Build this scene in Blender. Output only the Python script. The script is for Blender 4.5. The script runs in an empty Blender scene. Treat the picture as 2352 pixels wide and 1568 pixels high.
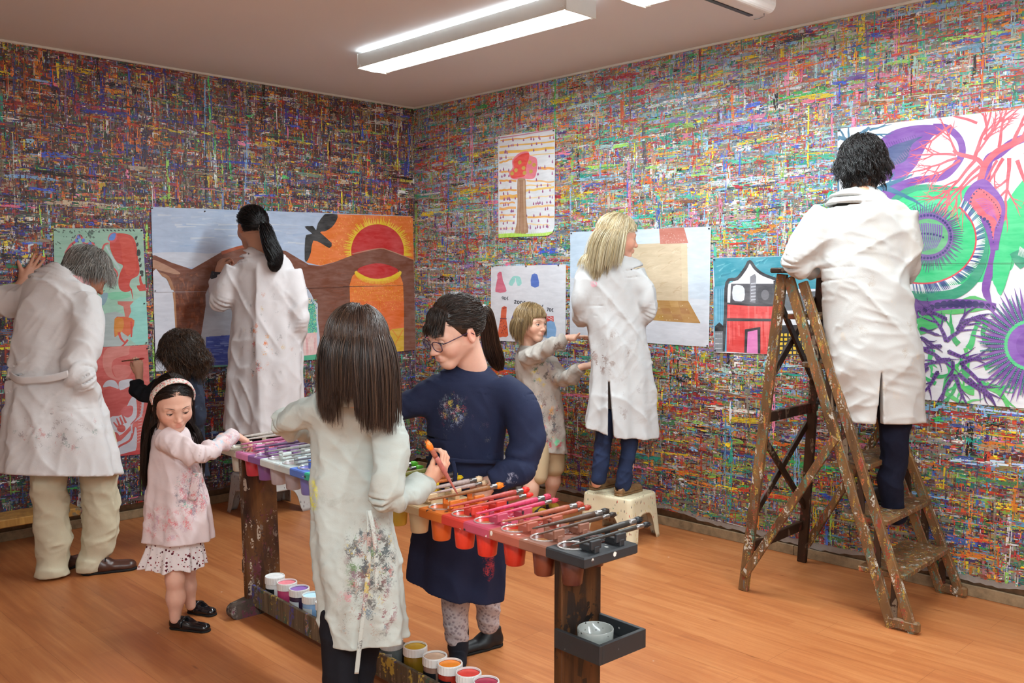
import bpy, math, random
import numpy as np
from mathutils import Vector, Matrix
from mathutils.bvhtree import BVHTree

PI = math.pi
SC = bpy.context.scene
COL = SC.collection
random.seed(7)

# ------------------------------------------------------------------ camera
# focal length 2115 px on the 2352 px wide frame, camera 1.45 m above the floor
F = 2115.0
HC = 1.45
PITCH = math.atan(141.5 / F)
CP, SP = math.cos(PITCH), math.sin(PITCH)


def ray(px, py):
    x = (px - 1176) / F
    u = -(py - 784) / F
    return Vector((x, CP + u * SP, -SP + u * CP))


def onz(px, py, z=0.0):
    r = ray(px, py)
    t = (z - HC) / r.z
    return Vector((r.x * t, r.y * t, z))


def aty(px, py, Y):
    r = ray(px, py)
    t = Y / r.y
    return Vector((r.x * t, Y, HC + r.z * t))


def onplane(px, py, p0, n):
    r = ray(px, py)
    o = Vector((0, 0, HC))
    t = (Vector(p0) - o).dot(Vector(n)) / r.dot(Vector(n))
    return o + r * t


CORNER = Vector((-0.741, 7.075, 0))
RD = Vector((0.6990, -0.7151, 0)).normalized()     # along the right wall, away from the corner
LD = Vector((-0.7151, -0.6990, 0)).normalized()    # along the left wall, away from the corner
RN = LD.copy()                                     # into the room from the right wall
LN = RD.copy()                                     # into the room from the left wall
CEIL = 2.75


def onright(px, py, off=0.0):
    return onplane(px, py, CORNER + RN * off, RN)


def onleft(px, py, off=0.0):
    return onplane(px, py, CORNER + LN * off, LN)


# ------------------------------------------------------------------ objects
def tag(o, label=None, cat=None, group=None, kind=None):
    if label: o['label'] = label
    if cat: o['category'] = cat
    if group: o['group'] = group
    if kind: o['kind'] = kind
    return o


def empty(name, loc, label=None, cat=None, group=None, rz=0.0):
    o = bpy.data.objects.new(name, None)
    o.location = loc
    o.rotation_euler = (0, 0, rz)
    COL.objects.link(o)
    o.empty_display_size = 0.05
    return tag(o, label, cat, group)


def wm(o):
    m = Matrix.LocRotScale(o.location, o.rotation_euler, o.scale)
    return wm(o.parent) @ m if o.parent else m


class MB:
    """collects vertices and faces (world coordinates) for one mesh"""

    def __init__(self):
        self.v = []; self.f = []; self.m = []; self.sm = []

    def add(self, verts, faces, mat=0, smooth=False):
        o = len(self.v)
        self.v.extend([tuple(p) for p in verts])
        for f in faces:
            self.f.append([i + o for i in f]); self.m.append(mat); self.sm.append(smooth)
        return self

    def box(self, c, ax, ay, az, hx, hy, hz, mat=0, bev=0.0):
        """box with centre c, axes and half sizes; bev chamfers all edges"""
        c = Vector(c); ax = Vector(ax).normalized(); ay = Vector(ay).normalized(); az = Vector(az).normalized()
        if bev <= 0:
            vs = [c + ax * hx * sx + ay * hy * sy + az * hz * sz for sz in (-1, 1) for sy in (-1, 1) for sx in (-1, 1)]
            return self.add(vs, [(0, 2, 3, 1), (4, 5, 7, 6), (0, 1, 5, 4), (2, 6, 7, 3), (0, 4, 6, 2), (1, 3, 7, 5)], mat)
        b = min(bev, hx * .9, hy * .9, hz * .9)
        vs = []; idx = {}
        for sx in (-1, 1):
            for sy in (-1, 1):
                for sz in (-1, 1):
                    for k in range(3):
                        d = [hx - (b if k != 0 else 0), hy - (b if k != 1 else 0), hz - (b if k != 2 else 0)]
                        idx[(sx, sy, sz, k)] = len(vs)
                        vs.append(c + ax * d[0] * sx + ay * d[1] * sy + az * d[2] * sz)
        fs = []
        I = lambda x, y, z, k: idx[(x, y, z, k)]
        for s in (-1, 1):
            q = [I(s, -1, -1, 0), I(s, 1, -1, 0), I(s, 1, 1, 0), I(s, -1, 1, 0)]; fs.append(q if s > 0 else q[::-1])
            q = [I(-1, s, -1, 1), I(-1, s, 1, 1), I(1, s, 1, 1), I(1, s, -1, 1)]; fs.append(q if s > 0 else q[::-1])
            q = [I(-1, -1, s, 2), I(1, -1, s, 2), I(1, 1, s, 2), I(-1, 1, s, 2)]; fs.append(q if s > 0 else q[::-1])
        for a in (-1, 1):
            for bb in (-1, 1):
                q = [I(a, bb, -1, 0), I(a, bb, -1, 1), I(a, bb, 1, 1), I(a, bb, 1, 0)]; fs.append(q if a * bb > 0 else q[::-1])
                q = [I(a, -1, bb, 2), I(a, -1, bb, 0), I(a, 1, bb, 0), I(a, 1, bb, 2)]; fs.append(q if a * bb < 0 else q[::-1])
                q = [I(-1, a, bb, 1), I(-1, a, bb, 2), I(1, a, bb, 2), I(1, a, bb, 1)]; fs.append(q if a * bb < 0 else q[::-1])
                for cc in (-1, 1):
                    q = [I(a, bb, cc, 0), I(a, bb, cc, 1), I(a, bb, cc, 2)]; fs.append(q if a * bb * cc > 0 else q[::-1])
        return self.add(vs, fs, mat)

    def beam(self, a, b, w, t, side=None, mat=0, bev=0.002):
        """rectangular bar from a to b: width w along side, thickness t across"""
        a = Vector(a); b = Vector(b); d = (b - a)
        L = d.length; d.normalize()
        s = Vector(side) if side is not None else Vector((0, 0, 1))
        s = s - d * s.dot(d)
        if s.length < 1e-5: s = d.orthogonal()
        s.normalize(); n = d.cross(s)
        return self.box((a + b) / 2, d, s, n, L / 2, w / 2, t / 2, mat, bev)

    def tube(self, pts, rad, seg=8, mat=0, cap=True, smooth=True):
        pts = [Vector(p) for p in pts]
        rad = rad if hasattr(rad, '__len__') else [rad] * len(pts)
        d0 = (pts[1] - pts[0]).normalized()
        n = d0.orthogonal().normalized()
        rings = []
        for i, p in enumerate(pts):
            if i == 0: d = pts[1] - pts[0]
            elif i == len(pts) - 1: d = pts[-1] - pts[-2]
            else: d = pts[i + 1] - pts[i - 1]
            d.normalize()
            n = (n - d * n.dot(d))
            n = n.normalized() if n.length > 1e-6 else d.orthogonal().normalized()
            b = d.cross(n)
            rings.append([p + (n * math.cos(2 * PI * k / seg) + b * math.sin(2 * PI * k / seg)) * rad[i] for k in range(seg)])
        vs = [q for r in rings for q in r]; fs = []
        for i in range(len(rings) - 1):
            for k in range(seg):
                k2 = (k + 1) % seg
                fs.append((i * seg + k, i * seg + k2, (i + 1) * seg + k2, (i + 1) * seg + k))
        if cap:
            fs.append(tuple(reversed(range(seg)))); fs.append(tuple((len(rings) - 1) * seg + k for k in range(seg)))
        return self.add(vs, fs, mat, smooth)

    def lathe(self, c, prof, seg=24, mat=0, up=(0, 0, 1), smooth=True, mats=None):
        """profile [(radius, height)] turned about up through c"""
        c = Vector(c); up = Vector(up).normalized(); n = up.orthogonal().normalized(); b = up.cross(n)
        vs = []
        for r, h in prof:
            for k in range(seg):
                a = 2 * PI * k / seg
                vs.append(c + up * h + (n * math.cos(a) + b * math.sin(a)) * r)
        for i in range(len(prof) - 1):
            fs = []
            for k in range(seg):
                k2 = (k + 1) % seg
                fs.append((i * seg + k, i * seg + k2, (i + 1) * seg + k2, (i + 1) * seg + k))
            o = len(self.v)
            for f in fs:
                self.f.append([q + o for q in f]); self.m.append(mats[i] if mats else mat); self.sm.append(smooth)
        self.v.extend([tuple(p) for p in vs])
        return self

    def prism(self, poly, n, th, mat=0):
        """flat polygon (world points) extruded along n by th"""
        n = Vector(n).normalized(); k = len(poly)
        vs = [Vector(p) for p in poly] + [Vector(p) + n * th for p in poly]
        nn = Vector((0, 0, 0))
        for i in range(k): nn += Vector(poly[i]).cross(Vector(poly[(i + 1) % k]))
        fl = nn.dot(n) > 0
        a = list(range(k)); b = [i + k for i in range(k)]
        fs = [a[::-1] if fl else a, b if fl else b[::-1]]
        for i in range(k):
            j = (i + 1) % k
            fs.append((i, j, j + k, i + k) if fl else (j, i, i + k, j + k))
        return self.add(vs, fs, mat)

    def build(self, name, mats, parent=None, smooth=None):
        me = bpy.data.meshes.new(name)
        vs = self.v
        if parent is not None:
            inv = wm(parent).inverted()
            vs = [tuple(inv @ Vector(p)) for p in vs]
        me.from_pydata(vs, [], self.f)
        mats = mats if isinstance(mats, (list, tuple)) else [mats]
        for m in mats: me.materials.append(m)
        me.polygons.foreach_set('material_index', self.m)
        me.polygons.foreach_set('use_smooth', [bool(smooth) if smooth is not None else s for s in self.sm])
        me.update()
        o = bpy.data.objects.new(name, me)
        COL.objects.link(o)
        if parent is not None: o.parent = parent
        return o


# ------------------------------------------------------------------ materials
def lin(c):
    if isinstance(c, str):
        c = c.lstrip('#'); c = [int(c[i:i + 2], 16) / 255 for i in (0, 2, 4)]
    return tuple(((x / 12.92) if x <= 0.04045 else ((x + 0.055) / 1.055) ** 2.4) for x in c[:3]) + (1.0,)


class NT:
    def __init__(self, name):
        self.mat = bpy.data.materials.new(name)
        self.mat.use_nodes = True
        self.t = self.mat.node_tree
        self.t.nodes.clear()
        self.out = self.n('ShaderNodeOutputMaterial')
        self.b = self.n('ShaderNodeBsdfPrincipled')
        self.l(self.b.outputs[0], self.out.inputs[0])

    def n(self, ty, **kw):
        nd = self.t.nodes.new(ty)
        for k, v in kw.items(): setattr(nd, k, v)
        return nd

    def l(self, a, b):
        self.t.links.new(a, b)

    def set(self, nd, **kw):
        for k, v in kw.items():
            s = nd.inputs[k.replace('_', ' ')] if isinstance(k, str) else nd.inputs[k]
            if hasattr(v, 'links') or isinstance(v, bpy.types.NodeSocket): self.l(v, s)
            else: s.default_value = v
        return nd

    def obj(self):
        if not hasattr(self, '_obj'): self._obj = self.n('ShaderNodeTexCoord')
        return self._obj.outputs['Object']

    def uv(self):
        if not hasattr(self, '_obj'): self._obj = self.n('ShaderNodeTexCoord')
        return self._obj.outputs['UV']

    def map(self, vec, scale=(1, 1, 1), loc=(0, 0, 0), rot=(0, 0, 0)):
        m = self.n('ShaderNodeMapping')
        self.l(vec, m.inputs[0])
        m.inputs['Scale'].default_value = scale; m.inputs['Location'].default_value = loc; m.inputs['Rotation'].default_value = rot
        return m.outputs[0]

    def noise(self, vec, scale=5, detail=3, rough=.5, dist=0.0, color=False):
        nd = self.n('ShaderNodeTexNoise')
        self.l(vec, nd.inputs['Vector'])
        nd.inputs['Scale'].default_value = scale; nd.inputs['Detail'].default_value = detail
        nd.inputs['Roughness'].default_value = rough; nd.inputs['Distortion'].default_value = dist
        return nd.outputs['Color' if color else 'Fac']

    def vor(self, vec, scale=5, feature='F1', metric='EUCLIDEAN', out='Color', rnd=1.0):
        nd = self.n('ShaderNodeTexVoronoi', feature=feature, distance=metric)
        self.l(vec, nd.inputs['Vector'])
        nd.inputs['Scale'].default_value = scale; nd.inputs['Randomness'].default_value = rnd
        return nd.outputs[out]

    def ramp(self, fac, stops, interp='LINEAR'):
        r = self.n('ShaderNodeValToRGB')
        r.color_ramp.interpolation = interp
        el = r.color_ramp.elements
        while len(el) > 1: el.remove(el[-1])
        el[0].position = stops[0][0]; el[0].color = stops[0][1] if len(stops[0][1]) == 4 else tuple(stops[0][1]) + (1,)
        for p, c in stops[1:]:
            e = el.new(p); e.color = c if len(c) == 4 else tuple(c) + (1,)
        self.l(fac, r.inputs[0])
        return r.outputs[0]

    def step(self, fac, a, b):
        m = self.n('ShaderNodeMapRange'); m.clamp = True
        self.l(fac, m.inputs[0]); m.inputs[1].default_value = a; m.inputs[2].default_value = b
        return m.outputs[0]

    def math(self, op, a, b=None):
        m = self.n('ShaderNodeMath', operation=op)
        for i, x in enumerate((a, b)):
            if x is None: continue
            if isinstance(x, (int, float)): m.inputs[i].default_value = x
            else: self.l(x, m.inputs[i])
        return m.outputs[0]

    def mix(self, fac, a, b, mode='MIX'):
        m = self.n('ShaderNodeMix', data_type='RGBA', blend_type=mode)
        for k, x in ((0, fac), (6, a), (7, b)):
            if isinstance(x, (int, float)): m.inputs[k].default_value = x
            elif isinstance(x, (tuple, list)): m.inputs[k].default_value = x
            else: self.l(x, m.inputs[k])
        return m.outputs[2]

    def sep(self, c):
        s = self.n('ShaderNodeSeparateColor'); self.l(c, s.inputs[0]); return s.outputs

    def sepxyz(self, c):
        s = self.n('ShaderNodeSeparateXYZ'); self.l(c, s.inputs[0]); return s.outputs

    def bump(self, h, strength=.3, dist=.01):
        b = self.n('ShaderNodeBump'); b.inputs['Strength'].default_value = strength; b.inputs['Distance'].default_value = dist
        self.l(h, b.inputs['Height']); self.l(b.outputs[0], self.b.inputs['Normal'])
        return b

    def color(self, c):
        if isinstance(c, (tuple, list)): self.b.inputs['Base Color'].default_value = c
        else: self.l(c, self.b.inputs['Base Color'])

    def fin(self, rough=.6, spec=.5, **kw):
        if isinstance(rough, (int, float)): self.b.inputs['Roughness'].default_value = rough
        else: self.l(rough, self.b.inputs['Roughness'])
        self.b.inputs['Specular IOR Level'].default_value = spec
        for k, v in kw.items(): self.b.inputs[k.replace('_', ' ')].default_value = v
        return self.mat


_mc = {}


def plain(name, c, rough=.5, spec=.4, var=.06, scale=18, bump=0.0, **kw):
    """a plain material with a little procedural variation"""
    key = (name,)
    if key in _mc: return _mc[key]
    m = NT(name)
    c = lin(c) if isinstance(c, str) else c
    nz = m.noise(m.obj(), scale, 4, .6)
    a = tuple(max(0, x * (1 - var)) for x in c[:3]) + (1,)
    b = tuple(min(1, x * (1 + var)) for x in c[:3]) + (1,)
    m.color(m.ramp(nz, [(.3, a), (.7, b)]))
    if bump: m.bump(nz, bump, .003)
    _mc[key] = m.fin(rough, spec, **kw)
    return _mc[key]
# ------------------------------------------------------------------ camera, world, view
cam = bpy.data.cameras.new('camera')
cam.sensor_width = 36
cam.lens = 36 * F / 2352
cam.clip_start = 0.05
camo = bpy.data.objects.new('camera', cam)
camo.location = (0, 0, HC)
camo.rotation_euler = (PI / 2 - PITCH, 0, 0)
COL.objects.link(camo)
SC.camera = camo
SC.view_settings.view_transform = 'Standard'
SC.view_settings.look = 'None'
SC.view_settings.exposure = 0.0
SC.view_settings.gamma = 1.0
SC.view_settings.use_curve_mapping = False
w = bpy.data.worlds.new('world'); SC.world = w; w.use_nodes = True
w.node_tree.nodes['Background'].inputs[0].default_value = (.5, .52, .55, 1)
w.node_tree.nodes['Background'].inputs[1].default_value = 0.05
try:
    SC.cycles.use_denoising = True
    SC.cycles.denoiser = 'OPENIMAGEDENOISE'
    SC.cycles.max_bounces = 8
    SC.cycles.diffuse_bounces = 4
    SC.cycles.sample_clamp_indirect = 6
except Exception:
    pass

# ------------------------------------------------------------------ painted walls
def hexes(t):
    return np.array([lin(h)[:3] for h in t.split()])


P_LEFT = hexes('5a3a34 6b2f2c 3f3440 7d7a66 2f6b4a a8432f 44384f 8a7a6a b9a78f c8ccc8 3d4a7a c9832f 5f7a6a 6a86b0 7a4a36 4a3430 8c3a30 5c5a4c c4b23c 2c2830 6f5a78 933c48 3a3f94 b8673a')
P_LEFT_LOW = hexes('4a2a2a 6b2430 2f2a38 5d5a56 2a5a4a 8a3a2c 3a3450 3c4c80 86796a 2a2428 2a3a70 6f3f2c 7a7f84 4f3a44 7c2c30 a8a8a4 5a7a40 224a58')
P_RIGHT = hexes('a8c8c8 c4c8cc b4a698 d2603a e08a30 e2c832 8fb85a 4fae92 7fb4d8 4a66c0 8a70a8 c87a96 b8483c a58468 d8d4cc 8fb0a8 2f8f7a a89a8c 4a4850 c9a878 9fb8e0 6f7f8c b03040 8a5a3c')
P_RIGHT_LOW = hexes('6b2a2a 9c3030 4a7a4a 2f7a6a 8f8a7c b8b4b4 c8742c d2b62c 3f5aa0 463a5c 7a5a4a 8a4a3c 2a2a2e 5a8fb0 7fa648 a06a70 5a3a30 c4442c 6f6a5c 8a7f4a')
P_VIVID = hexes('d03a2c e8702c f0d030 3fae5c 2aa08a 3f5ac8 e8e8ea 5a3a8a e87a9a 181618 86b8e8 9ad060')


def stroke_layers(L, seed, hi, lo, vis, hmore=0.0, lift=1.0):
    """brush strokes (u0, u1, v0, v1, colour) in paint order; many thin bristle ribbons per stroke"""
    r = np.random.default_rng(seed)
    #        count per m2, horizontal share, length range, width range, bristles, pieces, drop, vivid share
    plan = [(90, .5, (.15, .5), (.03, .09), 4, 4, .20, .0),
            (240, .45, (.06, .25), (.02, .05), 3, 3, .25, .02),
            (480, .55, (.03, .15), (.008, .022), 2, 2, .20, .04),
            (460, .25, (.03, .16), (.005, .014), 1, 2, .20, .05),
            (1400, .60, (.012, .06), (.003, .010), 1, 1, .0, .08),
            (110, .72, (.12, .45), (.012, .032), 4, 6, .38, .12),
            (3000, .55, (.005, .024), (.0025, .007), 1, 1, .0, .10),
            (44, .60, (.12, .55), (.010, .034), 4, 7, .30, .40),
            (50, .12, (.08, .50), (.003, .010), 1, 8, .35, .30),
            (3000, .40, (.005, .028), (.002, .0055), 1, 1, .0, .14),
            (60, .6, (.03, .14), (.010, .026), 3, 3, .25, .40),
            (900, .55, (.004, .014), (.002, .006), 1, 1, .0, .25)]
    out = []
    for den, hs, lr, wr, nb, ns, drop, viv in plan:
        n = int(den * vis * CEIL)
        u = r.uniform(-.05, vis, n); v = r.uniform(.06, CEIL, n)
        ln = lr[0] * (lr[1] / lr[0]) ** r.random(n); wd = wr[0] * (wr[1] / wr[0]) ** r.random(n)
        hor = r.random(n) < min(.95, hs + hmore * (1 - hs))
        # regional drift of the palette
        reg = .5 + .5 * np.sin(u * 2.1 + seed) * np.sin(v * 3.3 + u * .7 + seed * 2)
        cl = r.integers(0, 997, n)
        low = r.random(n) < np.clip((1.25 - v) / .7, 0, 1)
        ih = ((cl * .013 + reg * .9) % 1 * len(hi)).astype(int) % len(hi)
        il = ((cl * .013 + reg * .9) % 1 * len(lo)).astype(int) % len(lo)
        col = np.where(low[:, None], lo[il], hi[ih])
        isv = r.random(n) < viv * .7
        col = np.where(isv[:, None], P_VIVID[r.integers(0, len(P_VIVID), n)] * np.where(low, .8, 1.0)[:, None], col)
        dk = np.clip(r.normal(.95, .18, n), .4, 1.35)
        col = col * dk[:, None] * lift
        sl = r.normal(0, .03, n)
        for b in range(nb):
            o = (b - (nb - 1) / 2) / nb * wd
            cb = r.uniform(.88, 1.12, n)
            e0 = -ln / 2 * r.uniform(.6, 1.0, n); e1 = ln / 2 * r.uniform(.6, 1.0, n)
            for sg in range(ns):
                keep = r.random(n) > drop
                hw = wd / nb * .5 * r.uniform(.75, 1.25, n)
                a0 = e0 + (e1 - e0) * (sg + r.uniform(-.12, .10, n) * (ns > 1)) / ns; a1 = e0 + (e1 - e0) * (sg + 1 + r.uniform(-.10, .12, n) * (ns > 1)) / ns
                c = np.clip(col * (cb * r.uniform(.92, 1.08, n))[:, None], 0, 1)
                q = np.empty((n, 4, 2))
                for k, (aa, s) in enumerate(((a0, -1), (a1, -1), (a1, 1), (a0, 1))):
                    ww = o + s * hw * r.uniform(.6, 1.15, n) + aa * sl
                    jt = np.minimum(.004, ln * .08)
                    q[:, k, 0] = np.where(hor, u + aa + r.normal(0, 1, n) * jt, u + ww)
                    q[:, k, 1] = np.where(hor, v + ww, v + aa + r.normal(0, 1, n) * jt)
                q[:, :, 0] = np.clip(q[:, :, 0], .004, L); q[:, :, 1] = np.clip(q[:, :, 1], .09, CEIL - .005)
                out.append((q[keep], c[keep], hor[keep]))
    return out


def paint_material(name):
    m = NT(name)
    at = m.n('ShaderNodeVertexColor'); at.layer_name = 'paint'
    nz = m.noise(m.obj(), 55, 2, .6)
    m.color(m.mix(m.step(nz, .35, .75), m.mix(.14, at.outputs[0], (.03, .02, .02, 1)), at.outputs[0]))
    m.bump(nz, .5, .004)
    return m.fin(.5, .35)


def build_wall(name, D, N, L, seed, hi, lo, vis, flat):
    """painted face with a torn lower edge over a bare brown strip"""
    r = random.Random(seed)
    V = []; Fc = []; C = []; M = []
    n = int(L / .025); zs = []; z = .07
    for i in range(n + 1):
        z += r.uniform(-.008, .008)
        if r.random() < .04: z += r.uniform(-.035, .035)
        z = min(.115, max(.045, z)); zs.append(z)
    flip = D.cross(Vector((0, 0, 1))).dot(N) < 0
    P = lambda u, v, o: CORNER + D * u + N * o + Vector((0, 0, v))
    rr = random.Random(seed + 1)
    for i in range(n + 1):
        curl = .004 + .010 * max(0, rr.uniform(-1.2, 1))
        for zz, off in ((zs[i], .003 + curl), (zs[i] + .03, .003), (CEIL, .003)): V.append(P(L * i / n, zz, off))
    for i in range(n):
        for k in range(2):
            q = [i * 3 + k, i * 3 + 3 + k, i * 3 + 4 + k, i * 3 + 1 + k]
            Fc.append(q[::-1] if flip else q); C.append(lin(flat)); M.append(0)
    mb = MB(); a = CORNER + D * (L / 2) - N * .06
    mb.box((a.x, a.y, CEIL / 2), D, N, (0, 0, 1), L / 2 + .12, .06, CEIL / 2)
    o = len(V); V += [Vector(p) for p in mb.v]
    for f in mb.f: Fc.append([q + o for q in f]); C.append((1, 1, 1, 1)); M.append(1)
    va = np.array([tuple(p) for p in V], dtype=np.float64); fa = np.array(Fc); ca = np.array(C)[:, :4]; ma = np.array(M)
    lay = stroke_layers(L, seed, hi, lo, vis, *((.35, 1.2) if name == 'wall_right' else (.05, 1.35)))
    Q = np.concatenate([x[0] for x in lay]); CC = np.concatenate([x[1] for x in lay])
    k = len(Q); off = .0034 + .0036 * (np.arange(k) / k)
    Dn, Nn = np.array(D), np.array(N)
    W = np.array(CORNER)[None, None] + Q[:, :, 0:1] * Dn + off[:, None, None] * Nn
    W[:, :, 2] += Q[:, :, 1]
    # every ribbon faces into the room
    e1 = Q[:, 1] - Q[:, 0]; e2 = Q[:, 2] - Q[:, 0]
    sgn = (e1[:, 0] * e2[:, 1] - e1[:, 1] * e2[:, 0]) < 0
    if flip: sgn = ~sgn
    W[sgn] = W[sgn][:, ::-1]
    va = np.concatenate([va, W.reshape(-1, 3)])
    nf = len(fa); fq = np.arange(k * 4).reshape(k, 4) + (len(va) - k * 4)
    fa = np.concatenate([fa, fq]); ca = np.concatenate([ca, np.concatenate([CC, np.ones((k, 1))], 1)])
    me = bpy.data.meshes.new(name)
    me.vertices.add(len(va)); me.vertices.foreach_set('co', va.astype(np.float32).ravel())
    me.loops.add(len(fa) * 4); me.loops.foreach_set('vertex_index', fa.astype(np.int32).ravel())
    me.polygons.add(len(fa)); me.polygons.foreach_set('loop_start', np.arange(0, len(fa) * 4, 4, dtype=np.int32))
    me.polygons.foreach_set('material_index', np.concatenate([ma, np.zeros(k, dtype=ma.dtype)]).astype(np.int32))
    at = me.color_attributes.new('paint', 'FLOAT_COLOR', 'CORNER')
    at.data.foreach_set('color', np.repeat(ca, 4, axis=0).astype(np.float32).ravel())
    me.materials.append(PAINT); me.materials.append(plain('bare_wall', '#7d664f', .8, .2, .25, 30, .3))
    me.update(calc_edges=True)
    ob = bpy.data.objects.new(name, me); COL.objects.link(ob)
    return tag(ob, kind='structure')


PAINT = paint_material('layered_paint')
WR_L, WL_L = 7.7, 6.2
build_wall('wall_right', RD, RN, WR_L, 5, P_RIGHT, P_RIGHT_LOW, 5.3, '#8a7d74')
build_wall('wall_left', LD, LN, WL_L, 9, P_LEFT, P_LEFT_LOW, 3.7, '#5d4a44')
# the two walls behind the camera
for nm, p, D, L in (('wall_back', CORNER + RD * WR_L, LD, WL_L), ('wall_side', CORNER + LD * WL_L, RD, WR_L)):
    mb = MB(); c = p + D * (L / 2); out = RD if nm == 'wall_back' else LD
    c = c + out * .06
    mb.box((c.x, c.y, CEIL / 2), D, out, (0, 0, 1), L / 2 + .12, .06, CEIL / 2)
    tag(mb.build(nm, plain('plaster', '#cfc8c2', .8, .2, .05, 4)), kind='structure')


def room_slab(name, z0, z1, mat):
    mb = MB()
    e = .14
    P = [CORNER - RD * e - LD * e, CORNER + RD * (WR_L + e) - LD * e, CORNER + RD * (WR_L + e) + LD * (WL_L + e), CORNER - RD * e + LD * (WL_L + e)]
    mb.prism([(p.x, p.y, z0) for p in P], (0, 0, 1), z1 - z0)
    return tag(mb.build(name, mat), kind='structure')


# floor: orange laminate, boards run along the right wall
m = NT('laminate_boards')
rot = math.atan2(RD.y, RD.x)
vec = m.map(m.obj(), (1, 1, 1), (0, 0, 0), (0, 0, -rot))
br = m.n('ShaderNodeTexBrick'); m.l(vec, br.inputs['Vector'])
br.inputs['Scale'].default_value = 1; br.inputs['Brick Width'].default_value = 1.29; br.inputs['Row Height'].default_value = .193
br.inputs['Mortar Size'].default_value = .0012; br.inputs['Mortar Smooth'].default_value = .3; br.offset = .37
br.inputs['Color1'].default_value = (0, 0, 0, 1); br.inputs['Color2'].default_value = (1, 1, 1, 1); br.inputs['Mortar'].default_value = (.5, .5, .5, 1)
br.inputs['Bias'].default_value = 0
# three printed strips on every board
st3 = m.n('ShaderNodeTexBrick'); m.l(vec, st3.inputs['Vector'])
st3.inputs['Scale'].default_value = 1; st3.inputs['Brick Width'].default_value = .43; st3.inputs['Row Height'].default_value = .0644
st3.inputs['Mortar Size'].default_value = 0; st3.offset = .41
st3.inputs['Color1'].default_value = (0, 0, 0, 1); st3.inputs['Color2'].default_value = (1, 1, 1, 1)
gr = m.noise(m.map(vec, (2.2, 34, 1)), 1, 5, .6, .4)
gr2 = m.noise(m.map(vec, (5, 120, 1), (4, 2, 0)), 1, 3, .5)
bl = m.noise(m.map(vec, (1.1, 6, 1), (1, 7, 0)), 1, 3, .55)
fac = m.math('ADD', m.math('ADD', m.math('MULTIPLY', gr, .55), m.math('MULTIPLY', bl, .35)), m.math('MULTIPLY', m.sep(st3.outputs['Color'])[0], .10))
c = m.ramp(fac, [(.28, lin('#985a36')), (.45, lin('#b06c3e')), (.58, lin('#c07e4c')), (.75, lin('#ca8c5a'))])
c = m.mix(m.step(gr2, .35, .75), m.mix(.35, c, lin('#a65a2c')), c)
knots = m.vor(m.map(vec, (2.6, 13, 1), (3, 3, 0)), 1, out='Distance')
c = m.mix(m.step(knots, .09, .02), c, lin('#8a4a24'))
c = m.mix(m.math('MULTIPLY', br.outputs['Fac'], .55), c, lin('#7a4020'))
sc = m.vor(m.map(vec, (5, 5, 1), (9, 1, 0)), 1, out='Distance')
c = m.mix(m.math('MULTIPLY', m.step(sc, .03, .012), .7), c, lin('#e8d8c8'))
m.color(c)
m.bump(gr2, .06, .002)
rg = m.math('ADD', m.math('MULTIPLY', m.noise(m.map(vec, (2, 2, 1)), 1, 3), .18), .27)
room_slab('floor', -.1, 0, m.fin(rg, .45))

m = NT('ceiling_paint')
nz = m.noise(m.obj(), 70, 4, .65)
m.color(m.ramp(m.noise(m.obj(), .8, 2), [(.3, lin('#dddcdd')), (.7, lin('#e3e2e3'))]))
m.bump(nz, .12, .004)
room_slab('ceiling', CEIL, CEIL + .1, m.fin(.85, .2))

wood_base = plain('baseboard_wood', '#8a7256', .6, .3, .3, 22, .2)
for nm, D, N, L in (('baseboard_right', RD, RN, WR_L), ('baseboard_left', LD, LN, WL_L)):
    mb = MB(); r = random.Random(3); s = .02
    while s < L - .1:
        e = min(L - .02, s + r.uniform(1.2, 2.2)); c = CORNER + D * ((s + e) / 2) + N * .008
        mb.box((c.x, c.y, .026), D, N, (0, 0, 1), (e - s) / 2 - .001, .007, .026, 0, .002); s = e
    tag(mb.build(nm, wood_base), kind='structure')
mt = plain('white_trim', '#d8d8d0', .5, .3, .03)
for i, (D, N, L) in enumerate(((RD, RN, WR_L), (LD, LN, WL_L))):
    c = CORNER + D * (L / 2) + N * .010
    mb = MB(); mb.box((c.x, c.y, CEIL - .007), D, N, (0, 0, 1), L / 2, .006, .0065, 0, .001)
    tag(mb.build('trim_%d' % (i + 1), mt), kind='structure')

# ------------------------------------------------------------------ fluorescent lights
enamel = plain('white_enamel', '#d9dcd8', .4, .4, .02)
def emis(name, col, s):
    m = NT(name); m.color((.8, .8, .8, 1))
    m.b.inputs['Emission Color'].default_value = col; m.b.inputs['Emission Strength'].default_value = s
    return m.fin(.5)
glow = emis('lit_diffuser', (1, .985, .96, 1), 7)


def area(name, loc, D, sx, sy, power, up=False, spread=PI):
    l = bpy.data.lights.new(name, 'AREA'); l.shape = 'RECTANGLE'; l.size = sx; l.size_y = sy; l.energy = power
    l.color = (.82, .95, 1.0) if not up else (.72, .90, 1.0); l.spread = spread
    o = bpy.data.objects.new(name, l); COL.objects.link(o)
    z = Vector((0, 0, -1 if up else 1)); x = Vector(D); y = z.cross(x)
    M = Matrix((x, y, z)).transposed().to_4x4(); M.translation = Vector(loc)
    o.matrix_world = M
    return o


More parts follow.
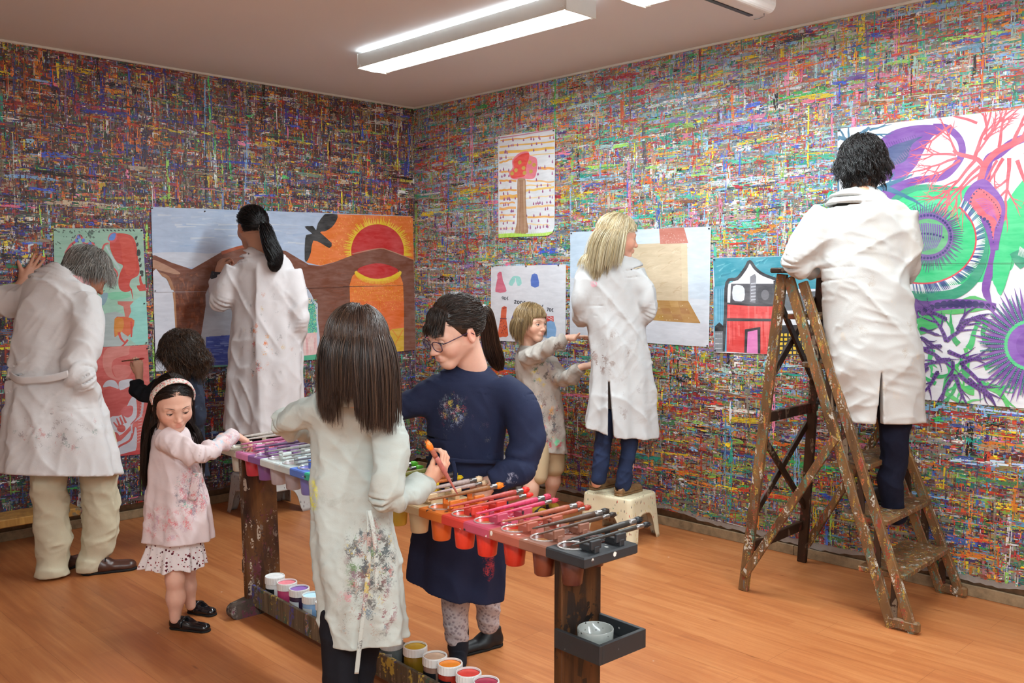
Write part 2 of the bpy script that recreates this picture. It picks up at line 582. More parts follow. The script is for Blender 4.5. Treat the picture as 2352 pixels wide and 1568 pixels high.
def light_fixture(c, D, L, W, label, power, H=.075, gap=.03, up=.5):
    """c = centre of the luminous underside"""
    D = Vector(D); S = Vector((-D.y, D.x, 0))
    z0 = c.z
    root = empty('fluorescent_ceiling_light', c, label, 'ceiling light', 'fluorescent ceiling lights')
    mb = MB(); t = .006
    for sg in (-1, 1):      # long sides
        p = c + S * sg * (W / 2 - t / 2); mb.box((p.x, p.y, z0 + H / 2), D, S, (0, 0, 1), L / 2, t / 2, H / 2, 0, .001)
        p = c + D * sg * (L / 2 + .002); mb.box((p.x, p.y, z0 + H / 2 - .002), D, S, (0, 0, 1), .004, W / 2 + .003, H / 2 + .004, 0, .002)
    mb.box((c.x, c.y, z0 + H * .80), D, S, (0, 0, 1), L / 2 - .004, W / 2 - .03, .004)
    mb.box((c.x, c.y, z0 + H + gap / 2), D, S, (0, 0, 1), L / 2 - .06, .05, gap / 2 + .012)
    mb.build('housing', enamel, root)
    d = MB(); d.box((c.x, c.y, z0 + .010), D, S, (0, 0, 1), L / 2 - .006, W / 2 - .007, .004, 0, .002)
    # shallow prismatic bulge of the diffuser
    n = 10; vs = []; fs = []
    for i in range(n + 1):
        a = -1 + 2 * i / n; zz = z0 + .006 - .016 * (1 - a * a)
        for e in (-1, 1):
            p = c + S * (W / 2 - .008) * a + D * (L / 2 - .008) * e; vs.append((p.x, p.y, zz))
    for i in range(n): fs.append((2 * i, 2 * i + 1, 2 * i + 3, 2 * i + 2))
    d.add(vs, fs, 0, True)
    d.build('diffuser', glow, root)
    k = MB()
    for e in (-.5, .5):
        for sg in (-1, 1):
            k = MB(); p = c + D * L * e * .98 + S * (W / 2 + .004) * sg; k.box((p.x, p.y, z0 + .006), D, S, (0, 0, 1), .012, .004, .008, 0, .001); k.build('clip', enamel, root)
    for sg in (-1, 1):
        tb = MB(); p = c + S * sg * (W / 2 - .022)
        tb.tube([p + D * L * .47 * q + Vector((0, 0, H + .004)) for q in (-1, 1)], .006, 8); tb.build('tube', glow, root)
    a = area('fluorescent_lamp', c - Vector((0, 0, .025)), D, L - .04, W - .03, power)
    a2 = area("ceiling_fill_uplight", c + Vector((0, 0, H + .012)), D, L - .06, W - .02, power * up, up=True)  # upward lamp added above the housing to brighten the ceiling
    return root
_p = onz(857.5, 162.5, 2.655); _q = onz(1331, 30, 2.655)
light_fixture((_p + _q) / 2, RD, (_p - _q).length, .20, 'white fluorescent ceiling light hanging in full view below the ceiling, near the corner', 40, up=2.6)
_r = onz(1450, 5, 2.655)
light_fixture(_r + RD * .03 + RD * .78, RD, 1.62, .20, 'fluorescent ceiling light of which only the tip shows at the top edge of the photo', 62, up=2.0)
for (a, b, wh) in ((6.3, 2.6, 'nearest to the painted right wall'), (4.9, 4.6, 'nearest to the plain side wall'), (6.7, 4.6, 'nearest to the plain back wall')):
    c = CORNER + RD * a + LD * b
    light_fixture(Vector((c.x, c.y, 2.40)), RD, 1.62, .20, 'fluorescent ceiling light outside the photo, ' + wh, 56, up=1.6, gap=.285)  # unseen, hung low with added uplight to spread light over the ceiling
# ------------------------------------------------------------------ paintings pinned to the walls
m = NT('poster_paint')
_at = m.n('ShaderNodeVertexColor'); _at.layer_name = 'paint'
_nz = m.noise(m.map(m.obj(), (9, 9, 40)), 1, 4, .6, .6)
_n2 = m.noise(m.obj(), 6, 3, .5)
_v = m.math('ADD', m.math('MULTIPLY', _nz, .6), m.math('MULTIPLY', _n2, .4))
m.color(m.mix(m.step(_v, .36, .66), m.mix(.16, _at.outputs[0], (.0, .0, .0, 1)), m.mix(.08, _at.outputs[0], (1, 1, 1, 1))))
POSTER = m.fin(.55, .3)
PIN = plain('pin_dark', '#3c3a3c', .35, .5)


def spline(pts, n=6, closed=False):
    pts = [Vector((p[0], p[1], 0)) for p in pts]
    k = len(pts)
    if k < 3 and not closed: return [(p.x, p.y) for p in pts]
    out = []
    for i in range(k if closed else k - 1):
        if closed: a, b, c, d = pts[(i - 1) % k], pts[i], pts[(i + 1) % k], pts[(i + 2) % k]
        else: a, b, c, d = pts[max(0, i - 1)], pts[i], pts[i + 1], pts[min(k - 1, i + 2)]
        for j in range(n):
            t = j / n
            p = 0.5 * ((2 * b) + (c - a) * t + (2 * a - 5 * b + 4 * c - d) * t * t + (3 * b - a - 3 * c + d) * t ** 3)
            out.append((p.x, p.y))
    if not closed: out.append((pts[-1].x, pts[-1].y))
    return out


class Sheet:
    def __init__(self, side, quad, name, label, col='#e9e9ec', off=.0095, seed=1, group=None):
        self.fn = onright if side == 'R' else onleft
        self.N = RN if side == 'R' else LN
        self.quad = quad; self.off = off; self.k = 0
        self.v = []; self.f = []; self.c = []
        self.r = random.Random(seed)
        self.name, self.label, self.group = name, label, group
        self.z = (0, 0, 1.0)
        self.clipq = quad
        P = [self.fn(x, y, off) for x, y in quad]
        mb = MB(); mb.prism(P, self.N, .0006)
        self.v += [tuple(p) for p in mb.v]
        for f in mb.f: self.f.append(f); self.c.append(lin(col))
        self.front = [self.fn(x, y, off + .0006) for x, y in quad]

    def frame(self, ox, oy, s):
        self.z = (ox, oy, s); return self

    def T(self, p):
        ox, oy, s = self.z
        return (ox + p[0] / s, oy + p[1] / s)

    def raw(self, pts, col):
        """pts in photo pixels, clipped to the sheet, laid one paint layer higher than the last"""
        q = self.clipq; n = len(q)
        ar = sum(q[i][0] * q[(i + 1) % n][1] - q[(i + 1) % n][0] * q[i][1] for i in range(n))
        sgn = 1 if ar > 0 else -1
        for i in range(n):
            a, b = q[i], q[(i + 1) % n]; out = []
            side = lambda p: sgn * ((b[0] - a[0]) * (p[1] - a[1]) - (b[1] - a[1]) * (p[0] - a[0]))
            for j in range(len(pts)):
                p, r = pts[j], pts[(j + 1) % len(pts)]
                sp, sr = side(p), side(r)
                if sp >= 0: out.append(p)
                if sp * sr < 0:
                    t = sp / (sp - sr); out.append((p[0] + (r[0] - p[0]) * t, p[1] + (r[1] - p[1]) * t))
            pts = out
            if len(pts) < 3: return
        self.k += 1
        o = len(self.v); off = self.off + .00075 + self.k * 3e-6
        for x, y in pts: self.v.append(tuple(self.fn(x, y, off)))
        idx = list(range(o, o + len(pts)))
        A = Vector((0, 0, 0)); P = [Vector(self.v[i]) for i in idx]
        for i in range(len(P)): A += (P[i] - P[0]).cross(P[(i + 1) % len(P)] - P[0])
        self.f.append(idx if A.dot(self.N) > 0 else idx[::-1])
        self.c.append(lin(col) if isinstance(col, str) else col)

    def poly(self, pts, col, sm=0, jag=0):
        pts = [self.T(p) for p in pts]
        if sm: pts = spline(pts, sm, True)
        if jag: pts = [(x + self.r.uniform(-jag, jag), y + self.r.uniform(-jag, jag)) for x, y in pts]
        self.raw(pts, col)

    def ell(self, c, rx, ry, col, rot=0, n=28, jag=0):
        s = self.z[2]; x0, y0 = self.T(c); pts = []
        for i in range(n):
            a = 2 * PI * i / n
            x, y = rx / s * math.cos(a), ry / s * math.sin(a)
            pts.append((x0 + x * math.cos(rot) - y * math.sin(rot) + self.r.uniform(-jag, jag), y0 + x * math.sin(rot) + y * math.cos(rot) + self.r.uniform(-jag, jag)))
        self.raw(pts, col)

    def stroke(self, pts, w, col, w2=None, sm=5, mid=None):
        """ribbon along a smoothed path, width w tapering to w2 (zoom units)"""
        P = [Vector((*self.T(p), 0)) for p in pts]
        P = [Vector((x, y, 0)) for x, y in spline([(p.x, p.y) for p in P], sm)]
        s = self.z[2]; w2 = w if w2 is None else w2; n = len(P)
        L = []; R = []
        for i, p in enumerate(P):
            d = P[min(n - 1, i + 1)] - P[max(0, i - 1)]
            if d.length < 1e-6: continue
            d.normalize(); t = i / (n - 1)
            ww = (w + (w2 - w) * t)
            if mid: ww += (mid - (w + w2) / 2) * math.sin(PI * t)
            ww *= .5 / s
            nn = Vector((-d.y, d.x, 0)) * max(ww, .12)
            L.append((p + nn)); R.append((p - nn))
        k0 = self.k
        for i in range(len(L) - 1):
            self.k = k0
            self.raw([(L[i].x, L[i].y), (L[i + 1].x, L[i + 1].y), (R[i + 1].x, R[i + 1].y), (R[i].x, R[i].y)], col)
        self.k = k0 + 1

    def branch(self, x, y, ang, ln, w, col, depth, spread=.55, n=3, wig=.18, dots=None, shrink=.62):
        """forking coral limb in zoom units"""
        r = self.r; pts = [(x, y)]; a = ang; q = 4
        for i in range(q):
            a += r.uniform(-wig, wig)
            x += math.cos(a) * ln / q; y += math.sin(a) * ln / q; pts.append((x, y))
        self.stroke(pts, w, col, w * (.45 if depth > 0 else .08), 4)
        if dots:
            for i, p in enumerate(spline(pts, 2)):
                self.ell(p, max(2.0, w * .27 * (1 - i * .05)), max(2.0, w * .27 * (1 - i * .05)), dots, n=8)
        if depth > 0:
            for i in range(n):
                t = .25 + .75 * (i + 1) / n
                j = min(len(pts) - 1, int(t * (len(pts) - 1) + .5))
                sg = (-1) ** (i + r.randint(0, 1)) if i < n - 1 else r.choice((-.3, .3))
                self.branch(pts[j][0], pts[j][1], a + sg * r.uniform(.6, 1.1) * spread, ln * shrink * r.uniform(.8, 1.15), w * .55, col, depth - 1, spread, n, wig, dots, shrink)

    def done(self, pins=()):
        me = bpy.data.meshes.new(self.name)
        me.from_pydata(self.v, [], self.f)
        at = me.color_attributes.new('paint', 'FLOAT_COLOR', 'CORNER')
        buf = []
        for f, c in zip(self.f, self.c): buf += list(c) * len(f)
        at.data.foreach_set('color', buf)
        me.materials.append(POSTER); me.update()
        o = bpy.data.objects.new(self.name, me); COL.objects.link(o)
        tag(o, self.label, 'painting', self.group)
        for x, y, where in pins:
            p = self.fn(x, y, self.off + .0012)
            mb = MB()
            mb.lathe(p, [(0, 0), (.0045, 0), (.0042, .002), (.0022, .0035), (.0022, .006), (.0038, .008), (.003, .0092), (0, .0094)], 10, up=self.N)
            tag(mb.build('push_pin', PIN), 'small dark push pin ' + where, 'push pin', 'push pins holding the paintings')
        return o


# --- red and mint abstract (left wall)
S = Sheet('L', [(123, 524), (328, 525), (341, 791), (128, 803)], 'abstract_painting', 'mint green painting with a big red shape and black dashes, beside the bent man', '#a9cdbd', seed=3)
S.frame(110, 510, 5.225)
g = S.r
S.poly([(60, 80), (1130, 80), (1150, 400), (70, 420)], '#9fc9b4')
S.poly([(600, 820), (1170, 800), (1190, 1200), (600, 1250)], '#a8d6c0', 3)
S.poly([(720, 850), (950, 840), (980, 900), (760, 930)], '#86d8b0', 3)
S.poly([(950, 1050), (1180, 900), (1195, 1420), (1000, 1420)], '#98dcd0', 3)
S.poly([(610, 1150), (900, 1100), (950, 1500), (600, 1510)], '#b9c6c6', 3)
S.poly([(640, 870), (720, 850), (700, 950), (650, 1000)], '#8fb4c4', 3)
S.poly([(740, 260), (780, 150), (900, 135), (1010, 170), (1060, 270), (1080, 420), (1100, 560), (1080, 640), (1000, 690), (980, 760), (1000, 810), (930, 840), (860, 800), (845, 700), (870, 600), (900, 520), (830, 480), (770, 380)], '#d04334', 4)
S.poly([(860, 200), (980, 190), (1040, 320), (1060, 560), (960, 640), (900, 480), (880, 300)], '#d8503e', 4)
S.poly([(720, 220), (745, 140), (820, 125), (830, 190), (800, 240)], '#d85a60', 3)
S.poly([(728, 205), (760, 145), (815, 135), (800, 205), (760, 220)], '#5f8fe0', 3)
S.stroke([(650, 340), (680, 270), (730, 255)], 26, '#d8605c', 20)
S.stroke([(640, 330), (700, 420), (760, 520), (820, 590), (830, 650), (740, 700)], 26, '#d8605c', 16)
S.poly([(700, 480), (800, 600), (790, 670), (700, 680)], '#c3cfdc', 3)
S.stroke([(700, 290), (780, 440), (860, 560)], 22, '#c3d8d8', 30)
S.stroke([(1110, 640), (1110, 700), (1130, 760)], 20, '#d04334', 40)
S.poly([(1070, 760), (1180, 740), (1180, 830), (1110, 820), (1080, 800)], '#d04334', 0, 2)
S.stroke([(1000, 800), (1010, 860), (1022, 920)], 18, '#d04334', 6)
S.stroke([(210, 380), (270, 280), (330, 230), (370, 160), (410, 190), (440, 260), (530, 250), (560, 290)], 30, '#d85a60', 24)
for p in ((370, 178), (345, 220), (425, 218), (505, 262)): S.ell(p, 22, 24, '#6a86e0', .4)
for i in range(58):
    x = g.uniform(75, 660); y = 95 + g.random() ** 2 * 270
    S.stroke([(x, y), (x + g.uniform(-18, 26), y + g.uniform(6, 26))], g.uniform(8, 15), '#2c3a34', 5, 1)
for i in range(10): S.ell((g.uniform(480, 550), g.uniform(110, 190)), 16, 12, '#5a7468', g.uniform(0, 3), 8)
for i in range(9):
    x = 660 + i * 45; S.stroke([(x, 95 + g.uniform(-8, 8)), (x + 24, 100 + g.uniform(-4, 14))], 16, '#1e2a28', 8, 1)
for y in (190, 270, 350, 380, 450, 520, 600, 630): S.ell((1060 + (y - 190) * .16, y), 24 if y in (350, 380, 600) else 15, 26, '#26302c', .3, 9, 1)
S.stroke([(640, 838), (680, 820)], 14, '#26302c', 6, 1); S.stroke([(740, 775), (790, 795)], 16, '#26302c', 8, 1)
S.poly([(835, 950), (1030, 950), (985, 1000), (1000, 1070), (965, 1150), (985, 1160), (930, 1150), (905, 1010), (840, 985)], '#d4786a', 0)
S.poly([(800, 1160), (870, 1135), (960, 1140), (1040, 1180), (1010, 1300), (960, 1370), (880, 1310), (845, 1330), (800, 1380)], '#e06a3a', 2)
S.poly([(800, 1160), (905, 1160), (900, 1290), (810, 1370)], '#e09038', 2)
S.stroke([(1000, 1190), (1005, 1300), (1000, 1380)], 26, '#d84438', 18); S.stroke([(850, 1320), (880, 1400), (930, 1450)], 34, '#d84438', 16)
S.stroke([(960, 1410), (900, 1480), (860, 1500)], 26, '#d84438', 12)
S.done(((126, 528, 'at the top left corner of the red and mint painting'), (325, 529, 'at the top right corner of the red and mint painting'), (331, 697, 'halfway down the right edge of the red and mint painting'), (336, 787, 'at the bottom right corner of the red and mint painting')))

# --- salmon abstract below it
S = Sheet('L', [(150, 800), (339, 792), (352, 1040), (160, 1058)], 'abstract_painting', 'salmon and white abstract painting below the mint green one', '#d9655f', off=.0076, seed=5)
S.frame(200, 780, 5.6)
S.poly([(260, 110), (560, 80), (560, 180), (340, 260), (330, 440), (420, 520), (270, 470), (200, 300)], '#e08a80', 4)
S.poly([(340, 330), (560, 340), (540, 470), (420, 520), (350, 440)], '#e08078', 3)
S.poly([(560, 80), (780, 70), (800, 540), (640, 400), (560, 250)], '#dc6c66', 3)
S.poly([(205, 610), (240, 540), (310, 515), (375, 545), (405, 630), (300, 600)], '#d8d6e0', 4)
S.poly([(410, 545), (500, 510), (590, 512), (560, 590), (430, 650)], '#d8d6e0', 4)
S.poly([(180, 690), (260, 630), (430, 650), (560, 600), (600, 690), (560, 780), (440, 900), (330, 1080), (260, 1100), (230, 900)], '#d05a56', 4)
S.poly([(300, 1000), (450, 960), (560, 760), (620, 720), (640, 960), (560, 1100), (420, 1230), (320, 1180)], '#d8d6e0', 4)
for a, b in (((380, 1010), (420, 1110)), ((420, 990), (460, 1090)), ((450, 960), (500, 1070)), ((340, 1060), (390, 1120))): S.stroke([a, b], 16, '#d05a56', 30, 1)
S.poly([(440, 900), (520, 850), (590, 860), (580, 960), (520, 1000), (450, 960)], '#d8686a', 4)
S.ell((440, 1140), 55, 50, '#cc5450', 0)
S.poly([(290, 1210), (380, 1190), (420, 1270), (340, 1320), (290, 1300)], '#cc5450', 4)
S.poly([(400, 1290), (560, 1150), (550, 1250), (500, 1340), (410, 1330)], '#d05a56', 4)
S.poly([(300, 1330), (430, 1300), (600, 1130), (640, 1180), (610, 1460), (360, 1490)], '#d0cfdb', 3)
S.stroke([(600, 1120), (560, 1280), (430, 1360), (370, 1410)], 34, '#cc5450', 20)
S.stroke([(720, 780), (690, 980), (580, 1070), (580, 1200)], 30, '#c8c4d0', 20); S.stroke([(690, 770), (650, 980), (560, 1090)], 20, '#d05a56', 14)
for i in range(14):
    y = 790 + i * 40; S.stroke([(735 - i * 4, y), (690 - i * 5, y + 14)], 10, '#e0b4b4', 8, 1)
S.poly([(340, 1500), (560, 1440), (800, 1380), (800, 1560), (340, 1560)], '#c83c40', 0)
S.done(((338, 800, 'at the top right corner of the salmon painting'),))

# --- the arched bridge with a sunset (left wall)
S = Sheet('L', [(347, 475), (948, 496), (955, 803), (722, 826), (358, 853)], 'bridge_painting', 'wide painting of a brown arched bridge, blue sky and a red setting sun', '#dcdfe8', seed=8)
S.frame(340, 460, 3.7935)
g = S.r
S.poly([(20, 50), (2310, 130), (2330, 500), (1200, 640), (20, 620)], '#b9cbe6')
S.poly([(40, 460), (330, 450), (600, 460), (900, 370), (1000, 400), (700, 560), (300, 580), (40, 500)], '#d6dbe8', 3)
for i in range(60):
    x = g.uniform(60, 1450); y = g.uniform(80, 420); S.stroke([(x, y), (x + g.uniform(60, 220), y + g.uniform(-14, 14))], g.uniform(8, 22), g.choice(('#c6d4ea', '#b0c6e6', '#d2dcec', '#bccbe4')), 5, 3)
ORANGE = '#ee7a24'
S.poly([(1640, 120), (2320, 140), (2330, 520), (2050, 420), (1850, 480), (1500, 570), (1380, 540), (1440, 300)], ORANGE)
for i in range(520):
    x = g.uniform(1400, 2310); y = g.uniform(130, 560)
    if x < 1640 + (y - 120) * -.55 + 60: continue
    S.stroke([(x, y), (x + g.uniform(2, 12), y + g.uniform(5, 11))], 5, g.choice(('#f6a640', '#f8c060', '#f2943a')), 3, 1)
for i in range(110):
    a = 2 * PI * i / 110 + g.uniform(-.02, .02); r0, r1 = 215, 285 + g.uniform(-14, 24)
    S.stroke([(2000 + r0 * math.cos(a), 440 + r0 * math.sin(a)), (2000 + r1 * math.cos(a), 440 + r1 * math.sin(a))], 17, '#f6d22c', 3, 1)
S.ell((2000, 442), 240, 240, '#f6cf2c', 0, 48)
S.ell((2000, 440), 230, 232, '#cb2424', 0, 48)
# black bird
BK = '#1c1b1d'
S.poly([(1365, 228), (1410, 225), (1440, 225), (1465, 260), (1480, 200), (1530, 130), (1560, 118), (1650, 122), (1640, 180), (1600, 235), (1540, 270), (1500, 280), (1600, 370), (1580, 415), (1520, 380), (1440, 350), (1420, 450), (1390, 525), (1365, 515), (1370, 330), (1390, 298), (1430, 290), (1400, 265)], BK, 2)
# the bridge
BR = '#7d4630'
S.poly([(20, 480), (60, 478), (200, 540), (380, 600), (520, 520), (640, 450), (840, 395), (1000, 410), (1200, 440), (1300, 500), (1400, 560), (1500, 572), (1620, 540), (1800, 470), (2000, 420), (2100, 430), (2330, 525), (2345, 1320), (2200, 1330), (1480, 1400), (1480, 900), (1300, 720), (500, 800), (500, 1480), (240, 1500), (230, 800), (160, 670), (20, 630)], BR, 0)
S.poly([(230, 680), (400, 620), (560, 560), (560, 720), (500, 820), (500, 1480), (240, 1500), (230, 800)], '#713a20', 2)
for i in range(160):
    y = g.uniform(620, 1420); x = g.uniform(240, 470); S.stroke([(x, y), (x + g.uniform(-15, 25), y + g.uniform(10, 70))], g.uniform(10, 26), g.choice(('#864624', '#66301a', '#7a3e22', '#8f5130')), 8, 2)
for i in range(120):
    y = g.uniform(600, 1330); x = g.uniform(1500, 1740); S.stroke([(x, y), (x + g.uniform(20, 90), y + g.uniform(-4, 4))], g.uniform(5, 12), g.choice(('#86492f', '#744027', '#7b4531')), 4, 1)
S.poly([(40, 520), (120, 545), (280, 630), (220, 640), (40, 585)], '#b98a70', 3)
S.stroke([(640, 460), (840, 400), (980, 415)], 30, '#b0522a', 20)
S.stroke([(220, 800), (236, 1100), (240, 1490)], 34, '#b07a50', 26)
S.stroke([(60, 630), (170, 670), (215, 780)], 26, '#a87450', 30)
S.stroke([(1780, 466), (2010, 420), (2110, 440), (2320, 520)], 9, '#c08a70', 6)
S.poly([(20, 640), (130, 670), (195, 760), (225, 900), (235, 1500), (50, 1500)], '#d9dbe6', 2)
# sea seen under the second arch
S.poly([(505, 900), (520, 770), (600, 720), (900, 700), (1200, 740), (1200, 1490), (505, 1470)], '#b9bdc8', 2)
S.poly([(505, 1190), (760, 1170), (1200, 1170), (1200, 1470), (505, 1470)], '#3f55b4', 0)
for i in range(70):
    x = g.uniform(505, 700); y = g.uniform(1180, 1430); S.stroke([(x, y), (x + g.uniform(40, 140), y + g.uniform(-6, 6))], g.uniform(6, 18), g.choice(('#4f68c4', '#2f45a4', '#7f92d4', '#3a50b0')), 4, 2)
S.poly([(505, 1440), (1000, 1420), (1000, 1490), (505, 1480)], '#69b4a4', 0)
# beach under the third arch
S.poly([(1200, 760), (1340, 730), (1400, 780), (1450, 880), (1475, 1000), (1480, 1380), (1200, 1400)], '#c9d3e4', 2)
S.poly([(1200, 850), (1420, 850), (1450, 960), (1470, 1140), (1200, 1160)], '#e9dcd6', 0)
S.poly([(1200, 900), (1455, 900), (1475, 1150), (1200, 1160)], '#54c4a4', 0)
for i in range(420):
    x = g.uniform(1340, 1470); y = g.uniform(860, 1150); S.ell((x, y), 4, 4, g.choice(('#2c8a86', '#3aa890', '#8ad8b0', '#e0d870', '#2a6f9a')), 0, 5)
S.poly([(1200, 1170), (1470, 1150), (1480, 1370), (1200, 1380)], '#efc6c4', 0)
for i in range(16): S.stroke([(1350 + i * 7, g.uniform(1180, 1240)), (1352 + i * 7, g.uniform(1280, 1350))], 9, g.choice(('#f4d8d4', '#e8b0b0')), 5, 1)
S.poly([(1200, 1370), (1480, 1340), (1485, 1400), (1200, 1420)], '#3fae86', 0)
# sunset under the right arch
ARCH = [(1762, 960), (1756, 740), (1780, 660), (1850, 590), (1990, 550), (2110, 570), (2190, 630), (2222, 720), (2230, 900), (2230, 1310), (1780, 1340)]
S.poly(ARCH, '#f07c22', 0)
S.poly([(1770, 880), (2228, 880), (2228, 1150), (1770, 1180)], '#ef6f26', 0)
for i in range(300):
    x = g.uniform(1770, 2215); y = g.uniform(700, 960); S.stroke([(x, y), (x + g.uniform(2, 9), y + 7)], 4.5, g.choice(('#f8b840', '#f4983a')), 3, 1)
for i in range(60):
    a = PI * (i + .5) / 60; S.stroke([(2005 + 185 * math.cos(a), 615 + 60 * math.sin(a)), (2005 + 205 * math.cos(a), 622 + 108 * math.sin(a))], 9, '#f6d22c', 4, 1)
S.poly([(1815, 620), (1900, 665), (2010, 685), (2110, 665), (2190, 620), (2180, 640), (2100, 690), (2000, 706), (1900, 690), (1830, 650)], '#f6d22c', 2)
S.poly([(1825, 612), (1870, 575), (1990, 548), (2100, 565), (2182, 610), (2110, 660), (2000, 684), (1900, 664)], '#cb2424', 3)
S.poly([(1780, 1190), (1900, 1140), (2050, 1180), (2130, 1120), (2230, 1110), (2230, 1320), (1780, 1340)], '#e2b434', 0)
for a, b in (((2130, 1130), (2180, 1200)), ((2220, 1130), (2150, 1260)), ((2060, 1190), (2160, 1260))): S.stroke([a, b], 10, '#e88a2a', 5, 1)
# seams between the joined sheets
S.stroke([(1700, 752), (2230, 742)], 5, '#3a1f16', 3, 1); S.stroke([(1350, 768), (1700, 756)], 4, '#5a3020', 3, 1)
S.stroke([(50, 800), (510, 795)], 3, '#b9b4b8', 3, 1)
S.done(((349, 478, 'at the top left corner of the bridge painting'), (470, 485, 'at the top edge of the bridge painting, above the blue sky'), (356, 668, 'at the left edge of the bridge painting'), (946, 499, 'at the top right corner of the bridge painting')))

# --- red tree (right wall)
S = Sheet('R', [(1144, 313), (1275, 296), (1274, 520), (1269, 534), (1258, 541), (1145, 546)], 'tree_painting', 'tall narrow painting of a red tree with yellow fruit among orange stripes and pink drops', '#eceef2', seed=9)
S.frame(1120, 280, 5.6); g = S.r
S.stroke([(165, 205), (500, 155), (860, 90)], 16, '#d08aa0', 14)
for y0, dy, w, xl, xr, c in ((240, -70, 18, 165, 855, '#f5ae4e'), (320, -70, 22, 155, 860, '#f6c060'), (400, -70, 36, 150, 860, '#f6c258'), (465, -60, 14, 150, 860, '#f8d48c'), (525, -50, 24, 150, 320, '#f5b45c'), (640, 0, 24, 150, 290, '#f5b45c'), (600, 0, 34, 650, 860, '#f6ab58'), (755, 0, 26, 150, 370, '#f5ae58'), (758, 10, 20, 500, 858, '#f7bc70'), (875, 0, 26, 150, 375, '#f5ae50'), (818, -10, 16, 490, 820, '#f8cc80'), (885, -45, 30, 485, 855, '#f8cf70'), (975, -25, 52, 155, 385, '#f5b858'), (985, -45, 16, 490, 855, '#fae0b0'), (1045, -8, 22, 155, 350, '#f5b060'), (1115, -10, 34, 150, 365, '#f6b66a'), (1100, -25, 28, 490, 855, '#f8cf90'), (1200, -8, 22, 155, 360, '#f6b870'), (1222, 0, 26, 510, 855, '#f5b868'), (1275, 0, 22, 155, 350, '#f8cc90'), (1310, 15, 16, 500, 800, '#fae0b0'), (1365, 0, 20, 150, 360, '#fae4c0')):
    n = 7; pts = [(xl + (xr - xl) * i / n, y0 + dy * i / n + g.uniform(-6, 6)) for i in range(n + 1)]
    S.stroke(pts, w, c, w * .9, 3)
for i in range(150):
    row = g.randint(0, 15); x = g.uniform(160, 850); y = 240 + row * 76 - (x - 160) * .06 + g.uniform(-10, 10)
    if 280 < x < 640 and 380 < y < 740 or 360 < x < 500 and y > 700: continue
    h = g.uniform(16, 34); S.poly([(x, y - h), (x + 9, y + 2), (x + 8, y + 12), (x, y + 18), (x - 8, y + 12), (x - 9, y + 2)], g.choice(('#a85a88', '#b0608a', '#9a5a90', '#b8709a')), 2)
S.poly([(385, 735), (485, 725), (490, 1000), (500, 1250), (520, 1420), (345, 1475), (375, 1300), (385, 1000)], '#b48a68', 2)
for i in range(9): S.stroke([(390 + i * 12, 750), (392 + i * 12, 1000), (375 + i * 17, 1420)], 7, g.choice(('#9c6a48', '#c8a484', '#a87654')), 5)
S.poly([(300, 720), (275, 650), (320, 590), (315, 500), (370, 430), (440, 385), (520, 380), (545, 430), (620, 460), (640, 530), (630, 640), (600, 720), (520, 735), (420, 720), (370, 740)], '#ee8090', 4)
S.poly([(310, 715), (290, 650), (340, 600), (330, 510), (380, 450), (450, 410), (530, 400), (530, 470), (500, 560), (480, 690), (380, 715)], '#ea4438', 4)
for p in ((413, 520), (542, 518), (596, 552), (462, 592), (365, 620), (557, 636), (476, 655), (314, 662)): S.ell(p, 24, 27, '#d0a43c', .3, 14, .3)
S.poly([(130, 1490), (140, 1440), (300, 1430), (500, 1440), (700, 1430), (880, 1400), (880, 1500)], '#bfee5c', 0)
for i in range(26): S.stroke([(140 + i * 28, 1480), (146 + i * 28 + g.uniform(-8, 8), 1420 + g.uniform(-20, 10))], 10, g.choice(('#c8f06a', '#aee048', '#d8f090')), 2, 1)
S.done(((1147, 317, 'at the top left corner of the red tree painting'), (1272, 300, 'at the top right corner of the red tree painting')))

# --- dresses with prices (right wall)
S = Sheet('R', [(1128, 612), (1300, 607), (1299, 789), (1127, 782)], 'dress_painting', 'white sheet with small painted dresses and prices written in black', '#ecedf4', seed=12)
S.frame(1100, 460, 3.92); g = S.r
S.poly([(170, 655), (205, 645), (215, 720), (245, 790), (240, 825), (150, 825), (155, 770), (165, 700)], '#e0708a', 2, .6)
S.poly([(300, 690), (330, 680), (370, 690), (385, 750), (350, 770), (330, 720), (300, 770), (268, 750)], '#9fe0d8', 2)
S.stroke([(330, 700), (332, 770)], 8, '#ecedf4', 8, 1)
S.poly([(478, 668), (520, 665), (532, 690), (540, 775), (468, 770)], '#5c7cd0', 2, .4)
S.poly([(205, 965), (250, 960), (245, 1060), (265, 1215), (215, 1228), (168, 1220), (195, 1060)], '#e2623a', 2)
S.stroke([(190, 1064), (250, 1066)], 8, '#7a3a4a', 8, 1)
for i in range(22): S.ell((g.uniform(190, 250), g.uniform(1080, 1200)), 3, 8, '#8a3a3a', .2, 6)
S.stroke([(215, 975), (245, 962)], 14, '#b8443a', 10, 1)
S.stroke([(330, 1000), (300, 1060), (290, 1150), (300, 1190)], 14, '#6a5a9a', 10)
S.poly([(320, 1000), (350, 1010), (350, 1180), (300, 1190), (290, 1130)], '#5ab48a', 2)
S.poly([(610, 1045), (672, 1042), (674, 1090), (610, 1090)], '#d8443c', 0)
S.stroke([(616, 1055), (665, 1080)], 7, '#f0e0e0', 7, 1); S.stroke([(640, 1050), (668, 1062)], 6, '#f0e0e0', 6, 1)
S.poly([(608, 1095), (680, 1098), (690, 1225), (560, 1225)], '#8ab8e8', 2)
S.poly([(560, 1010), (612, 1020), (606, 1110), (570, 1100)], '#e87a8a', 2)
INK = '#1d2230'
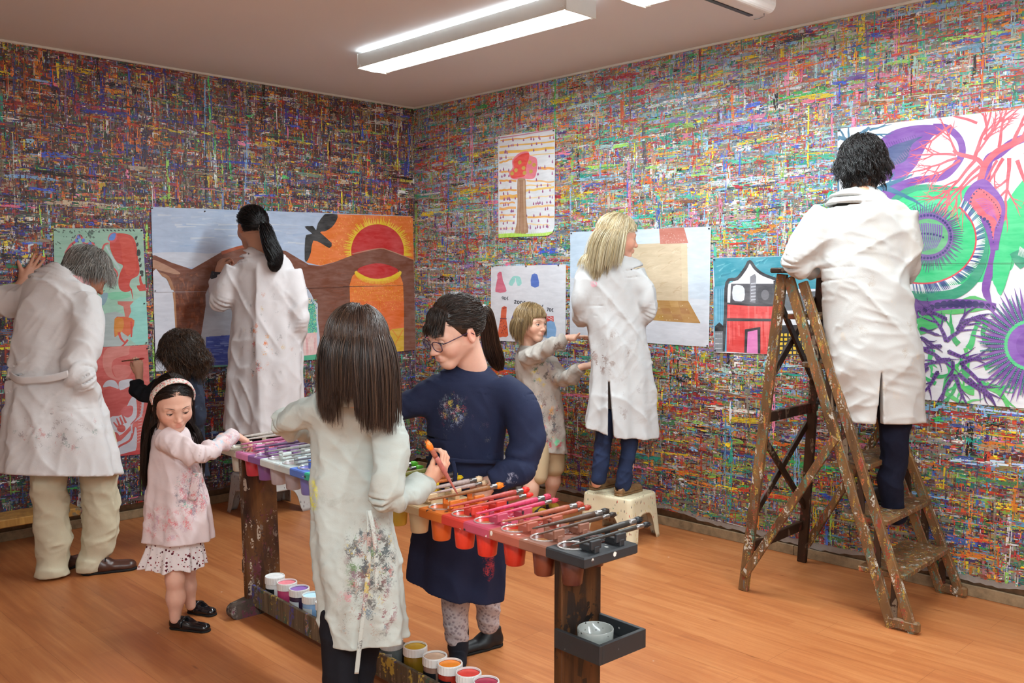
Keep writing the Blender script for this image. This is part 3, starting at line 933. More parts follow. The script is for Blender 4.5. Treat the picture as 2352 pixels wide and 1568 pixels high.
GL = {'9': [[(.9, .35), (.6, .05), (.15, .2), (.25, .5), (.7, .5), (.9, .3), (.8, .7), (.5, 1)]], '0': [[(.5, .1), (.15, .4), (.25, .9), (.65, .95), (.9, .5), (.55, .1)]],
      'E': [[(.9, .1), (.4, .2), (.2, .55), (.4, .95), (.9, .95)], [(.1, .5), (.75, .5)]], '2': [[(.1, .25), (.5, .05), (.8, .3), (.4, .7), (.1, .95), (.95, .95)]],
      '7': [[(.1, .12), (.9, .1), (.5, .6), (.35, 1)]], '4': [[(.5, .05), (.1, .6), (.9, .6)], [(.65, .35), (.6, 1)]], '1': [[(.3, .25), (.55, .05), (.5, 1)]]}


def write(S, t, x, y, w, h, slope, th):
    for i, ch in enumerate(t):
        for st in GL[ch]: S.stroke([(x + i * w * 1.12 + p[0] * w, y + i * w * 1.12 * slope + p[1] * h) for p in st], th, INK, th * .8, 3)


write(S, '90E', 205, 865, 19, 30, .02, 6)
write(S, '200E', 316, 898, 24, 30, .10, 8)
write(S, '140E', 496, 938, 20, 32, .02, 6)
write(S, '70E', 610, 966, 19, 32, .08, 7)
S.done(((1132, 612, 'at the top left corner of the dress drawing'), (1209, 611, 'in the middle of the top edge of the dress drawing'), (1283, 609, 'at the top right corner of the dress drawing')))

# --- beige box shape (right wall)
S = Sheet('R', [(1310, 533), (1633, 520), (1628, 797), (1309, 775)], 'box_painting', 'pale blue painting of a beige open box shape, behind the blond woman', '#dfe6f0', seed=14)
S.frame(1100, 460, 3.92); g = S.r
S.poly([(820, 290), (2080, 240), (2075, 900), (1900, 880), (1870, 400), (820, 640)], '#d6e4f2', 0)
S.poly([(820, 1000), (1500, 1080), (2060, 1110), (2060, 1320), (820, 1240)], '#dcdfe8', 0)
S.poly([(830, 300), (1050, 285), (1000, 600), (830, 700)], '#cfe2f4', 2)
S.poly([(1380, 395), (1640, 385), (1875, 388), (1885, 915), (1200, 890)], '#d9c4a4', 0)
for i in range(40):
    x = g.uniform(1400, 1820); y = g.uniform(420, 860); S.stroke([(x, y), (x + 30, y - 20), (x + 70, y - g.uniform(10, 50))], g.uniform(6, 22), g.choice(('#d2ba98', '#e0cdb0', '#cfb693', '#dcc8a8')), 4)
S.poly([(1820, 390), (1875, 388), (1885, 910), (1830, 905)], '#ddcbaa', 0)
S.poly([(1622, 250), (1845, 240), (1885, 385), (1632, 392)], '#c97c6c', 0)
for i in range(34): S.ell((g.uniform(1640, 1860), 385 - abs(g.gauss(0, 40))), 4, 3, '#e8c8bc', 0, 5)
S.poly([(1200, 890), (1885, 905), (1995, 1105), (1860, 1100), (1500, 1075), (1100, 1050)], '#b98a4a', 0)
for j in range(3):
    for i in range(7):
        if (i + j) % 2: S.poly([(1300 + i * 82 + j * 14, 908 + j * 60), (1376 + i * 82 + j * 14, 908 + j * 60), (1386 + i * 84 + j * 16, 962 + j * 58), (1306 + i * 84 + j * 16, 962 + j * 58)], g.choice(('#c79a58', '#b07c44', '#c6885a', '#be9040')), 0, 1)
for i in range(14): S.ell((g.uniform(1600, 1900), g.uniform(930, 1090)), 4, 4, '#e8d8b0', 0, 5)
S.done(((1313, 536, 'at the top left corner of the beige box painting'), (1463, 530, 'at the top edge of the beige box painting'), (1629, 525, 'at the top right corner of the beige box painting'), (1625, 794, 'at the bottom right corner of the beige box painting')))

# --- red house (right wall)
S = Sheet('R', [(1638, 592), (1880, 586), (1880, 818), (1640, 809)], 'house_painting', 'painting of a red house with pointed gable under teal sky, behind the step ladder', '#e9ecf2', seed=15)
S.frame(1600, 230, 2.1476); g = S.r
S.poly([(80, 780), (600, 765), (600, 930), (90, 930)], '#3f9cb0', 0)
for i in range(60):
    x = g.uniform(85, 560); y = g.uniform(780, 900); S.stroke([(x, y), (x + g.uniform(10, 50), y - g.uniform(5, 30))], g.uniform(4, 12), g.choice(('#58b0c0', '#2f8a9e', '#4aa4b4', '#76c0cc')), 3, 2)
S.poly([(84, 920), (150, 910), (150, 1240), (84, 1240)], '#62aecb', 0)
for i in range(16): S.stroke([(88 + i * 4, 930), (88 + i * 4, 1090)], 4, g.choice(('#74bcd6', '#52a0c0')), 3, 1)
W_ = '#eff0f4'; K_ = '#3c3b40'; R_ = '#e84a48'
S.poly([(150, 910), (205, 880), (262, 805), (320, 860), (385, 885), (385, 1010), (150, 1010)], W_, 0)
S.poly([(170, 905), (390, 905), (395, 1010), (165, 1010)], '#56555c', 0)
S.poly([(180, 918), (215, 912), (236, 930), (234, 985), (205, 992), (178, 980)], '#e4eaf4', 2)
S.poly([(305, 925), (372, 925), (368, 1000), (305, 995)], '#4a4a50', 2); S.ell((338, 960), 20, 26, '#77767c', 0, 12)
S.poly([(264, 870), (288, 856), (294, 870), (290, 1000), (262, 995)], '#8a8a92', 0)
for i in range(6): S.stroke([(268, 905 + i * 16), (292, 902 + i * 16)], 6, '#c9ccd4', 4, 1)
S.poly([(150, 1000), (380, 1015), (378, 1255), (148, 1240)], R_, 0)
for i in range(26): S.stroke([(160 + i * 8, g.uniform(1010, 1120)), (162 + i * 8, g.uniform(1140, 1235))], 9, g.choice(('#f06a66', '#e0403e', '#ee5856')), 6, 1)
S.stroke([(150, 1082), (380, 1084)], 14, K_, 13, 1)
S.poly([(235, 1245), (238, 1130), (315, 1118), (315, 1250)], K_, 0); S.poly([(248, 1245), (252, 1142), (300, 1132), (302, 1250)], '#ec8ac8', 0)
S.stroke([(130, 1240), (142, 1060), (150, 900), (200, 880), (240, 830), (262, 795), (290, 830), (330, 860), (400, 885)], 17, K_, 15, 4)
S.stroke([(150, 1002), (260, 1010), (380, 1012)], 9, K_, 9, 2); S.stroke([(386, 890), (388, 1010), (380, 1250)], 14, K_, 12, 2)
S.poly([(90, 1115), (112, 1095), (134, 1115), (132, 1140), (90, 1140)], '#222226', 0); S.poly([(90, 1140), (130, 1140), (128, 1242), (86, 1240)], '#8f959c', 0)
for i in range(4):
    S.stroke([(92, 1152 + i * 24), (128, 1152 + i * 24)], 4, '#d0d6dc', 3, 1); S.stroke([(96 + i * 10, 1142), (95 + i * 10, 1240)], 4, '#70767e', 3, 1)
S.poly([(390, 960), (600, 940), (600, 1030), (390, 1040)], '#6a7076', 0)
S.poly([(400, 1110), (600, 1105), (600, 1260), (395, 1255)], '#26262c', 0)
for j in range(5):
    for i in range(9): S.poly([(410 + i * 22, 1150 + j * 22), (425 + i * 22, 1150 + j * 22), (425 + i * 22, 1164 + j * 22), (410 + i * 22, 1164 + j * 22)], '#f0c838', 0, .4)
S.done(((1641, 596, 'at the top left corner of the red house painting'), (1643, 805, 'at the bottom left corner of the red house painting')))

# --- coral sea (right wall, the biggest)
S = Sheet('R', [(1924, 296), (2420, 241), (2420, 944), (1921, 899)], 'coral_painting', 'huge painting of purple, green and red coral shapes beside the ladder', '#e9e9ee', seed=21)
PU, PD, GR, GT, CO, TE, NV = '#7d4aa0', '#5a3480', '#3cc882', '#3a9a78', '#e4606c', '#3f7390', '#38336e'
S.frame(1900, 230, 4.356); g = S.r
# green ground
S.poly([(560, 1000), (700, 880), (1000, 840), (1350, 870), (1480, 830), (1600, 850), (1700, 950), (1800, 1010), (1990, 760), (2230, 800), (2230, 1400), (1900, 1560), (1700, 1800), (560, 1800)], GR, 2)
S.poly([(560, 1000), (700, 885), (1000, 840), (1300, 880), (1250, 900), (900, 905), (700, 1010), (560, 1090)], GT, 2)
for i in range(12): S.stroke([(720 + i * 20, 1080 + i * 4), (950 + i * 14, 960 + i * 9), (1180 + i * 5, 940 + i * 12)], 10, g.choice(('#4cd492', '#58dca0', '#34b878')), 4)
# purple pod
S.poly([(440, 520), (560, 370), (700, 290), (900, 250), (1080, 248), (1180, 262), (1140, 330), (1060, 360), (980, 480), (900, 640), (820, 730), (760, 780), (640, 800), (440, 800)], PU, 3)
S.poly([(520, 560), (640, 460), (760, 420), (960, 360), (850, 440), (810, 560), (760, 620), (640, 655), (540, 660)], '#44507e', 3)
for i in range(15):
    t = i / 14; S.stroke([(545 + 330 * t, 440 - 90 * t), (575 + 320 * t, 490 - 90 * t)], 7, '#5a3480', 3, 1); S.stroke([(620 + 230 * t, 740 - 240 * t), (590 + 225 * t, 690 - 230 * t)], 7, '#93628f', 3, 1)
S.stroke([(1060, 270), (1200, 280), (1310, 370), (1350, 470), (1340, 560), (1260, 680), (1140, 770), (900, 800), (650, 880), (540, 960)], 70, PU, 70)
S.stroke([(1000, 790), (760, 850), (580, 980)], 60, PU, 90)
# teal limbs
S.stroke([(110, 370), (180, 390), (260, 430), (360, 400)], 36, TE, 40); S.stroke([(260, 400), (340, 350), (420, 270)], 40, TE, 26)
for x, y, a, l in ((180, 390, -2.1, 130), (215, 385, -1.5, 130), (420, 300, -.5, 150), (400, 330, .1, 170), (340, 350, .6, 120), (240, 370, -.4, 150), (130, 480, 2.9, 60), (300, 400, .3, 130), (120, 400, -2.2, 60)): S.branch(x, y, a, l, 26, TE, 1, .5, 2, .2)
S.stroke([(105, 720), (100, 860), (110, 1000)], 40, TE, 40)
S.stroke([(500, 900), (620, 840), (750, 790), (860, 740)], 60, TE, 14); S.branch(620, 830, -1.2, 90, 22, TE, 1, .5, 2); S.branch(560, 870, .4, 300, 60, TE, 1, .3, 2)
# crimson coral fans
S.stroke([(1560, 860), (1590, 700), (1620, 590), (1720, 530), (1850, 430), (2000, 370), (2150, 330)], 110, PU, 70)
S.stroke([(1520, 860), (1560, 700), (1610, 600), (1720, 500), (1850, 440), (2000, 360), (2200, 280)], 66, CO, 60)
S.stroke([(1580, 680), (1500, 590), (1320, 540), (1260, 500)], 56, CO, 30)
for x, y, a, l, w, d in ((1300, 540, -2.1, 260, 30, 2), (1290, 550, -2.9, 300, 30, 2), (1300, 580, 2.9, 360, 28, 2), (1330, 600, 2.5, 330, 26, 2), (1480, 560, -1.4, 420, 40, 2), (1500, 520, -1.0, 260, 26, 2), (1570, 400, -1.0, 320, 34, 2), (1480, 600, 2.4, 520, 34, 2), (1530, 660, 2.45, 560, 34, 2), (1550, 720, 2.5, 460, 26, 2), (1860, 420, -1.3, 330, 40, 2), (1720, 470, -1.5, 330, 36, 2), (1500, 230, -2.9, 420, 30, 2), (1240, 250, 2.6, 330, 26, 1),
                         (1820, 580, 1.5, 420, 44, 2), (1760, 580, 2.1, 330, 34, 2), (1900, 600, 1.1, 400, 44, 2), (1980, 520, .8, 300, 40, 2), (1950, 380, -1.2, 260, 30, 2), (1700, 600, 2.2, 280, 26, 1)):
    S.branch(x, y, a, l, w, CO, d, .62, 4, .16, None, .5)
# vase with the red heart
S.poly([(1540, 790), (1460, 830), (1380, 930), (1350, 1060), (1400, 1180), (1500, 1270), (1600, 1370), (1630, 1480), (1640, 1600), (1700, 1600), (1720, 1430), (1770, 1200), (1780, 1060), (1740, 960), (1660, 860), (1600, 800)], PU, 3)
S.poly([(1520, 880), (1430, 980), (1430, 1080), (1500, 1160), (1590, 1190), (1640, 1290), (1660, 1400), (1680, 1270), (1740, 1140), (1730, 1050), (1660, 960)], CO, 3)
for i in range(9): S.stroke([(1480 + i * 14, 1000 + i * 16), (1560 + i * 14, 985 + i * 24), (1660 + i * 7, 1040 + i * 26)], 9, '#9a5aa8', 5)
for p, r in (((1522, 885), 9), ((1495, 912), 9), ((1468, 938), 10), ((1444, 975), 11), ((1434, 1015), 12), ((1432, 1055), 14), ((1440, 1095), 20), ((1468, 1130), 20), ((1510, 1168), 22), ((1535, 1170), 16), ((1573, 1188), 18), ((1605, 1213), 16), ((1622, 1240), 13), ((1633, 1270), 12), ((1645, 1320), 9), ((1655, 1370), 8), ((1662, 1420), 7)): S.ell(p, r, r, NV, 0, 10)
for i in range(16):
    t = i / 15; S.ell((1540 + 190 * math.sin(t * 2.2), 895 + 380 * t), 7, 8, '#5a2048', 0, 7)
# eye with fringes
S.frame(2060, 580, 4.236)
e0 = (300, -155)
for i in range(84):
    a = 2 * PI * i / 84; S.stroke([(e0[0] + 225 * math.cos(a), e0[1] + 215 * math.sin(a)), (e0[0] + (345 + g.uniform(-20, 30)) * math.cos(a + .06), e0[1] + (335 + g.uniform(-25, 30)) * math.sin(a + .06))], 15, '#6a5a8a', 3, 1)
S.ell(e0, 250, 230, '#7a5a9c', 0, 40); S.ell(e0, 200, 175, '#66b07a', 0, 40)
for i in range(15): S.stroke([(130 + i * 22, -290 + abs(i - 7) * 3), (150 + i * 20, -150), (140 + i * 17, -10 - abs(i - 7) * 5)], 15, '#7d5aa4', 8)
for i in range(44):
    a = 2 * PI * i / 44; S.ell((e0[0] + 226 * math.cos(a), e0[1] + 208 * math.sin(a)), 13, 13, NV, 0, 9)
for i in range(12): S.ell((120 + i * 30, -185 + (i - 5) ** 2 * 1.0), 10, 11, NV, 0, 9)
# teal bowl and its fringe
S.stroke([(60, 420), (300, 430), (560, 400), (740, 270), (830, 80), (850, -120), (760, -340), (640, -480)], 110, GT, 70)
for i in range(92):
    t = i / 91; a = 1.75 - 2.55 * t; x = 250 + 520 * math.cos(a); y = -130 + 430 * math.sin(a)
    x2 = 250 + 610 * math.cos(a - .05); y2 = -130 + 530 * math.sin(a - .05)
    S.stroke([(x, y), (x2, y2)], 17, g.choice(('#e6ecf0', '#54609c', '#6a8aa8', '#f0f2f4', '#3f4a8a')), 5, 1); S.ell((x, y), 9, 11, '#d84450', a, 7)
for i in range(40):
    t = i / 39; S.stroke([(-30 + 130 * t, -385 + 0 * t - 40 * t), (-40 + 140 * t, -345 - 70 * t)], 8, g.choice(('#e6ecf0', '#54609c', '#d84450')), 4, 1)
# lower limbs
S.poly([(840, 420), (830, 300), (880, 120), (910, 0), (960, -60), (990, 60), (940, 200), (900, 360), (930, 520)], PU, 2)
S.poly([(960, -20), (1080, 0), (1120, 60), (1080, 240), (1010, 420), (960, 330), (930, 250)], GR, 2)
S.poly([(1120, 0), (1300, -60), (1300, 60), (1200, 160), (1110, 40)], GT, 2)
for i in range(14): S.stroke([(1200 + i * 9, -60 + i * 6), (1180 + i * 11, 30 + i * 4)], 7, '#e9ecee', 3, 1)
S.poly([(330, 560), (560, 600), (900, 545), (930, 500), (760, 420), (640, 450)], '#5cbc6a', 2)
S.stroke([(100, 560), (250, 545), (420, 510), (620, 500), (800, 500), (960, 530)], 130, PU, 70)
S.poly([(100, 440), (240, 470), (330, 480), (280, 600), (200, 640), (100, 640)], '#6a3f8a', 2)
for i in range(13):
    r = 20 + 20 * math.sin(PI * i / 12); S.ell((215 + i * 61, 580 - 80 * math.sin(min(1, i / 5) * PI / 2) + max(0, i - 9) * 9), r, r, '#352a62', 0, 16)
for i in range(22):
    x = g.uniform(220, 950); y = g.uniform(620, 1380); S.branch(x, y, g.uniform(0, 6.3), g.uniform(140, 300), g.uniform(40, 80), g.choice(('#44c070', '#5cc86a', '#3aac62')), 1, .8, 2, .5)
S.poly([(210, 640), (340, 600), (470, 600), (440, 700), (230, 800)], '#45b464', 2)
for x, y, a, l in ((480, 860, -1.75, 280), (480, 860, -.75, 330), (430, 910, 2.9, 210), (500, 960, .55, 260), (520, 1040, 2.75, 290), (540, 1060, 1.5, 160), (560, 1190, 2.3, 300), (560, 1190, 1.2, 270), (600, 1180, .85, 330), (620, 1080, -.35, 230), (640, 1100, .75, 380), (250, 930, .35, 280), (230, 740, .05, 140), (230, 830, .25, 160), (300, 1120, 2.6, 160), (480, 650, -2.6, 220), (590, 750, -1.2, 190), (640, 680, -.6, 200), (400, 1160, 2.2, 230), (700, 1230, .6, 260)):
    S.branch(x, y, a, l, 44, '#6a3f92', 1, .75, 3, .22, '#3a2a5c', .6)
# purple sea urchin
for i in range(42):
    a = PI / 2 + PI * (i + .5) / 42 * 1.25 - .4; x0, y0 = 1300 + 230 * math.cos(a), 900 + 230 * math.sin(a)
    l = g.uniform(480, 640); x1, y1 = 1300 + l * math.cos(a + .04), 900 + l * math.sin(a + .04)
    S.stroke([(x0, y0), (x1, y1)], 56, g.choice(('#7d4aa0', '#6f4294', '#8452a8')), 2, 4, 44)
for i in range(24):
    a = PI / 2 + PI * (i + .5) / 24 * 1.2 - .35
    for j in range(13):
        q = 245 + j * 20; x, y = 1300 + q * math.cos(a), 900 + q * math.sin(a)
        S.ell((x, y), 15 - abs(j - 5) * .8, 14 - abs(j - 5) * .8, '#2f4468', a, 8)
    for j in range(13):
        q = 245 + j * 20; S.ell((1300 + q * math.cos(a), 900 + q * math.sin(a)), 6, 6, '#54b894', 0, 6)
S.ell((1300, 900), 250, 240, '#8452b0', 0, 40); S.ell((1300, 900), 140, 140, '#7a48a4', 0, 30)
for i in range(26):
    a = PI / 2 + PI * i / 25; S.ell((1300 + 240 * math.cos(a), 900 + 232 * math.sin(a)), 19, 19, '#4cc480', 0, 10)
S.stroke([(-600, 125), (200, 112), (600, 105), (1300, 100)], 5, '#2c3a34', 4, 2)
S.done(((1927, 300, 'at the top left corner of the coral painting'), (2212, 925, 'at the bottom edge of the coral painting')))
# ------------------------------------------------------------------ wood, plastic and paint materials


def splat_wood(name, dark, light, drips, amount=.5, rough=.55, grain=(3, 3, 40), fine=1.0):
    """old timber with streaks and flecks of dried paint"""
    m = NT(name)
    g = m.noise(m.map(m.obj(), grain), 1, 5, .6, .5)
    c = m.ramp(g, [(.3, lin(dark)), (.7, lin(light))])
    n = len(drips)
    for i, h in enumerate(drips):
        v = m.vor(m.map(m.obj(), ((26 + 5 * i) * fine, (26 + 4 * i) * fine, (13 + i) * fine * .7), (i * 3.7, i * 1.9, i * 5.1)), 1)
        s = m.sep(v)
        edge = m.noise(m.obj(), (45 + 8 * i) * fine, 3, .6)
        mask = m.step(m.math('ADD', s[0], m.math('MULTIPLY', m.math('SUBTRACT', edge, .5), .8)), 1.0 - amount / n * .9, 1.03 - amount / n * .9)
        c = m.mix(mask, c, lin(h))
    m.color(c)
    m.bump(g, .25, .004)
    return m.fin(rough, .35)


def flecks(name, base, cols, dens=.25, scale=60, rough=.45, var=.05, sx=1.0, **kw):
    """clean surface with a few paint flecks"""
    m = NT(name)
    nz = m.noise(m.obj(), 7, 4, .6)
    b = lin(base)
    c = m.ramp(nz, [(.3, tuple(x * (1 - var) for x in b[:3]) + (1,)), (.7, tuple(min(1, x * (1 + var)) for x in b[:3]) + (1,))])
    for i, h in enumerate(cols):
        v = m.vor(m.map(m.obj(), (scale, scale, scale * sx), (i * 2.3, i * 4.1, i)), 1)
        s = m.sep(v)
        e = m.noise(m.obj(), scale * 1.7, 2)
        d = m.vor(m.map(m.obj(), (scale, scale, scale * sx), (i * 2.3, i * 4.1, i)), 1, out='Distance')
        mask = m.math('MULTIPLY', m.step(s[0], 1 - dens / len(cols), 1.001 - dens / len(cols)), m.step(m.math('ADD', d, m.math('MULTIPLY', e, .5)), .62, .5))
        c = m.mix(mask, c, lin(h))
    m.color(c)
    return m.fin(rough, .4, **kw)


# ------------------------------------------------------------------ the palette table
ZT = .72
TE_ = onz(1342, 1283, ZT)
_l = onz(508, 1026, ZT)
TU = (_l - TE_).normalized(); TV = Vector((TU.y, -TU.x, 0))
TU3, TV3, Z3 = TU, TV, Vector((0, 0, 1))
TW = .215


def tp(s, t, z):
    p = TE_ + TU * s + TV * t
    return Vector((p.x, p.y, z))


SEG = [0, .145, .253, .384, .503, .611, .730, .852, .974, 1.096, 1.217, 1.339, 1.461, 1.575, 1.700, 1.822, 1.930, 2.044, 2.186]
SCOL = [('black', '#2b2d30', '#1a1b1d'), ('brown', '#8a5a48', '#5a3026'), ('red brown', '#a85a48', '#9a3a26'), ('rose', '#b8485e', '#b8324e'), ('red', '#cc3c30', '#d8281e'),
        ('orange', '#d8742c', '#f08020'), ('beige', '#d8bc94', '#e6c8a4'), ('yellow', '#d8b02c', '#f0c81e'), ('olive', '#a8a03c', '#b0a428'), ('light green', '#6fae3c', '#5cb82c'),
        ('dark green', '#2f6a44', '#245c38'), ('teal', '#3fc0a0', '#2fae90'), ('blue', '#5f86e0', '#3658c8'), ('grey blue', '#cfdcdc', '#9fb6c0'), ('pale blue', '#dbe6e4', '#bfe0ee'),
        ('purple', '#8a5c98', '#6a3a88'), ('pink', '#dc86b4', '#ea7a98'), ('white', '#ddd2bc', '#f0efe8')]

table = empty('palette_table', tp(1.09, TW / 2, 0), 'long low paint table with eighteen coloured bands of cups and brushes', 'paint table')
seg_m = [flecks('table_paint_%s' % n.replace(' ', '_'), h, ['#e8e4dc', '#3a2a28'], .10, 50, .5, .12) for n, h, _ in SCOL]
wood_post = splat_wood('stained_post', '#2a1712', '#6e4420', ['#6a5a50', '#5a2a34', '#a89888', '#3a2420'], .30, .45, (14, 14, 3), 1.8)
wood_post2 = splat_wood('brown_post', '#1c110c', '#5e391c', ['#15110f', '#241a16'], .35, .45, (26, 26, 2))
dark_wood = splat_wood('dark_table_wood', '#3a3230', '#5f5248', ['#7d7670', '#2c2624', '#6a3a4a'], .4, .6, (20, 20, 20))
black_wood = flecks('black_table_wood', '#26282a', ['#4f5458', '#8a8a88'], .03, 110, .5, .15)

mb = MB()
zt, zb, b = ZT, ZT - .03, .004


def cup_spot(i, back):
    sc = (SEG[i] + SEG[i + 1]) / 2 + .018 + (.012 if i == 0 else 0)
    return (sc - .002, .150, .0325) if back else (sc, .060, .0400)


for i in range(18):
    s0, s1 = SEG[i], SEG[i + 1]; e0 = b if i == 0 else 0; e1 = b if i == 17 else 0
    for back in (0, 1):
        ta, tb = (0, .106) if not back else (.106, TW)
        sc, tc, r = cup_spot(i, back)
        sc = min(max(sc, s0 + r + .001), s1 - r - .001)
        A0, A1 = s0 + e0, s1 - e1; B0, B1 = (ta + b, tb) if not back else (ta, tb - b)
        angs = sorted([2 * PI * k / 28 for k in range(28)] + [math.atan2(y - tc, x - sc) % (2 * PI) for x in (A0, A1) for y in (B0, B1)])
        out = []; cir = []
        for a in angs:
            ca, sa = math.cos(a), math.sin(a); q = 9
            if ca > 1e-9: q = min(q, (A1 - sc) / ca)
            if ca < -1e-9: q = min(q, (A0 - sc) / ca)
            if sa > 1e-9: q = min(q, (B1 - tc) / sa)
            if sa < -1e-9: q = min(q, (B0 - tc) / sa)
            out.append((sc + ca * q, tc + sa * q)); cir.append((sc + ca * r, tc + sa * r))
        n = len(angs)
        vs = [tp(x, y, z) for z in (zt, zb) for ring_ in (out, cir) for x, y in ring_]
        fs = []
        for k in range(n):
            j = (k + 1) % n
            fs.append((k, j, n + j, n + k)); fs.append((3 * n + k, 3 * n + j, 2 * n + j, 2 * n + k)); fs.append((n + k, n + j, 3 * n + j, 3 * n + k))
        mb.add(vs, fs, i)
    # chamfered outer edges
    for side in [0, 1] + ([2] if i == 0 else []) + ([3] if i == 17 else []):
        if side == 0: P = lambda o, z, x: tp(x, o, z)
        elif side == 1: P = lambda o, z, x: tp(x, TW - o, z)
        elif side == 2: P = lambda o, z, x: tp(o, x, z)
        else: P = lambda o, z, x: tp(SEG[18] - o, x, z)
        x0, x1 = ((s0, s1) if side < 2 else (0, TW)); y0, y1 = ((s0 + e0, s1 - e1) if side < 2 else (b, TW - b))
        vs = [P(b, zt, y0), P(b, zt, y1), P(0, zt - b, x0), P(0, zt - b, x1), P(0, zb + b, x0), P(0, zb + b, x1), P(b, zb, y0), P(b, zb, y1)]
        mb.add(vs, [(0, 1, 3, 2), (2, 3, 5, 4), (4, 5, 7, 6)], i)
mb.build('tabletop', seg_m, table)


def post(s, mat, edge, t0=.03, t1=.19, lean=0):
    mb = MB()
    a, c = tp(s, (t0 + t1) / 2, 0.03), tp(s + lean, (t0 + t1) / 2, ZT - .03)
    mb.beam(a, c, t1 - t0, .032, TV, 0, .003)
    return mb.build('post', [mat], table)


S_L, S_R = 2.035, .128
post(S_L, wood_post, 0, lean=.035)
post(S_R, wood_post2, 0)
for s, mt in ((S_L, dark_wood), (S_R, black_wood)):
    mb = MB(); prof = []
    for k in range(13):
        a = PI * k / 12; prof.append(tp(s, -.045 + .035 - .035 * math.sin(a) if k not in (0, 12) else -.010, .0 + .065 * (1 - math.cos(a)) / 2))
    pts = [tp(s, -.020, 0)] + [tp(s, -.020 - .030 * math.sin(a), .032 - .032 * math.cos(a)) for a in [PI * q / 8 for q in range(1, 8)]] + [tp(s, -.02, .064), tp(s, .03, .075), tp(s, TW - .03, .075), tp(s, TW + .02, .064)] + \
          [tp(s, TW + .02 + .030 * math.sin(a), .032 + .032 * math.cos(a)) for a in [PI * q / 8 for q in range(1, 8)]] + [tp(s, TW + .02, 0)]
    mb.prism([p - TU * .026 for p in pts], TU, .052)
    mb.build('foot', mt, table)
# long trough between the posts
tray_m = splat_wood('trough_boards', '#40362c', '#74644e', ['#8a8f94', '#3f5a4a', '#b8a04a', '#4a4a8a', '#9a7a6a'], .30, .6, (60, 60, 4))
T0, T1, ZB, ZH = .055, .165, .045, .135
for t in (T0, T1):
    mb = MB(); p, q = tp(S_R - .016, t, (ZB + ZH) / 2), tp(S_L - .017, t, (ZB + ZH) / 2)
    mb.beam(p, q, ZH - ZB, .014, Z3, 0, .002); mb.build('trough_side', tray_m, table)
mb = MB(); p, q = tp(S_R - .016, (T0 + T1) / 2, ZB + .006), tp(S_L - .017, (T0 + T1) / 2, ZB + .006)
mb.beam(p, q, T1 - T0 - .012, .012, TV, 0, .001); mb.build('trough_floor', tray_m, table)
# tenon and wedge on the far side of the left post
mb = MB(); c = tp(S_L + .055, .10, .185); mb.box(c, TU, TV, Z3, .055, .035, .032, 0, .004)
tn = mb.build('tenon', dark_wood, table)
mb = MB(); c = tp(S_L + .045, .10, .20); mb.box(c, TU, TV, Z3, .012, .018, .06, 0, .003); mb.build('wedge', wood_post, tn)
# little open box on the outer side of the right post
bx = MB(); z0, z1 = .445, .497; sa, sb, ta, tb = -.045, .112, .012, .187
for (s, t, hs, ht) in ((sa, (ta + tb) / 2, .006, (tb - ta) / 2), ((sa + sb) / 2, ta, (sb - sa) / 2, .006), ((sa + sb) / 2, tb, (sb - sa) / 2, .006)):
    bx.box(tp(s, t, (z0 + z1) / 2), TU, TV, Z3, hs + (.006 if hs > .02 else 0), ht + (.0 if hs > .02 else -.006), (z1 - z0) / 2, 0, .001)
bx.box(tp((sa + sb) / 2, (ta + tb) / 2, z0 + .004), TU, TV, Z3, (sb - sa) / 2 - .004, (tb - ta) / 2 - .004, .004)
bx.build('side_box', black_wood, table)
# brush rests with notches: two on every band
for i in range(18):
    sm = SEG[i] + .026 if i else .032
    for t in (.062, .163):
        r = MB(); hx = .021
        c = tp(sm + .008, t, ZT + .009)
        r.box(c, TV, TU, Z3, .009, .030, .009, 0, .0015)
        r.box(tp(sm - .014, t, ZT + .022), TV, TU, Z3, .020, .005, .012, 0, .0015)
        r.box(tp(sm + .034, t, ZT + .022), TV, TU, Z3, .009, .004, .010, 0, .0015)
        r.build('brush_rest', seg_m[max(0, i)], table)

# ------------------------------------------------------------------ cups set into the table
def water_mat():
    m = NT('clear_plastic'); m.color((.9, .9, .88, 1))
    return m.fin(.12, .5, Transmission_Weight=.75, IOR=1.45)


CLEAR = water_mat()
WATER = plain('paint_water', '#a8774e', .08, .5, .1, 9)
DARKW = plain('dark_paint_water', '#3c342c', .08, .5, .25, 60)


def gloss(name, h, rough=.18):
    return plain(name, h, rough, .5, .08, 40)


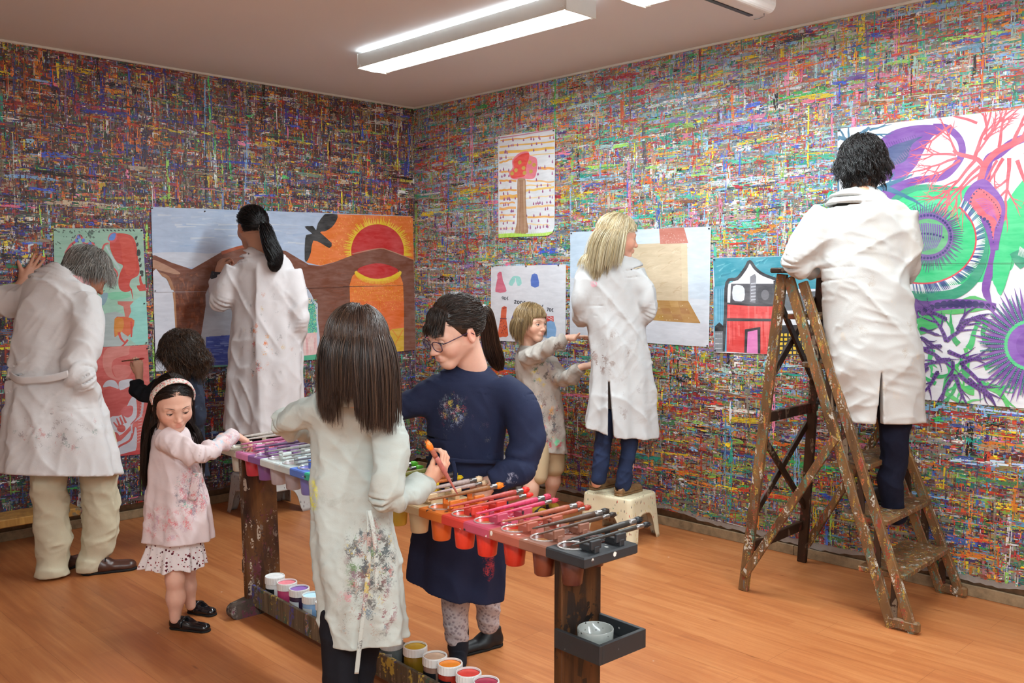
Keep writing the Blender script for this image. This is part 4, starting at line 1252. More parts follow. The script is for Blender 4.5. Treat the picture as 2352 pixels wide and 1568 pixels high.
wet = [gloss('wet_%s' % n.replace(' ', '_'), h) for n, _, h in SCOL]
cupm = {}
CUPC = ['#5a2e24', '#7a3a26', '#c83020', '#e03426', '#e8402a', '#e86a2c', '#e2cba2', '#dcc04a', '#8a8a3a', '#5a9a3c', '#2f6a44', '#7fc8b4', '#8a8ad8', '#b8acb0', '#c4b8bc', '#8a5c98', '#d03a48', '#e0d8c4']
for i in range(18):
    m = NT('cup_plastic_%d' % i); m.color(lin(CUPC[i])); cupm[i] = m.fin(.3, .5, Transmission_Weight=.12, Subsurface_Weight=.0)
    n = SCOL[i][0]
    sc, _tc, _r = cup_spot(i, 0); sc = min(max(sc, SEG[i] + _r + .001), SEG[i + 1] - _r - .001)
    p = tp(sc, .060, ZT)
    cup = empty('water_cup', p - Z3 * .075, 'clear rimmed cup of water set in the %s band of the paint table' % n, 'water cup', 'water cups along the front of the paint table')
    mb = MB(); mb.lathe(p, [(.0, -.105), (.026, -.105), (.029, -.102), (.038, -.001), (.0365, -.001), (.028, -.100), (0, -.101)], 28)
    mb.build('cup', cupm[i], cup)
    mb = MB(); mb.lathe(p, [(.0365, .001), (.0385, .004), (.0415, .004), (.0425, .0015), (.0415, -.0005), (.0385, .0)], 32); mb.build('rim', CLEAR, cup)
    mb = MB(); mb.lathe(p, [(.0362, -.010), (.0, -.0095)], 24); mb.build('water', DARKW if i == 0 else WATER, cup)
    sc, _tc, _r = cup_spot(i, 1); sc = min(max(sc, SEG[i] + _r + .001), SEG[i + 1] - _r - .001)
    p = tp(sc, .150, ZT)
    cup = empty('paint_cup', p - Z3 * .06, 'cup of %s paint sunk in the back row of the paint table' % n, 'paint cup', 'paint cups along the back of the paint table')
    mb = MB(); mb.lathe(p, [(.0, -.07), (.024, -.07), (.031, -.001), (.032, .0035), (.0335, .004), (.034, .002), (.030, -.003), (.0295, -.004)], 24); mb.build('cup', cupm[i], cup)
    rg = random.Random(i); mb = MB(); vs = [p + Vector((0, 0, .001))]; fs = []; K = 24
    for q, (r, h) in enumerate(((.010, .002), (.020, .0035), (.0285, .001), (.0298, -.006))):
        for k in range(K):
            a = 2 * PI * k / K; vs.append(p + TU * r * math.cos(a) + TV * r * math.sin(a) + Vector((0, 0, h + rg.uniform(-.0022, .0022) * (q < 3))))
    for k in range(K):
        fs.append((0, 1 + k, 1 + (k + 1) % K))
        for q in range(3): fs.append((1 + q * K + k, 1 + (q + 1) * K + k, 1 + (q + 1) * K + (k + 1) % K, 1 + q * K + (k + 1) % K))
    mb.add(vs, fs, 0, True); mb.build('paint', wet[i], cup)

# ------------------------------------------------------------------ brushes
FERR = plain('ferrule_metal', '#8a8684', .3, .5, .2, 60, Metallic=.8)
BRIS = {}


def brush(tip, tail, hcol, bcol, label, fat=1.0, group='paint brushes on the palette table', ferr=None):
    """tip = bristle end, tail = thin end of the handle"""
    tip, tail = Vector(tip), Vector(tail); d = (tail - tip); L = d.length; d.normalize()
    o = empty('paint_brush', (tip + tail) / 2, label, 'paint brush', group)
    P = lambda x: tip + d * x
    mb = MB(); f = fat
    mb.tube([P(.055), P(.075), P(.10), P(.14), P(L * .75), P(L - .01), P(L)], [.0062 * f, .0068 * f, .0064 * f, .0052 * f, .0034 * f, .0024 * f, .0012 * f], 10)
    mb.build('handle', hcol, o)
    mb = MB(); mb.tube([P(.028), P(.031), P(.040), P(.046), P(.058)], [.0064 * f, .0068 * f, .0066 * f, .0069 * f, .0064 * f], 10); mb.build('ferrule', ferr or FERR, o)
    mb = MB(); rr = random.Random(int(L * 1e5)); s = d.orthogonal().normalized(); q = d.cross(s)
    mb.tube([P(.032), P(.022), P(.012), P(.004), P(0)], [.0064 * f, .0085 * f, .0078 * f, .0048 * f, .0012 * f], 10)
    for k in range(16):
        a = rr.uniform(0, 2 * PI); w = s * math.cos(a) + q * math.sin(a)
        mb.tube([P(.03) + w * .0055 * f, P(.016) + w * .0082 * f, P(.001 + rr.uniform(-.006, .006)) + w * .0042 * f], [.0012, .0011, .0003], 4)
    mb.build('bristles', bcol, o)
    return o


def hue(n, h): return plain(n, h, .45, .35, .25, 90)


HD = {0: '#34302c', 1: '#4a3428', 2: '#9a5038', 3: '#c03a5c', 4: '#a8443c', 5: '#8a5a34', 6: '#b09a94', 7: '#c8703c', 8: '#8a8a48', 9: '#7a8a3c', 10: '#3a5a40', 11: '#6a7a78', 12: '#6a6a74', 13: '#8a8884', 14: '#8e8c88', 15: '#5c4460', 16: '#a85a7c', 17: '#b4aca4'}
TOPZ = ZT + .041
for i in range(18):
    n = SCOL[i][0]; sm = SEG[i] + .030 if i else .036
    hm = hue('brush_handle_%s' % n.replace(' ', '_'), HD[i]); bm = hue('bristles_%s' % n.replace(' ', '_'), SCOL[i][2] if i not in (1, 0) else ('#2a201a' if i else '#1a1a1c'))
    rr = random.Random(40 + i)
    k = 2 if i not in (5,) else 1
    for j in range(k):
        big = j == 0
        s = sm + (.010 if big else -.010) + rr.uniform(-.002, .002)
        z0 = TOPZ if big else TOPZ - .010
        if i == 17: z0 += .010
        sk = rr.uniform(-.02, .012)
        a = tp(s + sk * .5 - .012, TW + .055 + (.02 if big else .028) + rr.uniform(-.012, .012), z0 + .008)
        c = tp(s - sk * .5 + .014, -.004 + rr.uniform(-.012, .012), z0 - .003)
        brush(a, c, hm, bm, '%s brush of the %s band of the paint table' % ('thicker' if big else 'thinner', n) if k > 1 else 'single brush lying across the %s band of the paint table' % n, 1.35 if big else 1.0)

# ------------------------------------------------------------------ jars in the trough
LAB = plain('jar_label_dark', '#17171c', .5, .3, .1); LABW = plain('jar_label_white', '#d6dde0', .5, .3, .05)
RIMW = plain('jar_collar_white', '#e6e6e4', .45, .4, .03)


def jar(px, py, name, paint, body, lab, closed=False, zt=.185):
    q = onz(px, py, zt)
    d = q - TE_; s = d.dot(TU)
    p = tp(s, (T0 + T1) / 2, ZB + .013)
    H = zt - ZB - .013; R = .0415
    o = empty('paint_jar', p, '%s paint jar in the trough of the paint table' % name, 'paint jar', 'paint jars in the trough')
    mb = MB(); mb.lathe(p, [(0, 0), (R * .90, 0), (R * .95, .004), (R * .95, H - .038), (R * .9, H - .030), (R * .9, H - .006)], 32); mb.build('body', body, o)
    mb = MB(); K = 48; vs = []; fs = []
    prof = [(R * .93, H - .030), (R, H - .029), (R, H - .003), (R * .98, H), (R * .92, H), (R * .91, H - .008)]
    for j, (r, h) in enumerate(prof):
        for k in range(K):
            a = 2 * PI * k / K; rr_ = r + (.0009 if (k % 2 and j in (1, 2)) else 0); vs.append(p + Vector((rr_ * math.cos(a), rr_ * math.sin(a), h)))
    for j in range(len(prof) - 1):
        for k in range(K): fs.append((j * K + k, j * K + (k + 1) % K, (j + 1) * K + (k + 1) % K, (j + 1) * K + k))
    mb.add(vs, fs, 0, False); mb.build('collar', RIMW, o)
    mb = MB(); mb.lathe(p, [(R * .915, H - (.003 if closed else .007)), (R * .5, H - (.002 if closed else .0075)), (0, H - (.002 if closed else .0065))], 32); mb.build('lid' if closed else 'paint', paint, o)
    if lab:
        mb = MB(); vs = []; K = 10; vd = -TV
        a0 = math.atan2(vd.y, vd.x) + .25
        for k in range(K + 1):
            a = a0 + (k / K - .5) * 1.5
            for h in (H * .18, H * .62): vs.append(p + Vector((R * .955 * math.cos(a), R * .955 * math.sin(a), h)))
        mb.add(vs, [(2 * k, 2 * k + 2, 2 * k + 3, 2 * k + 1) for k in range(K)], 0, True); mb.build('label', lab, o)


G = lambda n, h: gloss('jar_' + n, h, .25)
jar(611, 1326, 'white', G('white', '#f2f2f0'), G('body_white', '#dfe0de'), LAB, True)
jar(647, 1338, 'pink', G('pink', '#ea7c88'), G('body_pink', '#b8406c'), None)
jar(679, 1351, 'purple', G('purple', '#8a5ab0'), G('body_purple', '#33213c'), LABW)
jar(706, 1367, 'pale blue', G('pale_blue', '#c4ecf8'), G('body_pale_blue', '#8fb4dc'), LABW)
jar(733, 1384, 'grey blue', G('grey_blue', '#8fa8b0'), G('body_grey_blue', '#6f8f98'), None)
jar(762, 1401, 'dark blue', G('dark_blue', '#2f48b0'), G('body_dark_blue', '#26348c'), None)
jar(800, 1418, 'teal', G('teal', '#2f9a88'), G('body_teal', '#1f6a5c'), None)
jar(835, 1437, 'light green', G('light_green', '#6ab040'), G('body_light_green', '#3c6a2c'), None)
jar(888, 1470, 'grey', G('grey', '#8a9094'), G('body_grey', '#7f8a8c'), LABW, False, .165)
jar(942, 1485, 'yellow', G('yellow', '#e2b430'), G('body_yellow', '#8a6a1c'), None)
jar(977, 1511, 'beige', G('beige', '#d4b094'), G('body_beige', '#8a6a5c'), LAB)
jar(1022, 1525, 'orange', G('orange', '#f08a2c'), G('body_orange', '#9a2a1c'), LAB)
jar(1071, 1544, 'red', G('red', '#e0483e'), G('body_red', '#8a1c1c'), LAB)
jar(1115, 1563, 'crimson', G('crimson', '#a8344c'), G('body_crimson', '#6a1c30'), None)

# glass dish with pins in the side box
dp = tp(.040, .088, .4535)
dish = empty('glass_dish', dp, 'round smoky glass dish in the black box on the right table post', 'dish')
m = NT('smoky_glass'); sp = m.vor(m.map(m.obj(), (60, 60, 60)), 1, out='Distance')
m.color(m.mix(m.step(sp, .18, .12), (.75, .78, .74, 1), (.05, .05, .04, 1))); SG = m.fin(.15, .5, Transmission_Weight=.7)
mb = MB(); mb.lathe(dp, [(0, 0), (.044, 0), (.048, .003), (.050, .046), (.0485, .048), (.047, .046), (.0455, .005), (0, .004)], 40); mb.build('bowl', SG, dish)
BRASS = plain('brass', '#b8923c', .25, .5, .1, 50, Metallic=.9)
rr = random.Random(6)
for k in range(16):
    a = rr.uniform(0, 2 * PI); r = .034 * math.sqrt(rr.random()); p = dp + Vector((r * math.cos(a), r * math.sin(a), .0062 + .004 * (k // 8)))
    up = Vector((rr.uniform(-.6, .6), rr.uniform(-.6, .6), 1)).normalized()
    mb = MB(); mb.lathe(p, [(0, .004), (.0038, .0035), (.0042, .002), (.0036, .001), (.0006, .0008), (.0002, -.004)], 10, up=up)
    tag(mb.build('drawing_pin', BRASS), 'brass drawing pin lying in the glass dish on the table post', 'drawing pin', 'brass pins in the glass dish')

# ------------------------------------------------------------------ plastic step stools
STOOLM = flecks('stool_plastic_cream', '#d9cdae', ['#3a7a5c', '#8a4a3c', '#5a5a58', '#c8b040', '#c04a3a'], .26, 130, .4, .05, .3)
STOOLG = flecks('stool_plastic_grey', '#b4b2b0', ['#6a4a4a', '#4a4a48', '#8a5a6a'], .22, 120, .4, .06, .3)


def stool(c, ang, hx, hy, H, label, mat):
    A = Vector((math.cos(ang), math.sin(ang), 0)); B = Vector((-A.y, A.x, 0))
    root = empty('step_stool', Vector((c[0], c[1], 0)), label, 'stool', 'plastic step stools')
    K = 160; per = []

    def rr_pt(u, ex, ey, r):
        # rounded rectangle by angle-free perimeter walk
        segs = [('l', 2 * (ex - r)), ('a', PI / 2 * r), ('l', 2 * (ey - r)), ('a', PI / 2 * r)] * 2
        tot = sum(x[1] for x in segs); d = u * tot
        pos = [(-(ex - r), -ey, 0), (ex - r, -ey, 0), (ex, -(ey - r), PI / 2), (ex, ey - r, PI / 2), (ex - r, ey, PI), (-(ex - r), ey, PI), (-ex, ey - r, 1.5 * PI), (-ex, -(ey - r), 1.5 * PI)]
        for k, (ty, ln) in enumerate(segs):
            if d <= ln or k == 7:
                x, y, h = pos[k]
                if ty == 'l': return x + math.cos(h) * d, y + math.sin(h) * d, k
                th = d / r; cx, cy = x - math.sin(h) * r, y + math.cos(h) * r
                return cx + math.sin(h + th) * r, cy - math.cos(h + th) * r, k
            d -= ln
    vs = []; fs = []; rows = 14
    for i in range(K):
        u = i / K
        x, y, k = rr_pt(u, 1.0 * hx, 1.0 * hy, .035)
        # arch between the legs on each side
        ex, ey = hx, hy
        if k in (0, 4): q = abs(x) / ex
        elif k in (2, 6): q = abs(y) / ey
        else: q = 1
        w = .58; arch = 0
        if q < w: arch = .60 * H * (1 - (q / w) ** 4) ** .5 if q < w else 0
        for j in range(rows + 1):
            t = j / rows
            if j == 0: z = H; f = .86
            elif j == 1: z = H - .002; f = .90
            elif j == 2: z = H - .008; f = .925
            else:
                z = (H - .012) + (arch - (H - .012)) * (t - 3 / rows) / (1 - 3 / rows); f = .93 + .13 * (1 - z / H)
                if z < .012 + arch: f += .012
            # vertical groove down the middle of each leg
            if k in (1, 3, 5, 7) and j > 3: f -= .0
            vs.append(Vector((c[0], c[1], 0)) + A * x * f + B * y * f + Z3 * z)
    R1 = rows + 1
    for i in range(K):
        i2 = (i + 1) % K
        for j in range(rows): fs.append((i * R1 + j, i * R1 + j + 1, i2 * R1 + j + 1, i2 * R1 + j))
    mb = MB(); mb.add(vs, fs, 0, True); o = mb.build('legs', mat, root)
    sol = o.modifiers.new('thickness', 'SOLIDIFY'); sol.thickness = .004; sol.offset = -1
    mb = MB(); top = [vs[i * R1] for i in range(K)]
    mb.prism([p + Z3 * .0005 for p in top], (0, 0, -1), .004)
    for a in range(7):      # ribs of the tread
        mb.box(Vector((c[0], c[1], H + .0007)) + A * hx * (-.6 + a * .2), A, B, Z3, .004, hy * .72, .0006)
    mb.build('tread', mat, root)
    return root


stool((.612, 5.155), math.atan2(-.64, .77), .172, .152, .255, 'cream plastic step stool under the blond woman', STOOLM)
stool((-1.53, 5.73), math.atan2(LD.y, LD.x), .20, .165, .25, 'grey white plastic step stool under the woman with the ponytail', STOOLG)
stool((-.16, 6.19), math.atan2(RD.y, RD.x), .18, .15, .25, 'plastic step stool almost hidden behind the girl with glasses', STOOLG)

# ------------------------------------------------------------------ step ladder
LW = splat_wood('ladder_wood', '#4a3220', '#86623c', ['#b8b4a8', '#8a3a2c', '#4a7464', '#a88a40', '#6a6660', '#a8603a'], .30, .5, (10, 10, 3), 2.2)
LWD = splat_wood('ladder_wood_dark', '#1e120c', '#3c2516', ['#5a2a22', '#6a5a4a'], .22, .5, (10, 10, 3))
WD = Vector((.685, .73, 0)).normalized(); SD = Vector((WD.y, -WD.x, 0))
L0 = Vector((1.085, 4.226, 0))
lad = empty('step_ladder', L0 + SD * .35 + WD * .3, 'tall paint spattered wooden step ladder against the right wall', 'ladder')


def lp(s, w, z): return L0 + SD * s + WD * w + Z3 * z


def wtop(z): return .60 - .20 * z / 1.48      # width of the ladder narrows upwards


# the near side plane leans a little inwards with height
def side(s, z, far): return lp(s, wtop(z) + (.0) if far else .0, z) if far else lp(s, 0.0, z)


for far in (0, 1):
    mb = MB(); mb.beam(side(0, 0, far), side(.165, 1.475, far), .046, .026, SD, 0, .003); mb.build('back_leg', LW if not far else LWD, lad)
    mb = MB(); mb.beam(side(.690, 0.0, far), side(.195, 1.46, far), .044, .026, SD, 0, .003); mb.build('front_rail', LW, lad)
    mb = MB(); mb.beam(side(.775, 0.0, far), side(.262, 1.44, far), .040, .024, SD, 0, .003); mb.build('front_rail', LW, lad)
    mb = MB(); mb.beam(side(.665, .028, far), side(.800, .028, far), .046, .03, Z3, 0, .008); mb.build('shoe', LW, lad)
    mb = MB(); w = .022 * (1 if far else -1)
    mb.beam(side(.015, .08, far) + WD * w, side(.435, .775, far) + WD * w, .036, .018, Z3, 0, .002); mb.build('diagonal_brace', LW, lad)
STEPS = [(.595, .218), (.520, .434), (.445, .652), (.370, .866), (.297, 1.076), (.225, 1.287)]
for s, z in STEPS:
    mb = MB(); k = .690 - .339 * z
    a, c = lp(s + .035, .012, z), lp(s + .035, wtop(z) - .012, z)
    mb.beam(a, c, .20 if z < .6 else .15, .024, SD, 0, .004); mb.build('step', LW, lad)
    # zig-zag strut between the two rails under the tread
    for far in (0, 1):
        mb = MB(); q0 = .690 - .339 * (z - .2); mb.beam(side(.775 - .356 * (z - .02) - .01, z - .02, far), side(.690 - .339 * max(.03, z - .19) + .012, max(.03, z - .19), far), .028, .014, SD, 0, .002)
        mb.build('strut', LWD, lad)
for z in (.20, .82):
    s = .112 * z
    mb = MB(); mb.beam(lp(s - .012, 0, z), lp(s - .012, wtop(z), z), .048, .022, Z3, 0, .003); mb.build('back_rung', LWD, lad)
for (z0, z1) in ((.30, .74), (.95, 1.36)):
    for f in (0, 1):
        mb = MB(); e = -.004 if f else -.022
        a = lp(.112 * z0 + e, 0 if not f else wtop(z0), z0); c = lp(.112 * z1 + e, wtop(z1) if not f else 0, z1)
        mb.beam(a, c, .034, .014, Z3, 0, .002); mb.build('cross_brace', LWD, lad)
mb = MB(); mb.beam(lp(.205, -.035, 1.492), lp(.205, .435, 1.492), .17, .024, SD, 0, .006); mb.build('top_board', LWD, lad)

# ------------------------------------------------------------------ bench and table at the left edge
PINE = splat_wood('pine', '#9a6a34', '#c8964e', ['#8a7a60'], .06, .5, (30, 30, 3))
B0 = onleft(186, 1165, .30); zb_ = B0.z
bench = empty('wooden_bench', Vector((B0.x, B0.y, 0)) + LD * .55, 'low pine bench along the left wall behind the old man', 'bench')
mb = MB(); a = Vector((B0.x, B0.y, zb_ - .022)); c = a + LD * 1.15
mb.beam(a + LN * -.10, c + LN * -.10, .20, .044, LN, 0, .005); mb.build('seat', PINE, bench)
for e in (.12, 1.0):
    mb = MB(); p = a + LD * e - LN * .10; p.z = (zb_ - .044) / 2; mb.box(p, LD, LN, Z3, .022, .08, (zb_ - .044) / 2, 0, .003); mb.build('leg', PINE, bench)
Q = onleft(9, 1040, .55)
tbl = empty('wooden_side_table', Vector((Q.x, Q.y, 0)) + LD * .3, 'wooden side table whose corner shows at the left edge of the photo', 'table')
mb = MB(); p = Q + LD * .30; mb.box(Vector((p.x, p.y, Q.z)) - LN * .10, LD, LN, Z3, .30, .13, .016, 0, .004); mb.build('tabletop', PINE, tbl)
for e in (.06, .54):
    for f in (.0, .2):
        mb = MB(); q = Q + LD * e - LN * f; mb.box(Vector((q.x, q.y, (Q.z - .018) / 2)), LD, LN, Z3, .018, .018, (Q.z - .018) / 2, 0, .003); mb.build('leg', PINE, tbl)

# ------------------------------------------------------------------ white casing on the ceiling
e0 = onz(1782, 28, 2.60)
CAS = plain('white_casing', '#dfe0de', .35, .4, .03); SLOT = plain('black_slot', '#1c1a1c', .4, .4, .1)
unit = empty('ceiling_unit', Vector((e0.x, e0.y, 2.6)), 'white casing with a dark slot hanging from the ceiling at the top edge', 'ceiling unit')
mb = MB(); LDr = LD; wd = .15
prof = []
for k in range(9): a = PI / 2 * k / 8; prof.append((-.02 - .03 * math.sin(a) + .03, .03 - .03 * math.cos(a)))
sec = [(-wd, .02), (-wd, .15), (.0, .15), (.0, .05)] + [(-.035 + .035 * math.cos(a), .035 - .035 * math.sin(a) + .0) for a in [PI / 2 * q / 6 for q in range(7)]] + [(-.115, .0)]
poly = [e0 + SD * 0 + RD * x + Z3 * y for x, y in sec]
mb.prism(poly, LD, 1.0); mb.build('casing', CAS, unit)
mb = MB(); a = e0 - RD * .100 + LD * .035 + Z3 * -.001; mb.beam(a, a + LD * .9, .022, .006, RD, 0, .001); mb.build('slot', SLOT, unit)
mb = MB(); a = e0 - RD * .045 + LD * .02
mb.tube([a, a - Z3 * .012, a - Z3 * .016 - RD * .02, a - Z3 * .016 - RD * .05], .0022, 6); mb.build('hook', FERR, unit)
for q in (.0, .74):
    mb = MB(); a = e0 - RD * .075 + LD * (.1 + q) + Z3 * .15; mb.tube([a - Z3 * .002, Vector((a.x, a.y, CEIL))], .01, 8); mb.build('bracket', FERR, unit)
# ------------------------------------------------------------------ soft surfaces: signed distance fields turned into meshes
f32 = np.float32


def V3(*a): return np.array(a, dtype=np.float64)


def nv(v):
    v = np.asarray(v, dtype=np.float64); return v / max(1e-9, np.linalg.norm(v))


_rt = np.random.default_rng(5).random((64, 64, 64)).astype(f32)


def vnoise(P):
    """value noise in 0..1 at points (n,3)"""
    i = np.floor(P).astype(np.int64); f = (P - i); f = f * f * (3 - 2 * f)
    o = 0
    for dx in (0, 1):
        for dy in (0, 1):
            for dz in (0, 1):
                w = (f[:, 0] if dx else 1 - f[:, 0]) * (f[:, 1] if dy else 1 - f[:, 1]) * (f[:, 2] if dz else 1 - f[:, 2])
                o = o + w * _rt[(i[:, 0] + dx) & 63, (i[:, 1] + dy) & 63, (i[:, 2] + dz) & 63]
    return o


def smin(a, b, k):
    if k <= 0: return np.minimum(a, b)
    h = np.maximum(k - np.abs(a - b), 0) / k
    return np.minimum(a, b) - h * h * k * .25


def smax(a, b, k): return -smin(-a, -b, k)


class Field:
    def __init__(self, lo, hi, h):
        self.h = h; self.lo = np.asarray(lo, float) - 4 * h
        self.n = np.ceil((np.asarray(hi, float) + 4 * h - self.lo) / h).astype(int) + 1
        self.d = np.full(self.n, 1.0, f32)

    def box(self, lo, hi):
        a = np.clip(np.floor((np.asarray(lo) - self.lo) / self.h).astype(int), 0, self.n - 1)
        b = np.clip(np.ceil((np.asarray(hi) - self.lo) / self.h).astype(int) + 1, 1, self.n)
        return tuple(slice(x, y) for x, y in zip(a, b))

    def xyz(self, sl):
        ax = [(self.lo[i] + self.h * np.arange(sl[i].start, sl[i].stop)).astype(f32) for i in range(3)]
        return ax[0][:, None, None], ax[1][None, :, None], ax[2][None, None, :]

    def put(self, d, sl, k, op='add'):
        a = self.d[sl]
        if op == 'add': self.d[sl] = smin(a, d.astype(f32), k)
        elif op == 'sub': self.d[sl] = smax(a, -d.astype(f32), k)
        elif op == 'and': self.d[sl] = smax(a, d.astype(f32), k)

    def cone(self, a, b, ra, rb, k=0.0, op='add', flat=None):
        """round cone; flat = (axis, factor) squeezes it along that axis"""
        a = np.asarray(a, float); b = np.asarray(b, float)
        R = max(ra, rb) + k + 4 * self.h
        if flat and flat[1] > 1: R *= flat[1]
        sl = self.box(np.minimum(a, b) - R, np.maximum(a, b) + R)
        if any(s.stop <= s.start for s in sl): return
        x, y, z = self.xyz(sl); ba = b - a; L = max(1e-12, ba @ ba)
        px, py, pz = x - a[0], y - a[1], z - a[2]
        t = np.clip((px * ba[0] + py * ba[1] + pz * ba[2]) / L, 0, 1)
        qx, qy, qz = px - t * ba[0], py - t * ba[1], pz - t * ba[2]
        if flat:
            n, f = nv(flat[0]), flat[1]
            dn = (qx * n[0] + qy * n[1] + qz * n[2]) * (1 / f - 1)
            qx, qy, qz = qx + n[0] * dn, qy + n[1] * dn, qz + n[2] * dn
        d = np.sqrt(qx * qx + qy * qy + qz * qz) - (ra + (rb - ra) * t)
        if flat: d = d * min(1, flat[1])
        self.put(d, sl, k, op)

    def chain(self, pts, rad, k=0.0):
        for i in range(len(pts) - 1): self.cone(pts[i], pts[i + 1], rad[i], rad[i + 1], k)

    def ell(self, c, axes, rad, k=0.0, op='add'):
        c = np.asarray(c, float); R = max(rad) + k + 4 * self.h
        sl = self.box(c - R, c + R)
        if any(s.stop <= s.start for s in sl): return
        x, y, z = self.xyz(sl); q = []
        for A in axes:
            A = nv(A); q.append((x - c[0]) * A[0] + (y - c[1]) * A[1] + (z - c[2]) * A[2])
        k0 = np.sqrt(sum((u / r) ** 2 for u, r in zip(q, rad)))
        k1 = np.sqrt(sum((u / (r * r)) ** 2 for u, r in zip(q, rad))) + 1e-9
        self.put(k0 * (k0 - 1) / k1, sl, k, op)

    def loft(self, C, rx, ry, side, k=0.0, fold=None, op='add'):
        """elliptical tube through centres C (dense); side = direction of rx; fold(t, cos, sin, P) adds to the distance"""
        C = np.asarray(C, float); rx = np.asarray(rx, float); ry = np.asarray(ry, float)
        R = max(rx.max(), ry.max()) + k + 6 * self.h
        sl = self.box(C.min(0) - R, C.max(0) + R)
        x, y, z = self.xyz(sl); best = None; side = np.asarray(side, float)
        n = len(C) - 1
        for i in range(n):
            a, b = C[i], C[i + 1]; ba = b - a; L = max(1e-12, ba @ ba); ax = nv(ba)
            s = nv(side - ax * (side @ ax)); v = np.cross(ax, s)
            px, py, pz = x - a[0], y - a[1], z - a[2]
            t0 = (px * ba[0] + py * ba[1] + pz * ba[2]) / L; t = np.clip(t0, 0, 1)
            w = (t0 - t) * math.sqrt(L)
            u = px * s[0] + py * s[1] + pz * s[2]; q = px * v[0] + py * v[1] + pz * v[2]
            ra = rx[i] + (rx[i + 1] - rx[i]) * t; rb = ry[i] + (ry[i + 1] - ry[i]) * t; m = np.minimum(ra, rb)
            e = np.sqrt((u / ra) ** 2 + (q / rb) ** 2) + 1e-9
            d = (e - 1) * np.where(e > .2, np.sqrt(u * u + q * q) / e, m)
            d = np.where(np.abs(w) > 1e-9, np.sqrt(np.maximum(d, 0) ** 2 + w * w) + np.minimum(d, 0) * (np.abs(w) < self.h), d)
            if fold is not None:
                tt = (i + t) / n
                d = d + fold(tt, u / ra / e, q / rb / e)
            best = d if best is None else np.minimum(best, d)
        self.put(best, sl, k, op)

    def band(self, w=3.0):
        m = np.abs(self.d) < w * self.h
        idx = np.argwhere(m)
        return m, self.lo + idx * self.h

    def displace(self, fn, w=5.0):
        m, P = self.band(w)
        self.d[m] += fn(P).astype(f32)

    def plane(self, p, n, k=0.0):
        """keep the side opposite to n"""
        sl = (slice(0, self.n[0]), slice(0, self.n[1]), slice(0, self.n[2])); x, y, z = self.xyz(sl); n = nv(n)
        self.put((x - p[0]) * n[0] + (y - p[1]) * n[1] + (z - p[2]) * n[2], sl, k, 'and')

    def sample(self, P):
        q = (np.atleast_2d(P) - self.lo) / self.h; i = np.clip(np.floor(q).astype(int), 0, self.n - 2); f = q - i; o = 0
        for dx in (0, 1):
            for dy in (0, 1):
                for dz in (0, 1):
                    o = o + (f[:, 0] if dx else 1 - f[:, 0]) * (f[:, 1] if dy else 1 - f[:, 1]) * (f[:, 2] if dz else 1 - f[:, 2]) * self.d[i[:, 0] + dx, i[:, 1] + dy, i[:, 2] + dz]
        return o

    def grad(self, P):
        e = self.h
        return np.stack([self.sample(P + e * np.eye(3)[i]) - self.sample(P - e * np.eye(3)[i]) for i in range(3)], 1) / (2 * e)

    def mesh(self, smooth=1):
        d = self.d; ins = d < 0
        s = np.zeros(np.array(d.shape) - 1, np.int8)
        for dx in (0, 1):
            for dy in (0, 1):
                for dz in (0, 1): s += ins[dx:d.shape[0] - 1 + dx, dy:d.shape[1] - 1 + dy, dz:d.shape[2] - 1 + dz]
        act = (s > 0) & (s < 8); ijk = np.argwhere(act); idx = np.full(act.shape, -1, np.int64); idx[act] = np.arange(len(ijk))
        cor = np.array([[a, b, c] for a in (0, 1) for b in (0, 1) for c in (0, 1)])
        val = np.stack([d[ijk[:, 0] + c[0], ijk[:, 1] + c[1], ijk[:, 2] + c[2]] for c in cor], 1).astype(float)
        pos = np.zeros((len(ijk), 3)); cnt = np.zeros(len(ijk))
        for i in range(8):
            for j in range(i + 1, 8):
                if np.abs(cor[i] - cor[j]).sum() != 1: continue
                a, b = val[:, i], val[:, j]; cr = (a < 0) != (b < 0)
                t = np.where(cr, a / np.where(cr, a - b, 1), 0)
                pos += cr[:, None] * (cor[i] + t[:, None] * (cor[j] - cor[i])); cnt += cr
        v = self.lo + (ijk + pos / cnt[:, None]) * self.h
        F_ = []
        for ax in range(3):
            o1, o2 = [(1, 2), (2, 0), (0, 1)][ax]
            a = [slice(None)] * 3; b = [slice(None)] * 3; a[ax] = slice(0, -1); b[ax] = slice(1, None)
            ch = ins[tuple(a)] != ins[tuple(b)]; e = np.argwhere(ch)
            ok = (e[:, o1] > 0) & (e[:, o2] > 0) & (e[:, o1] < d.shape[o1] - 1) & (e[:, o2] < d.shape[o2] - 1); e = e[ok]
            fl = ins[e[:, 0], e[:, 1], e[:, 2]]
            q = []
            for (p, r) in ((-1, -1), (0, -1), (0, 0), (-1, 0)):
                c = e.copy(); c[:, o1] += p; c[:, o2] += r; q.append(idx[c[:, 0], c[:, 1], c[:, 2]])
            q = np.stack(q, 1); q[~fl] = q[~fl][:, ::-1]; F_.append(q)
        F_ = np.concatenate(F_); F_ = F_[(F_ >= 0).all(1)]
        for _ in range(smooth):
            acc = np.zeros_like(v); c = np.zeros(len(v))
            for k in range(4):
                a, b = F_[:, k], F_[:, (k + 1) % 4]
                for ax in range(3):
                    acc[:, ax] += np.bincount(a, v[b, ax], len(v)) + np.bincount(b, v[a, ax], len(v))
                c += np.bincount(a, minlength=len(v)) + np.bincount(b, minlength=len(v))
            v = v * .45 + .55 * acc / np.maximum(c, 1)[:, None]
        return v, F_


